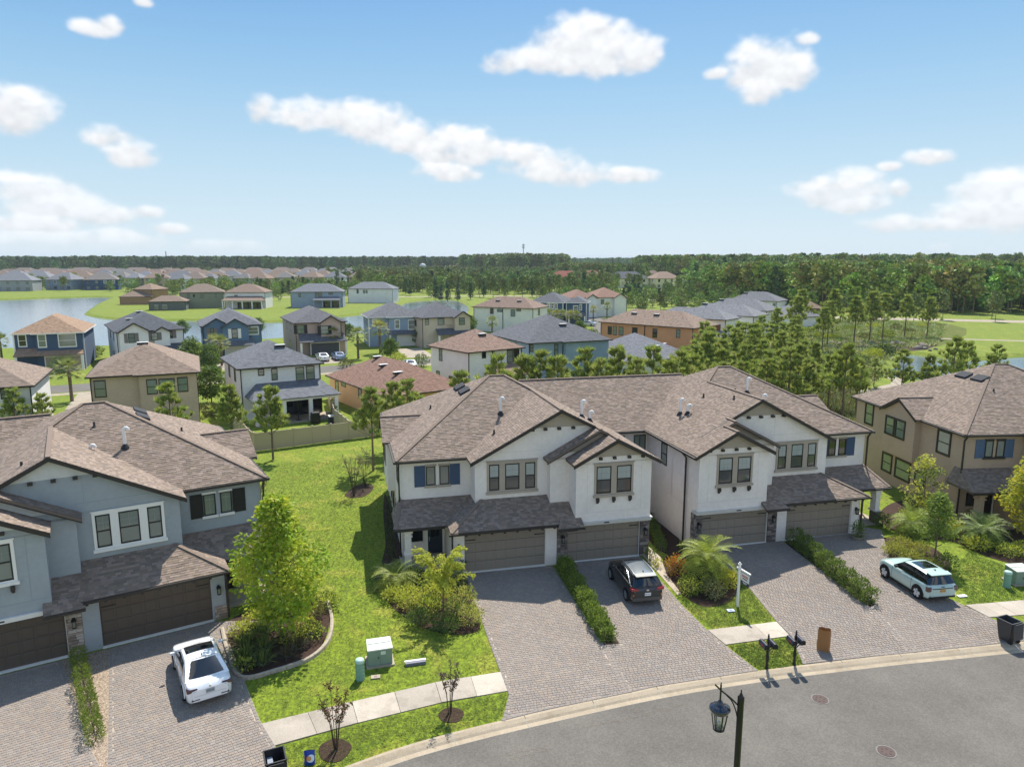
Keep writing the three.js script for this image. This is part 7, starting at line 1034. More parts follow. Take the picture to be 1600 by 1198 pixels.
for (const [x, z, h] of [[-54, -417, 8.5], [-52.5, -444, 8.7], [-40, -345, 7], [-3.3, -352, 7.5], [15, -360, 8], [22, -330, 7], [28, -318, 6], [46, -282, 4.5], [49, -275, 4], [34, -262, 4.5], [38, -290, 5], [56, -262, 4.5], [60, -280, 6], [66, -300, 8], [72, -290, 8.5], [78, -320, 8], [84, -300, 7.5], [62, -320, 5.5], [52, -300, 5], [88, -285, 8], [96, -330, 9]]) farTree('oak', Math.abs(Math.round(x)) % 3, x, z, h, 'round green tree in the band between the houses and the far pond', 'round trees in the middle distance');
for (const [x, z, h] of [[-9, -340, 10], [-4, -345, 9], [1, -342, 9.5], [5, -340, 10.5], [12, -345, 9], [18, -348, 9.5], [-16, -352, 9]]) farTree('pine', 0, x, z, h, 'slim tall tree in the row along the far pond road', 'slim trees along the far pond road');
for (const [x, z, h] of [[96, -206, 8], [108, -214, 8.5], [120, -212, 8], [131, -216, 9], [143, -210, 8.5], [118, -228, 8], [150, -222, 8.5], [162, -212, 9]]) farTree('pine', 1, x, z, h, 'roadside tree with bare trunk along the park road', 'trees along the park road');
for (const [x, z, h] of [[-322, -480, 8], [-302, -465, 6], [-282, -462, 9], [-264, -444, 6.3], [-260, -452, 5], [-246, -440, 6.3], [-224, -417, 6.3], [-248, -487, 5], [-254, -505, 5.5], [-204, -400, 5.5], [-196, -420, 6], [-178, -410, 5.5], [-173, -322, 5], [-166, -312, 4.5]]) palm(x, z, h, 0, 'palm along the far lake shore gardens', 'palms along the far lake shore');
for (const [x, z, h] of [[-330, -470, 6], [-312, -455, 5], [-292, -448, 6], [-270, -440, 5], [-238, -425, 5], [-215, -410, 5.5], [-186, -392, 5], [-160, -365, 5], [-140, -350, 5], [-104, -318, 4.5], [-118, -330, 5], [-94, -340, 5], [-152, -400, 6], [-80, -360, 6]]) farTree('oak', Math.abs(Math.round(z)) % 3, x, z, h, 'garden tree along the far lake shore', 'garden trees along the far lake shore');

// ---------------------------------------------------------------- streets, drives and paths in the middle distance, park
M.palePath = std('#d9d3c8', { map: T.concrete, roughness: 0.95 });
function ribbon(name, label, pts, w, y, mat) { const c = new THREE.CatmullRomCurve3(pts.map(([x, z]) => new THREE.Vector3(x, 0, z)), false, 'centripetal'), n = Math.max(8, Math.round(c.getLength() / 4)), mb = new MB(); for (let i = 0; i < n; i++) { const P = (f, s) => { const p = c.getPointAt(f), q = c.getTangentAt(f); return [p.x - q.z * s, y, p.z + q.x * s]; }, a = i / n, b = (i + 1) / n; mb.face([P(a, w / 2), P(b, w / 2), P(b, -w / 2), P(a, -w / 2)]); } const m = mb.build(numbered(name), mat, scene); m.userData = { kind: 'structure', label }; return m; }
ribbon('back_street', 'pale back street running between the lake houses and the rear gardens', [[-130, -74], [-76, -93], [-48, -107], [-28, -119], [-8, -132], [10, -148], [22, -172], [26, -205], [22, -250]], 7, 0.012, M.asphalt);
ribbon('back_sidewalk', 'pale sidewalk along the back street', [[-130, -68.5], [-76, -87.5], [-48, -101.5], [-28, -113.5], [-9, -126]], 1.6, 0.018, M.palePath);
ribbon('park_road', 'pale road through the park on the right', [[70, -236], [98, -226], [125, -218], [150, -210], [190, -200], [280, -185]], 9, 0.012, M.palePath);
ribbon('park_path', 'pale path along the park lawn', [[58, -176], [74, -172], [90, -167], [115, -159], [150, -150], [220, -140]], 2.2, 0.016, M.palePath);
ribbon('park_path', 'pale path bending round the park pond', [[44, -92], [50, -97.5], [57, -103], [59, -110], [56, -122], [52, -140], [58, -160]], 1.8, 0.016, M.palePath);
sheet('pond_terrace', 'brown gravel terrace with boulders beside the park pond', [[62, -146], [70, -156], [82, -160], [92, -152], [84, -143], [76, -139]], 0.02, M.mulch);
ribbon('far_road', 'pale road behind the far pond', [[-120, -350], [-60, -352], [-10, -362], [40, -350], [80, -310]], 6, 0.014, M.palePath);
for (const [x, z, a, w, d, l] of [[-74.8, -103, 0, 5.6, 15, 'pale driveway of the navy lake house'], [-60.6, -111, 34, 4.4, 12, 'pale driveway of the white lake house'], [-48.3, -121, 25, 4.6, 10, 'pale driveway of the twin gabled blue house'], [-33.5, -128, 26, 5.4, 9, 'pale driveway with two parked cars at the taupe house'], [-19.2, -138.5, 18, 5.2, 14, 'pale driveway of the slate blue house'], [-54.6, -91, 24, 5, 12, 'pale driveway left of the tan house seen from behind']]) { const c = Math.cos(a * D2R), s = Math.sin(a * D2R), P = (u, v) => [x + u * c - v * s, z - u * s - v * c]; sheet('house_driveway', l, [P(-w / 2, -d / 2), P(w / 2, -d / 2), P(w / 2, d / 2), P(-w / 2, d / 2)], 0.026, M.palePath); }
{ // radio mast, water tower and far blocks
  let t = thing('radio_mast', 'thin radio mast above the tree hill on the horizon', 'radio mast', [15, 0, -950]), m = new MB(); m.bar([0, 0, 0], [0, 39, 0], 0.9); m.build('mast', std('#8d9196'), t); m = new MB(); for (let k = 0; k < 3; k++) m.box(-1.6, 1.6, 37 - k * 1.8, 38 - k * 1.8, -0.9, 0.9); m.build('antenna', std('#9fa3a8'), t);
  t = thing('radio_mast', 'faint thin mast above the woods on the left horizon', 'radio mast', [-720, 0, -1500]); m = new MB(); m.bar([0, 0, 0], [0, 36, 0], 1.4); m.build('mast', std('#8d9196'), t);
  t = thing('radio_mast', 'faint mast above the right horizon beside the far block', 'radio mast', [1060, 0, -2080]); m = new MB(); m.bar([0, 0, 0], [0, 40, 0], 1.8); m.build('mast', std('#8d9196'), t);
  t = thing('water_tower', 'white domed tank among the trees on the horizon', 'water tower', [-98, 0, -790]); const g = new THREE.LatheGeometry([[0.1, 15.2], [2, 14.8], [4, 13.8], [4.8, 12.2], [4.2, 11], [1.2, 10], [0.9, 0]].map(([a, b]) => new THREE.Vector2(a, b)), 20); g.scale(0.75, 0.95, 0.75); mesh('tank', g, std('#c6cace'), t);
  t = thing('office_block', 'far pale office block on the right horizon', 'office block', [1160, 0, -2120]); m = new MB(); m.box(-22, 22, 0, 30, -8, 8); m.box(-12, 6, 30, 33, -5, 5); m.build('wall', std('#b9c4cc'), t); for (let k = 0; k < 7; k++) { const q = new MB(); q.box(-21, 21, 3 + k * 3.8, 4.6 + k * 3.8, 8, 8.1); q.build('window', M.paneDark, t); }
  const r = rngOf(31); for (let k = 0; k < 26; k++) { const g2 = new THREE.IcosahedronGeometry(0.35 + r() * 0.5, 1), p = g2.attributes.position; for (let i = 0; i < p.count; i++) { const f = 0.8 + 0.4 * hash(Math.round(p.getX(i) * 50), Math.round(p.getY(i) * 50), Math.round(p.getZ(i) * 50) + k); p.setXYZ(i, p.getX(i) * f, p.getY(i) * f * 0.7, p.getZ(i) * f); } g2.computeVertexNormals(); const b = mesh('boulder', g2, cached('boulder', () => std('#8d8378', { map: T.wear, roughness: 1 })), scene); b.position.set(62 + r() * 26, 0.15, -141 - r() * 14 - 0); tag(b, 'brown boulder on the gravel terrace beside the park pond', 'boulder', 'boulders beside the park pond'); }
}
// tall grass in the park, and the fine grass of the near lawns
M.meadow = std('#c9c48a', { map: T.grass, bumpMap: at(T.grass, 16), bumpScale: 0.06, roughness: 1 });
sheet('park_meadow', 'olive meadow ground of the park right of the grove', smoothLoop([[31, -72], [44, -76], [54, -96], [46, -100], [60, -112], [64, -126], [78, -143], [91.1, -150], [124, -200], [105, -219], [91, -214], [58, -152], [41, -118], [33, -95]], 4), 0.01, M.meadow);
function tufts(name, label, poly, n, h, w, cols, seed, blades = 7, avoid = []) {
  const r = rngOf(seed), L = new Leaves(); for (let k = 0; k < blades; k++) { const a = r() * 6.28, o = r() * w * 0.5, l = h * (0.6 + r() * 0.6), b = [Math.cos(a) * o, -0.01, Math.sin(a) * o], s = [-Math.sin(a) * w * 0.09, 0, Math.cos(a) * w * 0.09]; L.tri([b[0] - s[0], b[1], b[2] - s[2]], [b[0] + s[0], b[1], b[2] + s[2]], [b[0] + Math.cos(a) * w * 0.4, l, b[2] + Math.sin(a) * w * 0.4], [1, 1, 1].map(() => 0.85 + r() * 0.3)); }
  const xs = poly.map((p) => p[0]), zs = poly.map((p) => p[1]), m = new THREE.Matrix4(), q = new THREE.Quaternion(), Y = new THREE.Vector3(0, 1, 0), c = new THREE.Color(), list = [];
  for (let i = 0; i < n; i++) { const x = lerp(Math.min(...xs), Math.max(...xs), r()), z = lerp(Math.min(...zs), Math.max(...zs), r()), a = r() * 6.28, s = 0.7 + r() * 0.7, k = r(); if (inPoly(x, z, poly) && !avoid.some((p) => inPoly(x, z, p))) list.push([x, z, a, s, k]); }
  const im = new THREE.InstancedMesh(L.geo(), M.needle, list.length); list.forEach(([x, z, a, s, k], i) => { m.compose(new THREE.Vector3(x, 0, z), q.setFromAxisAngle(Y, a), new THREE.Vector3(s, s, s)); im.setMatrixAt(i, m); const cc = cols[Math.floor(k * cols.length)]; im.setColorAt(i, c.setRGB(...cc)); });
  im.name = numbered(name); im.userData = { kind: 'stuff', label }; im.castShadow = im.receiveShadow = true; scene.add(im);
}
const PARKG = [[0.27, 0.29, 0.08], [0.33, 0.31, 0.11], [0.2, 0.26, 0.07], [0.24, 0.29, 0.07], [0.4, 0.36, 0.18]];
tufts('tall_grass', 'tall olive and straw coloured grass in the park', [[89.65, -215.39],[105.09, -220.15],[122.79, -200.21],[90.46, -150.06],[79.33, -144.54],[62.31, -114.8],[48.67, -97.44],[41.2, -99.97],[41.89, -114.8],[58.49, -150.06]], 12000, 0.5, 1.0, PARKG.map((c) => c.map((x) => x * 1.35)), 700, 12, [pondLoop]);
tufts('tall_grass', 'rough grass below the grove beside the park path', [[33, -70], [44, -76], [52, -92], [44, -98], [36, -86]], 900, 0.7, 0.9, PARKG, 701, 14);
tufts('lake_reeds', 'dark green reeds along the near pond edge', [[56, -112], [70, -100], [94, -101], [94, -104], [72, -104], [60, -112]], 500, 0.9, 0.9, [[0.08, 0.11, 0.04], [0.12, 0.14, 0.05]], 702, 12);
const GRASSC = [[0.165, 0.235, 0.028], [0.185, 0.25, 0.032], [0.145, 0.215, 0.026], [0.21, 0.255, 0.04], [0.17, 0.24, 0.028]];
tufts('lawn_grass', 'fine bright lawn grass between the sedan driveway and the white townhouse', [[-10, -25.2], [-13.6, -31.6], [-14.6, -36], [-18.5, -46], [-21, -61], [-12, -64], [-9.4, -53], [-7.7, -42], [-6.8, -36], [-5, -33], [-3.3, -31.8], [-1.6, -32], [-0.95, -30.3], [-0.35, -28.85], [-3.3, -28.0], [-6.59, -26.68], [-9.7, -25.3]], 46000, 0.04, 0.1, GRASSC, 703, 6, [smoothLoop([[-14.2, -33.4], [-14.1, -32.3], [-13, -30.25], [-11.65, -28.2], [-10.5, -28.8], [-9.2, -29.75], [-8.8, -31], [-9.0, -32.9], [-9.8, -35.2], [-11.4, -35.6], [-13.3, -34.5]], 4)]);
tufts('lawn_grass', 'bright verge grass between the sidewalk and the curb at the lower left', [[-8.75, -23.75], [-6, -25.1], [-2.9, -26.35], [-0.1, -27.2], [-0.45, -25.45], [-2.45, -24.7], [-5.06, -23.45], [-7.4, -21.95]], 9000, 0.04, 0.1, GRASSC, 704, 6);
tufts('lawn_grass', 'small bright lawn patch in front of the feathery palm', [[9.75, -32.45], [8.98, -35.2], [10.1, -34.7], [11.4, -35.1], [12.4, -36.4], [13.05, -37.8], [13.25, -33.3]], 4200, 0.05, 0.12, GRASSC, 705, 6);
tufts('lawn_grass', 'small triangle of lawn under the two mailbox posts', [[10.2, -30.85], [13.45, -31.6], [13.1, -29.35], [11.0, -28.85]], 2600, 0.05, 0.12, GRASSC, 706, 6);
tufts('lawn_grass', 'bright lawn right of the mint green car', [[24.1, -35], [26.8, -40.2], [28.5, -41.8], [29.4, -39.5], [31.5, -38.5], [32, -36.2], [27.3, -35.5]], 7000, 0.05, 0.12, GRASSC, 707, 6);
// ---------------------------------------------------------------- cars
function gridGeo(rows) {                                  // rows of points, smooth shaded
  const p = [], idx = [], n = rows[0].length; rows.forEach((row) => row.forEach((a) => p.push(...a)));
  for (let i = 0; i + 1 < rows.length; i++) for (let j = 0; j + 1 < n; j++) { const a = i * n + j; idx.push(a, a + 1, a + n + 1, a, a + n + 1, a + n); }
  const g = new THREE.BufferGeometry(); g.setAttribute('position', new THREE.Float32BufferAttribute(p, 3)); g.setIndex(idx); g.computeVertexNormals(); return g;
}
const curveThrough = (keys) => (z) => { const n = keys.length; if (z <= keys[0][0]) return keys[0].slice(1); for (let i = 0; i + 1 < n; i++) if (z <= keys[i + 1][0]) { const t = sm((z - keys[i][0]) / (keys[i + 1][0] - keys[i][0])) * 0.5 + 0.5 * (z - keys[i][0]) / (keys[i + 1][0] - keys[i][0]); return keys[i].slice(1).map((v, k) => lerp(v, keys[i + 1][k + 1], t)); } return keys[n - 1].slice(1); };
const CARM = { glass: new THREE.MeshPhysicalMaterial({ color: new THREE.Color('#0f1318'), roughness: 0.05, clearcoat: 1, clearcoatRoughness: 0.02 }), tyre: std('#131313', { roughness: 0.9 }), trim: std('#101114', { roughness: 0.6 }), chrome: std('#d5d7da', { roughness: 0.2, metalness: 0.9 }), red: new THREE.MeshPhysicalMaterial({ color: new THREE.Color('#8e0f18'), roughness: 0.15, clearcoat: 1 }), darkred: new THREE.MeshPhysicalMaterial({ color: new THREE.Color('#3c1218'), roughness: 0.15, clearcoat: 1 }), amber: std('#c9682f', { roughness: 0.3 }), plate: std('#cfd3d6', { roughness: 0.5 }), alloy: std('#a9acb0', { roughness: 0.35, metalness: 0.6 }) };
const paint = (hex, m = 0) => new THREE.MeshPhysicalMaterial({ color: new THREE.Color(hex), roughness: 0.32, metalness: m, clearcoat: 1, clearcoatRoughness: 0.04 });
function car(name, label, pos, turn, C) {
  const t = thing(name, label, C.cat || 'car', pos, turn), P = paint(C.paint, C.metal || 0), f = curveThrough(C.body), N = 44, z0 = C.body[0][0], z1 = C.body[C.body.length - 1][0], rows = [];
  for (let i = 0; i <= N; i++) {
    const z = lerp(z0, z1, i / N), [w, b, s, c] = f(z), half = [[0, b], [w * 0.6, b], [w * 0.9, b + 0.02], [w * 0.985, b + 0.1], [w, lerp(b, s, 0.42)], [w, lerp(b, s, 0.62)], [w * 0.985, lerp(b, s, 0.86)], [w * 0.955, s - 0.01], [w * 0.9, lerp(s, c, 0.45)], [w * 0.7, lerp(s, c, 0.82)], [w * 0.35, c - 0.004], [0, c]];
    rows.push([...half.map(([x, y]) => [-x, y, -z]).reverse(), ...half.slice(1).map(([x, y]) => [x, y, -z])].map((p) => p).reverse());
  }
  const body = mesh('body', gridGeo(rows), P, t);
  for (const z of [z0, z1]) { const [w, b, s, c] = f(z), m = new MB(), e = z < 0 ? 0.004 : -0.004; const ring = [[-w * 0.9, b], [w * 0.9, b], [w, lerp(b, s, 0.5)], [w * 0.955, s], [w * 0.7, lerp(s, c, 0.82)], [0, c], [-w * 0.7, lerp(s, c, 0.82)], [-w * 0.955, s], [-w, lerp(b, s, 0.5)]]; m.face((z < 0 ? ring : ring.slice().reverse()).map(([x, y]) => [x, y, -z])); m.build('bumper', C.bumper ? std(C.bumper, { roughness: 0.6 }) : P, t); }
  // cabin: g = [rear base z, rear roof z, front roof z, front base z, base half width, roof half width, base height rear, base height front, roof height]
  const [rb, rr, fr, fb, wb, wr, hb, hf, H] = C.cabin, edge = (q) => lerp(0, 1, q), roofY = (u, v) => H - 0.045 * u * u - 0.05 * Math.pow(Math.abs(v - 0.45) * 1.7, 2.4);
  const roofRows = []; for (let i = 0; i <= 10; i++) { const v = i / 10, z = lerp(rr, fr, v), row = []; for (let j = -6; j <= 6; j++) { const u = j / 6; row.push([wr * u, roofY(u, v) - (Math.abs(j) === 6 ? 0.02 : 0), -z]); } roofRows.push(row.reverse()); }
  mesh('roof', gridGeo(roofRows), C.roof ? paint(C.roof, 0.3) : P, t);
  const at2 = (v, y) => { const q = y; return [lerp(wb, wr, q), q]; };
  const sideP = (v, q, s, o = 0) => { const zb = lerp(rb, fb, v), zt = lerp(rr, fr, v), bow = 0.03 * Math.sin(Math.PI * q), yb = lerp(hb, hf, v), yt = roofY(1, v) - 0.02; return [s * (lerp(wb, wr, q) + bow + o), lerp(yb, yt, q), -lerp(zb, zt, q)]; };
  for (const s of [-1, 1]) {
    const rws = []; for (let i = 0; i <= 8; i++) { const row = []; for (let j = 0; j <= 5; j++) row.push(sideP(i / 8, j / 5, s)); rws.push(s > 0 ? row.reverse() : row); } mesh('cabin_side', gridGeo(rws), C.pillars || P, t);
    for (const [a, b, mat] of C.sideGlass) { const g = []; for (let i = 0; i <= 6; i++) { const v = lerp(a, b, i / 6), row = []; for (let j = 0; j <= 4; j++) row.push(sideP(v, lerp(0.1, 0.86, j / 4), s, 0.008)); g.push(s > 0 ? row.reverse() : row); } mesh('side_window', gridGeo(g), CARM.glass, t); }
    if (C.beltTrim) { const m = new MB(); m.bar(sideP(0.02, 0.05, s, 0.012), sideP(0.98, 0.05, s, 0.012), 0.025); m.build('belt_trim', C.beltTrim, t); }
    if (C.arc) { const m = new MB(); for (let k = 0; k < 8; k++) m.bar(sideP(lerp(0.1, 0.95, k / 8), 0.9 - 0.75 * Math.pow(1 - k / 8, 5), s, 0.014), sideP(lerp(0.1, 0.95, (k + 1) / 8), 0.9 - 0.75 * Math.pow(1 - (k + 1) / 8, 5), s, 0.014), 0.022); m.build('window_trim', CARM.chrome, t); }
    if (C.rails) { const m = new MB(); for (let k = 0; k < 8; k++) { const Q = (k) => [s * wr * 0.9, roofY(0.9, k / 8) + 0.035 * Math.sin(Math.PI * k / 8) + 0.01, -lerp(rr - 0.1, fr + 0.1, k / 8)]; m.bar(Q(k), Q(k + 1), 0.035); } m.build('roof_rail', C.rails, t); }
    const mm = new RoundedBoxGeometry(0.2, 0.13, 0.12, 3, 0.045); mm.translate(s * (wb + 0.14), hf + 0.1, -(fb - 0.42)); mesh('mirror', mm, C.mirror || P, t);
    for (const zz of C.handles) { const w = f(zz)[0], m = new MB(), y = f(zz)[2] - 0.1; m.box(Math.min(s * w * 0.99, s * (w * 0.99 + 0.03)), Math.max(s * w * 0.99, s * (w * 0.99 + 0.03)), y, y + 0.03, -zz - 0.1, -zz + 0.1); m.build('door_handle', C.handleMat || P, t); }
    for (const zz of C.seams || [-0.95, 0.05, 0.95]) { const m = new MB(), [w, b, sh, cc] = f(zz), pts = [[w * 0.985, b + 0.1], [w, lerp(b, sh, 0.42)], [w, lerp(b, sh, 0.62)], [w * 0.985, lerp(b, sh, 0.86)], [w * 0.955, sh - 0.01]]; for (let k = 0; k < 4; k++) m.bar([s * (pts[k][0] + 0.001), pts[k][1], -zz], [s * (pts[k + 1][0] + 0.001), pts[k + 1][1], -zz], 0.012); m.build('door_seam', CARM.trim, t); }
    for (const zz of C.wheels) {
      const w = f(zz)[0], R = C.wheelR, ar = new THREE.RingGeometry(R * 0.3, R * 1.2, 28, 1, -0.2, Math.PI + 0.4); ar.rotateY(s > 0 ? Math.PI / 2 : -Math.PI / 2); ar.translate(s * (w + 0.006), R, -zz); mesh('wheel_arch', ar, CARM.trim, t);
      const lip = new THREE.TorusGeometry(R * 1.17, 0.022, 6, 26, Math.PI + 0.2); lip.rotateZ(-0.1); lip.rotateY(Math.PI / 2); lip.translate(s * (w + 0.0), R, -zz); mesh('arch_lip', lip, C.archMat || P, t);
      const tg = new THREE.LatheGeometry([[R * 0.62, -0.1], [R * 0.95, -0.1], [R, -0.06], [R, 0.06], [R * 0.95, 0.1], [R * 0.66, 0.1]].map(([a, b]) => new THREE.Vector2(a, b)), 28); tg.rotateZ(Math.PI / 2); const wh = mesh('wheel', tg, CARM.tyre, t); wh.position.set(s * (w - 0.05), R, -zz);
      const rim = new THREE.LatheGeometry([[0.001, 0.06], [R * 0.6, 0.055], [R * 0.68, 0.09]].map(([a, b]) => new THREE.Vector2(a, b)), 28); rim.rotateZ(-s * Math.PI / 2); mesh('rim', rim, CARM.trim, wh);
      const sp = new MB(); for (let k = 0; k < C.spokes; k++) { const a = k / C.spokes * 6.283; sp.bar([s * 0.078, Math.cos(a) * R * 0.08, Math.sin(a) * R * 0.08], [s * 0.085, Math.cos(a + 0.12) * R * 0.64, Math.sin(a + 0.12) * R * 0.64], 0.03, C.spokeW || 0.07); } sp.build('spokes', C.spokeMat || CARM.alloy, wh);
    }
  }
  const across = (za, ya, wa, zb2, yb2, wb2, bow, q0, q1, in_, name, mat, dir) => { const g = []; for (let i = 0; i <= 5; i++) { const q = lerp(q0, q1, i / 5), w = lerp(wa, wb2, q) - in_, row = []; for (let j = -5; j <= 5; j++) { const u = j / 5; row.push([w * u, lerp(ya, yb2 - 0.045 * u * u, q), -(lerp(za, zb2, q) + dir * bow * (1 - u * u))]); } g.push(dir > 0 ? row.reverse() : row); } return mesh(name, gridGeo(g), mat, t); };
  across(fb, hf, wb, fr, roofY(0, 1), wr, 0.1, 0, 1, 0, 'front_frame', C.pillars || P, 1); across(fb, hf, wb, fr, roofY(0, 1), wr, 0.108, 0.04, 0.97, 0.06, 'windscreen', CARM.glass, 1);
  across(rb, hb, wb, rr, roofY(0, 0), wr, 0.06, 0, 1, 0, 'rear_frame', C.pillars || P, -1); across(rb, hb, wb, rr, roofY(0, 0), wr, 0.082, C.rearQ[0], C.rearQ[1], C.rearQ[2], 'rear_window', CARM.glass, -1);
  if (C.sunroof) { const [a, b, w] = C.sunroof, g = []; for (let i = 0; i <= 5; i++) { const v = lerp(a, b, i / 5), row = []; for (let j = -5; j <= 5; j++) { const u = j / 5 * w / wr; row.push([wr * u, roofY(u, v) + 0.012, -lerp(rr, fr, v)]); } g.push(row.reverse()); } mesh('sunroof', gridGeo(g), CARM.glass, t); }
  { const g = new MB(), y = roofY(0, 0.08) + 0.0, z = -lerp(rr, fr, 0.1); g.face([[-0.02, y, z], [-0.02, y, z - 0.16], [0, y + 0.1, z + 0.04]]); g.face([[0.02, y, z], [0, y + 0.1, z + 0.04], [0.02, y, z - 0.16]]); g.face([[-0.02, y, z], [0, y + 0.1, z + 0.04], [0.02, y, z]]); g.build('antenna_fin', CARM.trim, t); }
  C.detail(t, P, f); return t;
}
const quadOn = (name, mat, t, pts) => { const m = new MB(); m.face(pts); m.face(pts.map(([x, y, z]) => [x, y, z - 0.02]).reverse()); return m.build(name, mat, t); };
function platePrint(bg, fg, text) { const c = document.createElement('canvas'); c.width = 128; c.height = 64; const g = c.getContext('2d'); g.fillStyle = bg; g.fillRect(0, 0, 128, 64); g.fillStyle = fg; g.font = 'bold 30px sans-serif'; g.textAlign = 'center'; g.fillText(text, 64, 44); const t = new THREE.CanvasTexture(c); t.colorSpace = THREE.SRGBColorSpace; return std('#ffffff', { map: t, roughness: 0.5 }); }
function boxOn(name, mat, t, x0, x1, y0, y1, z0, z1) { const m = new MB(); m.box(x0, x1, y0, y1, z0, z1); return m.build(name, mat, t); }
function plateMesh(t, mat, y, z, w = 0.32, h = 0.16, tilt = 0) { const g = new THREE.PlaneGeometry(w, h); g.rotateX(-tilt); g.translate(0, y, z); return mesh('licence_plate', g, mat, t); }
const SEDAN = { paint: '#eceef0', body: [[-2.34, 0.7, 0.36, 0.78, 0.84], [-2.29, 0.78, 0.3, 0.9, 0.96], [-2.2, 0.84, 0.26, 0.95, 1.01], [-2.0, 0.875, 0.22, 0.96, 1.03], [-1.3, 0.9, 0.19, 0.95, 1.03], [0, 0.905, 0.18, 0.94, 0.99], [0.95, 0.9, 0.18, 0.92, 0.99], [1.75, 0.89, 0.19, 0.82, 0.9], [2.15, 0.82, 0.22, 0.7, 0.76], [2.34, 0.6, 0.3, 0.52, 0.58]], cabin: [-1.82, -0.8, 0.4, 1.2, 0.85, 0.66, 1.0, 0.96, 1.45], sideGlass: [[0.14, 0.42], [0.44, 0.9]], rearQ: [0.13, 0.95, 0.035], sunroof: [0.42, 0.98, 0.56], handles: [-0.75, 0.35], wheels: [-1.32, 1.36], wheelR: 0.33, spokes: 10, spokeW: 0.05,
  detail(t) { for (const s of [-1, 1]) { const g = new RoundedBoxGeometry(0.42, 0.15, 0.26, 3, 0.04); g.translate(s * 0.66, 0.84, 2.19); mesh('tail_light', g, CARM.darkred, t); } for (const s of [-1, 1]) { boxOn('reflector', CARM.trim, t, s > 0 ? 0.4 : -0.72, s > 0 ? 0.72 : -0.4, 0.42, 0.46, 2.3, 2.345); } plateMesh(t, platePrint('#9aa3a8', '#20262b', '8TR 42'), 0.72, 2.352, 0.34, 0.17); const g = new THREE.CylinderGeometry(0.05, 0.05, 0.01, 16); g.rotateX(Math.PI / 2); g.translate(0, 0.9, 2.34); mesh('badge', g, CARM.chrome, t); boxOn('bumper_crease', std('#b5bcc2'), t, -0.62, 0.62, 0.585, 0.6, 2.335, 2.346); } };
car('parked_car', 'white sedan with dark glass roof parked on the left driveway', [-13.5, 0.055, -28.2], 32.6 * D2R, SEDAN);
car('parked_car', 'dark charcoal hatchback with silver roof rails parked before the stone pillared garage', [6.72, 0.055, -36.75], 10.5 * D2R, { paint: '#141416', roof: '#646d74', bumper: '#3a3936', body: [[-2.1, 0.72, 0.36, 0.78, 0.86], [-2.04, 0.84, 0.27, 0.98, 1.06], [-1.75, 0.89, 0.24, 1.03, 1.09], [-0.5, 0.9, 0.22, 1.0, 1.05], [0.7, 0.9, 0.22, 0.98, 1.05], [1.55, 0.885, 0.23, 0.92, 1.0], [1.95, 0.82, 0.27, 0.78, 0.86], [2.12, 0.62, 0.34, 0.58, 0.64]], cabin: [-2.0, -1.55, 0.2, 0.98, 0.83, 0.62, 1.06, 1.03, 1.6], sideGlass: [[0.16, 0.44], [0.46, 0.9]], rearQ: [0.08, 0.86, 0.07], handles: [-0.65, 0.3], wheels: [-1.3, 1.3], wheelR: 0.345, spokes: 10, spokeMat: CARM.alloy, spokeW: 0.06, rails: CARM.chrome, beltTrim: CARM.chrome, arc: 1, archMat: CARM.trim, mirror: paint('#141416'),  // grey roof colour stands in for sky reflected on the dark paint
  detail(t) { for (const s of [-1, 1]) { const g = new RoundedBoxGeometry(0.4, 0.15, 0.3, 3, 0.04); g.translate(s * 0.7, 0.93, 1.965); mesh('tail_light', g, CARM.red, t); } for (const s of [-1, 1]) { boxOn('reflector', CARM.amber, t, s > 0 ? 0.66 : -0.78, s > 0 ? 0.78 : -0.66, 0.58, 0.68, 1.98, 2.09); } plateMesh(t, platePrint('#e4e7ea', '#27364f', 'KM 7315'), 0.68, 2.125, 0.34, 0.17); boxOn('badge', CARM.chrome, t, -0.07, 0.07, 0.86, 0.93, 2.08, 2.112); const sp = new MB(); sp.slab([[-0.56, 1.56, 1.86], [0.56, 1.56, 1.86], [0.58, 1.585, 1.5], [-0.58, 1.585, 1.5]], 0.03); sp.build('rear_spoiler', paint('#8d8f8c', 0.3), t); boxOn('lower_bumper', std('#57534e', { roughness: 0.6 }), t, -0.8, 0.8, 0.32, 0.5, 2.02, 2.118); } });
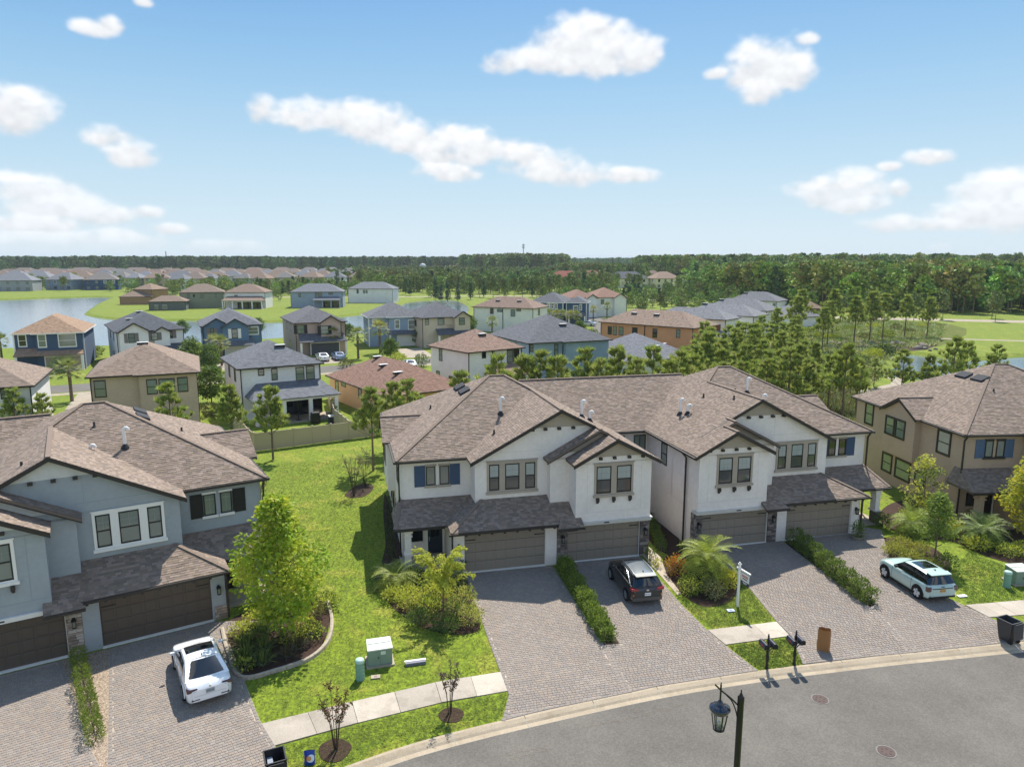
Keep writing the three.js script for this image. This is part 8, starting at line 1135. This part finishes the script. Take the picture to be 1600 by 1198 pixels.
car('parked_car', 'mint green compact car with dark glass sunroof parked on the right driveway', [22.4, 0.055, -36.95], 9.5 * D2R, { paint: '#b2cbc6', body: [[-1.98, 0.74, 0.34, 0.8, 0.88], [-1.92, 0.86, 0.27, 0.96, 1.02], [-1.6, 0.915, 0.22, 1.0, 1.05], [-0.5, 0.91, 0.2, 0.97, 1.0], [0.7, 0.91, 0.2, 0.96, 1.02], [1.5, 0.9, 0.22, 0.93, 1.0], [1.85, 0.84, 0.26, 0.82, 0.9], [2.03, 0.66, 0.32, 0.6, 0.66]], cabin: [-1.85, -1.5, 0.12, 0.78, 0.83, 0.66, 1.03, 1.02, 1.56], pillars: CARM.glass, sideGlass: [[0.04, 0.44], [0.46, 0.95]], rearQ: [0.04, 0.92, 0.02], sunroof: [0.3, 0.86, 0.46], seams: [-0.75, 0.75], handles: [-0.1], handleMat: CARM.chrome, wheels: [-1.28, 1.3], wheelR: 0.36, spokes: 5, spokeW: 0.15, spokeMat: std('#c9ccce', { roughness: 0.35 }), archMat: CARM.trim, mirror: CARM.trim,
  detail(t, P) { for (const s of [-1, 1]) { const g = new RoundedBoxGeometry(0.24, 0.26, 0.2, 3, 0.04); g.translate(s * 0.775, 0.8, 1.885); mesh('tail_light', g, CARM.darkred, t); } for (const s of [-1, 1]) { boxOn('side_sill', CARM.trim, t, s > 0 ? 0.86 : -0.915, s > 0 ? 0.915 : -0.86, 0.2, 0.28, -0.9, 0.9); } boxOn('tail_band', CARM.trim, t, -0.6, 0.6, 0.8, 0.845, 1.9, 1.99); plateMesh(t, platePrint('#c9a15a', '#5d3d1c', 'MN 2208'), 0.7, 1.99, 0.34, 0.16); boxOn('lower_bumper', CARM.trim, t, -0.76, 0.76, 0.3, 0.4, 1.9, 1.992); boxOn('badge', CARM.trim, t, -0.1, 0.1, 0.9, 0.93, 1.93, 1.985); const sp = new MB(); sp.slab([[-0.6, 1.52, 1.8], [0.6, 1.52, 1.8], [0.62, 1.55, 1.45], [-0.62, 1.55, 1.45]], 0.04); sp.build('rear_spoiler', P, t); } });
for (const [x, z, a, hex, l] of [[-34.4, -127.6, 26, '#e6e8ea', 'small white car on the driveway of the taupe house'], [-31.8, -128.9, 26, '#8fa3c4', 'pale blue car beside the white one at the taupe house'], [21, -196, 60, '#c3c7cb', 'silver car parked before the navy house beyond the palms'], [-17.2, -118.5, 15, '#dfe3e8', 'white car at the right behind the reddish roof']]) car('parked_car', l, [x, 0.03, z], a * D2R, { ...SEDAN, paint: hex });

// ---------------------------------------------------------------- street furniture
{
  // street lamp
  const t = thing('street_lamp', 'black street lamp with hanging lantern at the bottom of the photo', 'street lamp', [7.1, 0, -20.0]); let m = new MB();
  const pole = new THREE.LatheGeometry([[0.24, 0], [0.24, 0.1], [0.16, 0.25], [0.12, 0.8], [0.1, 0.9], [0.1, 4.4], [0.105, 4.42], [0.105, 4.6], [0.06, 4.64], [0.05, 4.7], [0.02, 4.74], [0.025, 4.82], [0.0, 4.86]].map(([a, b]) => new THREE.Vector2(a, b)), 18); mesh('pole', pole, M.blackPaint = std('#12141b', { roughness: 0.4 }), t);
  const arm = new THREE.CatmullRomCurve3([[-0.06, 4.3, 0], [-0.3, 4.55, 0], [-0.62, 4.82, 0], [-0.82, 5.02, 0]].map((a) => new THREE.Vector3(...a))); mesh('arm', new THREE.TubeGeometry(arm, 16, 0.026, 8), M.blackPaint, t);
  const br = new THREE.CatmullRomCurve3([[-0.08, 3.9, 0], [-0.16, 4.2, 0], [-0.3, 4.5, 0], [-0.45, 4.66, 0]].map((a) => new THREE.Vector3(...a))); mesh('brace', new THREE.TubeGeometry(br, 14, 0.02, 8), M.blackPaint, t);
  m.bar([-0.64, 4.45, 0], [-0.64, 5.02, 0], 0.045); m.bar([-0.64, 5.02, 0], [-0.64, 5.1, 0], 0.03); m.build('hanger', M.blackPaint, t);
  const X = -0.64, cap = new THREE.LatheGeometry([[0.0, 4.5], [0.06, 4.48], [0.1, 4.42], [0.11, 4.36], [0.2, 4.33], [0.31, 4.27], [0.33, 4.22], [0.31, 4.18], [0.27, 4.1], [0.24, 4.09]].map(([a, b]) => new THREE.Vector2(a, b)), 24); cap.translate(X, 0, 0); mesh('lantern_cap', cap, new THREE.MeshPhysicalMaterial({ color: new THREE.Color('#1a1d27'), roughness: 0.22, clearcoat: 1 }), t);
  const fr = new MB(); for (let k = 0; k < 6; k++) { const a = k * Math.PI / 3 + 0.4; fr.bar([X + Math.cos(a) * 0.245, 4.09, Math.sin(a) * 0.245], [X + Math.cos(a) * 0.165, 3.55, Math.sin(a) * 0.165], 0.03); } fr.build('lantern_frame', M.blackPaint, t);
  const gl = new THREE.LatheGeometry([[0.235, 4.08], [0.155, 3.56]].map(([a, b]) => new THREE.Vector2(a, b)), 24); gl.translate(X, 0, 0); mesh('lantern_glass', gl, new THREE.MeshPhysicalMaterial({ color: 0xf2f4f4, roughness: 0.12, transmission: 0.9, thickness: 0 }), t);
  const bs = new THREE.LatheGeometry([[0.0, 3.56], [0.175, 3.56], [0.18, 3.5], [0.1, 3.47], [0, 3.46]].map(([a, b]) => new THREE.Vector2(a, b)), 24); bs.translate(X, 0, 0); mesh('lantern_base', bs, M.blackPaint, t);
  const bulb = new THREE.LatheGeometry([[0, 3.58], [0.06, 3.6], [0.06, 3.72], [0.03, 3.78], [0, 3.79]].map(([a, b]) => new THREE.Vector2(a, b)), 12); bulb.translate(X, 0, 0); mesh('lamp_holder', bulb, M.steel, t);
}
function mailPost(x, z, turn, label) {
  const t = thing('mailbox_post', label, 'mailbox', [x, 0, z], turn), g = new THREE.LatheGeometry([[0.09, 0], [0.07, 0.08], [0.05, 0.3], [0.075, 0.5], [0.06, 0.7], [0.04, 0.9], [0.05, 1.05]].map(([a, b]) => new THREE.Vector2(a, b)), 12); mesh('post', g, M.blackPaint, t);
  let m = new MB(); m.bar([0, 1.0, 0], [0, 1.62, 0], 0.06); m.bar([0, 1.62, 0], [0, 1.68, 0], 0.035); m.build('post_top', M.blackPaint, t); m = new MB(); m.bar([-0.3, 1.06, 0], [0.3, 1.06, 0], 0.05); m.bar([-0.26, 1.05, 0], [-0.02, 0.8, 0], 0.03); m.bar([0.26, 1.05, 0], [0.02, 0.8, 0], 0.03); m.build('crossbar', M.blackPaint, t);
  for (const s of [-1, 1]) { const rows = []; for (let k = 0; k <= 10; k++) { const a = Math.PI * k / 10; rows.push([[Math.cos(a) * 0.115, 1.2 + Math.sin(a) * 0.12, 0.28], [Math.cos(a) * 0.115, 1.2 + Math.sin(a) * 0.12, -0.28]]); } rows.unshift([[0.115, 1.09, 0.28], [0.115, 1.09, -0.28]]); rows.push([[-0.115, 1.09, 0.28], [-0.115, 1.09, -0.28]]); const b = gridGeo(rows); b.translate(s * 0.2, 0, 0); const bx = mesh('mailbox', b, std('#23283a', { roughness: 0.35 }), t); for (const e of [1, -1]) { const f = new MB(); const ring = rows.map((q) => [q[0][0] + s * 0.2, q[0][1], e * 0.281]); f.face(e > 0 ? ring : ring.reverse()); f.build('door', M.blackPaint, bx); } const fl = new MB(); fl.box(s * 0.2 + s * 0.118 - 0.01, s * 0.2 + s * 0.118 + 0.01, 1.18, 1.22, -0.05, 0.15); fl.build('flag', std('#8b1f1f'), bx); }
}
mailPost(11.35, -28.98, 8 * D2R, 'left black post with a pair of mailboxes on the small lawn triangle'); mailPost(12.7, -29.3, 8 * D2R, 'right black post with a pair of mailboxes on the small lawn triangle');
{
  const t = thing('yard_sign_post', 'white estate agent sign post with hanging sign on the palm bed lawn', 'sign post', [11.85, 0, -34.75], -68 * D2R); let m = new MB(); m.box(-0.05, 0.05, 0, 2.35, -0.05, 0.05); m.box(-0.07, 0.07, 2.35, 2.39, -0.07, 0.07); m.box(-0.03, 0.03, 2.39, 2.47, -0.03, 0.03); m.build('post', M.white, t); m = new MB(); m.box(-0.18, -0.05, 2.08, 2.16, -0.04, 0.04); m.box(0.05, 0.84, 2.08, 2.16, -0.04, 0.04); m.build('arm', M.white, t);
  const c = document.createElement('canvas'); c.width = 256; c.height = 256; const g = c.getContext('2d'); g.fillStyle = '#e9e6e2'; g.fillRect(0, 0, 256, 256); g.fillStyle = '#3b3f4c'; g.fillRect(0, 176, 256, 80); g.fillStyle = '#c58f86'; g.fillRect(30, 40, 196, 50); g.fillStyle = '#4a4f60'; g.fillRect(52, 108, 150, 26); g.fillStyle = '#e9e6e2'; g.fillRect(60, 196, 136, 16); g.fillRect(82, 222, 92, 10);
  const tx = new THREE.CanvasTexture(c); tx.colorSpace = THREE.SRGBColorSpace; const p = new RoundedBoxGeometry(0.62, 0.62, 0.02, 2, 0.008); p.translate(0.46, 1.7, 0); mesh('sign_panel', p, std('#ffffff', { map: tx, roughness: 0.5 }), t); for (const x of [0.26, 0.66]) { const q = new MB(); q.bar([x, 2.0, 0], [x, 2.09, 0], 0.012); q.build('hook', M.steel, t); }
}
function cabinet(x, z, turn, label) { const t = thing('utility_cabinet', label, 'utility box', [x, 0, z], turn); const gm = std('#879c8d', { map: T.wear, roughness: 0.6 }); let m = new MB(); m.box(-0.62, 0.62, 0, 0.08, -0.52, 0.52); m.build('pad', M.concrete, t); const b = new RoundedBoxGeometry(1.06, 0.78, 0.86, 3, 0.02); b.translate(0, 0.47, 0); mesh('body', b, gm, t); m = new MB(); m.slab([[-0.56, 0.87, 0.47], [0.56, 0.87, 0.47], [0.54, 0.93, -0.46], [-0.54, 0.93, -0.46]], 0.05); m.build('lid', std('#c9cfc6', { roughness: 0.55 }), t); m = new MB(); m.box(-0.5, 0.5, 0.905, 0.915, -0.04, -0.02); m.box(-0.008, 0.008, 0.1, 0.85, 0.43, 0.436); m.build('seam', std('#6d8173'), t); m = new MB(); m.box(0.02, 0.24, 0.58, 0.74, 0.43, 0.437); m.build('label_plate', std('#cfd8cf'), t); m = new MB(); m.box(-0.12, -0.05, 0.4, 0.5, 0.43, 0.46); m.build('latch', std('#5b6a60'), t); }
cabinet(-6.0, -29.55, 16 * D2R, 'green metal utility cabinet on the lawn beside a round pedestal'); cabinet(28.6, -37.6, 6 * D2R, 'pale green utility cabinet at the right edge behind a round pedestal');
function pedestal(x, z, label) { const t = thing('utility_pedestal', label, 'utility pedestal', [x, 0, z]); mesh('body', new THREE.LatheGeometry([[0.2, 0], [0.2, 0.1], [0.185, 0.12], [0.185, 0.84]].map(([a, b]) => new THREE.Vector2(a, b)), 22), std('#7ba293', { roughness: 0.55 }), t); mesh('cap', new THREE.LatheGeometry([[0.195, 0.8], [0.2, 0.86], [0.18, 0.93], [0.1, 0.96], [0, 0.965]].map(([a, b]) => new THREE.Vector2(a, b)), 22), std('#a9c8bc', { roughness: 0.5 }), t); for (let k = 0; k < 4; k++) { const r2 = new THREE.TorusGeometry(0.187, 0.008, 5, 22); r2.rotateX(Math.PI / 2); r2.translate(0, 0.25 + k * 0.16, 0); mesh('rib', r2, std('#6f9687'), t); } }
pedestal(-6.6, -28.2, 'green round utility pedestal on the lawn left of the cabinet'); pedestal(27.55, -37.0, 'green round utility pedestal at the right edge before the cabinet');
{
  let t = thing('rain_diverter', 'grey white plastic trough lying on the lawn beside the utility cabinet', 'plastic trough', [-4.35, 0, -29.35], 14 * D2R), m = new MB(); m.box(-0.46, 0.46, 0, 0.14, -0.12, 0.12); m.build('body', std('#6f7080', { roughness: 0.5 }), t); m = new MB(); m.box(-0.48, 0.48, 0.14, 0.16, -0.14, -0.02); m.build('rim', M.white, t);
  t = thing('meter_cover', 'small pale meter cover flush in the lawn before the utility cabinet', 'meter cover', [-5.95, 0.02, -28.3], 0.2); m = new MB(); m.box(-0.2, 0.2, 0, 0.04, -0.13, 0.13); m.build('cover', M.concrete, t); m = new MB(); m.box(-0.06, 0.06, 0.04, 0.05, -0.04, 0.04); m.build('lid', std('#8a8078'), t);
  t = thing('meter_cover', 'white meter cover in the lawn behind the mint green car', 'meter cover', [24.35, 0.02, -35.85], 0.2); m = new MB(); m.box(-0.26, 0.26, 0, 0.05, -0.12, 0.12); m.build('cover', M.white, t); m = new MB(); m.box(-0.06, 0.06, 0.05, 0.06, -0.04, 0.04); m.build('lid', std('#b9b4ac'), t);
  t = thing('meter_cover', 'small blue white plate in the lawn at the foot of the sign post', 'meter cover', [11.35, 0.02, -34.25], 0.1); m = new MB(); m.box(-0.19, 0.19, 0, 0.04, -0.13, 0.13); m.build('cover', std('#b9c3d6'), t); m = new MB(); m.box(-0.07, 0.07, 0.04, 0.05, -0.05, 0.05); m.build('lid', std('#7d8cae'), t);
  // manholes
  for (const [x, z, l] of [[12.85, -26.9, 'rusty manhole cover in the street, farther from the camera'], [13.95, -23.7, 'rusty manhole cover in the street near the lower right']]) { const h = thing('manhole', l, 'manhole cover', [x, -0.1, z]); mesh('cover', new THREE.CylinderGeometry(0.29, 0.29, 0.03, 28), std('#5f4f4a', { map: T.wear, bumpMap: T.rough, bumpScale: 0.01, roughness: 0.8 }), h); const ring = new THREE.LatheGeometry([[0.31, -0.02], [0.31, 0.012], [0.36, 0.012], [0.36, -0.02]].map(([a, b]) => new THREE.Vector2(a, b)), 28); mesh('ring', ring, std('#7b7671'), h); for (let k = 0; k < 6; k++) { const q = new MB(), a = k / 6 * 6.28; q.box(Math.cos(a) * 0.17 - 0.03, Math.cos(a) * 0.17 + 0.03, 0.015, 0.024, Math.sin(a) * 0.17 - 0.03, Math.sin(a) * 0.17 + 0.03); q.build('stud', std('#54403a'), h); } }
  // paper yard waste bag
  t = thing('paper_bag', 'brown paper yard waste bag standing open at the driveway edge', 'paper bag', [14.5, 0.05, -30.45], -38 * D2R); const kraft = std('#a9794a', { map: T.wear, roughness: 0.95, side: THREE.DoubleSide }), rows = []; const ring = (y, w, d, j) => { const o = []; for (let k = 0; k <= 16; k++) { const a = k / 16 * 6.283, c = Math.cos(a), s = Math.sin(a), x = Math.sign(c) * Math.pow(Math.abs(c), 0.45) * w, z = Math.sign(s) * Math.pow(Math.abs(s), 0.45) * d; o.push([x + (hash(k % 16, j) - 0.5) * 0.02, y + (j > 4 ? (hash(k % 16, j, 4) - 0.5) * 0.06 : 0), z + (hash(k % 16, j, 2) - 0.5) * 0.02]); } return o; }; [[0, 0.27, 0.17], [0.3, 0.28, 0.18], [0.55, 0.275, 0.17], [0.8, 0.27, 0.165], [0.95, 0.26, 0.16], [1.05, 0.255, 0.15]].forEach(([y, w, d], j) => rows.push(ring(y, w, d, j))); mesh('paper', gridGeo(rows), kraft, t); m = new MB(); m.box(-0.22, 0.22, 0.55, 0.6, -0.12, 0.12); m.build('contents', std('#4a3a26'), t); const fold = new MB(); fold.box(-0.25, 0.25, 0.96, 0.975, -0.2, -0.15); fold.build('fold', kraft, t);
  // wheelie bins
  const binM = std('#34373d', { roughness: 0.5 }); const bin = (x, z, turn, label, open, mat) => { const b = thing('wheelie_bin', label, 'wheelie bin', [x, 0, z], turn), f = new MB(), lo = [[-0.24, 0.08, 0.26], [0.24, 0.08, 0.26], [0.24, 0.08, -0.22], [-0.24, 0.08, -0.22]], hi = [[-0.34, 1.06, 0.4], [0.34, 1.06, 0.4], [0.34, 1.06, -0.36], [-0.34, 1.06, -0.36]]; for (let k = 0; k < 4; k++) { const j = (k + 1) % 4; f.face([lo[k], lo[j], hi[j], hi[k]]); const il = hi.map(([p, y, q]) => [p * 0.92, y, q * 0.92]), ib = lo.map(([p, y, q]) => [p * 0.9, 0.14, q * 0.9]); f.face([hi[k], hi[j], il[j], il[k]]); f.face([il[k], il[j], ib[j], ib[k]]); if (k === 0) f.face(ib); } f.face(lo.slice().reverse()); f.build('body', mat, b); const rm = new MB(); for (let k = 0; k < 4; k++) rm.bar(hi[k], hi[(k + 1) % 4], 0.05, 0.06); rm.build('rim', mat, b); const hd = new MB(); hd.bar([-0.24, 1.05, -0.46], [0.24, 1.05, -0.46], 0.035); hd.bar([-0.24, 1.05, -0.46], [-0.24, 1.03, -0.36], 0.03); hd.bar([0.24, 1.05, -0.46], [0.24, 1.03, -0.36], 0.03); hd.build('handle', mat, b); const ld = new MB(); if (open) ld.slab([[-0.35, 1.06, -0.44], [0.35, 1.06, -0.44], [0.33, 0.3, -0.5], [-0.33, 0.3, -0.5]], 0.03); else ld.slab([[-0.36, 1.12, 0.42], [0.36, 1.12, 0.42], [0.36, 1.14, -0.4], [-0.36, 1.14, -0.4]], 0.04); ld.build('lid', mat, b); for (const s of [-1, 1]) { const w = new THREE.CylinderGeometry(0.13, 0.13, 0.07, 18); w.rotateZ(Math.PI / 2); w.translate(s * 0.24, 0.13, -0.3); mesh('wheel', w, M.black, b); } const lb = new MB(); lb.box(0.06, 0.24, 0.72, 0.84, 0.0, 0.37); lb.build('sticker', std('#8f98a4'), b); return b; };
  bin(23.7, -31.35, 200 * D2R, 'open dark grey wheelie bin at the right edge of the driveway apron', true, binM);
  bin(-8.2, -21.95, 205 * D2R, 'open black bin cut by the bottom edge of the photo', true, std('#1c1e22', { roughness: 0.45 }));
  t = thing('snack_bag', 'small blue printed bag on the verge at the bottom edge of the photo', 'printed bag', [-7.3, 0, -22.85], 0.15); const cv = document.createElement('canvas'); cv.width = cv.height = 128; const x2 = cv.getContext('2d'); x2.fillStyle = '#1c3f9c'; x2.fillRect(0, 0, 128, 128); x2.fillStyle = '#e9eef6'; x2.beginPath(); x2.arc(50, 64, 34, 0, 7); x2.fill(); x2.fillStyle = '#d79a5c'; x2.beginPath(); x2.arc(66, 60, 20, 0, 7); x2.fill(); x2.fillStyle = '#8c2a3a'; x2.fillRect(84, 40, 16, 44); const tx = new THREE.CanvasTexture(cv); tx.colorSpace = THREE.SRGBColorSpace; const bagRows = []; for (let k = 0; k <= 6; k++) { const y = k / 6, th = 0.09 * Math.sin(Math.PI * clamp(y * 0.9 + 0.08)) + 0.01, row = []; for (let j = 0; j <= 12; j++) { const a = j / 12 * 6.283; row.push([Math.cos(a) * 0.19, 0.02 + y * 0.5, Math.sin(a) * th - y * 0.12]); } bagRows.push(row); } const bg = gridGeo(bagRows), uv = []; bagRows.forEach((row, k) => row.forEach((_, j) => uv.push((j / 12 * 2) % 1, k / 6))); bg.setAttribute('uv', new THREE.Float32BufferAttribute(uv, 2)); mesh('wrapper', bg, std('#ffffff', { map: tx, roughness: 0.35, side: THREE.DoubleSide }), t);
}
// ---------------------------------------------------------------- vinyl fence, every panel and post a piece
function vinylFence(label, pts, h = 1.8) { const t = thing('vinyl_fence', label, 'fence', [pts[0][0], 0, pts[0][1]]), mat = cached('vinyl', () => std('#b5a88e', { roughness: 0.5 })); for (let i = 0; i + 1 < pts.length; i++) { const [ax, az] = pts[i], [bx, bz] = pts[i + 1], L = Math.hypot(bx - ax, bz - az), n = Math.max(1, Math.round(L / 1.83)), ang = Math.atan2(-(bz - az), bx - ax); for (let k = 0; k <= n; k++) { const x = lerp(ax, bx, k / n) - pts[0][0], z = lerp(az, bz, k / n) - pts[0][1]; const m = new MB(); m.box(-0.065, 0.065, 0, h + 0.06, -0.065, 0.065); m.box(-0.085, 0.085, h + 0.06, h + 0.1, -0.085, 0.085); const p = m.build('post', mat, t); p.position.set(x, 0, z); p.rotation.y = ang; if (k === n) continue; const w = L / n - 0.14, q = new MB(); q.box(0.07, 0.07 + w, 0.1, h - 0.1, -0.02, 0.02); q.box(0.07, 0.07 + w, h - 0.1, h, -0.035, 0.035); q.box(0.07, 0.07 + w, 0.05, 0.17, -0.035, 0.035); for (let j = 1; j < 7; j++) q.box(0.07 + w * j / 7 - 0.008, 0.07 + w * j / 7 + 0.002, 0.17, h - 0.1, 0.02, 0.024); const g = q.build('panel', mat, t); g.position.set(x, 0, z); g.rotation.y = ang; } } }
vinylFence('tan vinyl fence behind the back lawn, in front of the covered porch', [[-24.4, -65.3], [-16.5, -70.0], [-10.5, -73.6]]); vinylFence('tan vinyl fence side running back towards the reddish roofed house', [[-16.4, -70.2], [-19.6, -76.5], [-23.2, -88]]); vinylFence('tan vinyl fence side at the left of the covered porch yard', [[-24.6, -65.5], [-29.5, -73.4]]);
{ // things on the covered porch
  let t = thing('grill', 'covered black barbecue grill at the right end of the back porch', 'grill', [-21.9, 0.08, -77.2], 0.5), m = new MB(); m.box(-0.5, 0.5, 0.05, 0.85, -0.3, 0.3); m.build('cart', M.black, t); mesh('hood', new RoundedBoxGeometry(0.95, 0.4, 0.6, 3, 0.12).translate(0, 1.02, 0), std('#1d1f24', { roughness: 0.5 }), t);
  t = thing('outdoor_table', 'dark round table under the back porch roof', 'table', [-24.2, 0.08, -78.6]); const g = new THREE.LatheGeometry([[0.35, 0], [0.06, 0.05], [0.05, 0.68], [0.6, 0.7], [0.6, 0.74], [0, 0.74]].map(([a, b]) => new THREE.Vector2(a, b)), 20); mesh('table', g, M.bronze, t);
  t = thing('storage_box', 'grey lidded storage box beside the back porch column', 'storage box', [-19.8, 0, -77.6], 0.5); m = new MB(); m.box(-0.7, 0.7, 0, 0.75, -0.35, 0.35); m.build('box', std('#3b3f43'), t); m = new MB(); m.slab([[-0.74, 0.82, 0.38], [0.74, 0.82, 0.38], [0.74, 0.88, -0.38], [-0.74, 0.88, -0.38]], 0.06); m.build('lid', M.white, t);
  t = thing('hose_reel', 'small hose reel beside the left white garage jamb', 'hose reel', [2.5, 0, -40.15], 0.3); m = new MB(); m.box(-0.25, 0.25, 0, 0.35, -0.15, 0.15); m.build('case', std('#3d3a38'), t); const to = new THREE.TorusGeometry(0.2, 0.05, 8, 18); to.translate(0, 0.4, 0); mesh('hose', to, std('#3f5a45'), t);
  t = thing('plant_pot', 'low round edging pot under the potted shrub by the last garage', 'plant pot', [22.55, 0, -43.9]); mesh('pot', new THREE.LatheGeometry([[0.3, 0.02], [0.42, 0.2], [0.45, 0.24], [0.4, 0.24], [0.3, 0.12]].map(([a, b]) => new THREE.Vector2(a, b)), 20), M.concrete, t);
}
renderer.render(scene, camera);
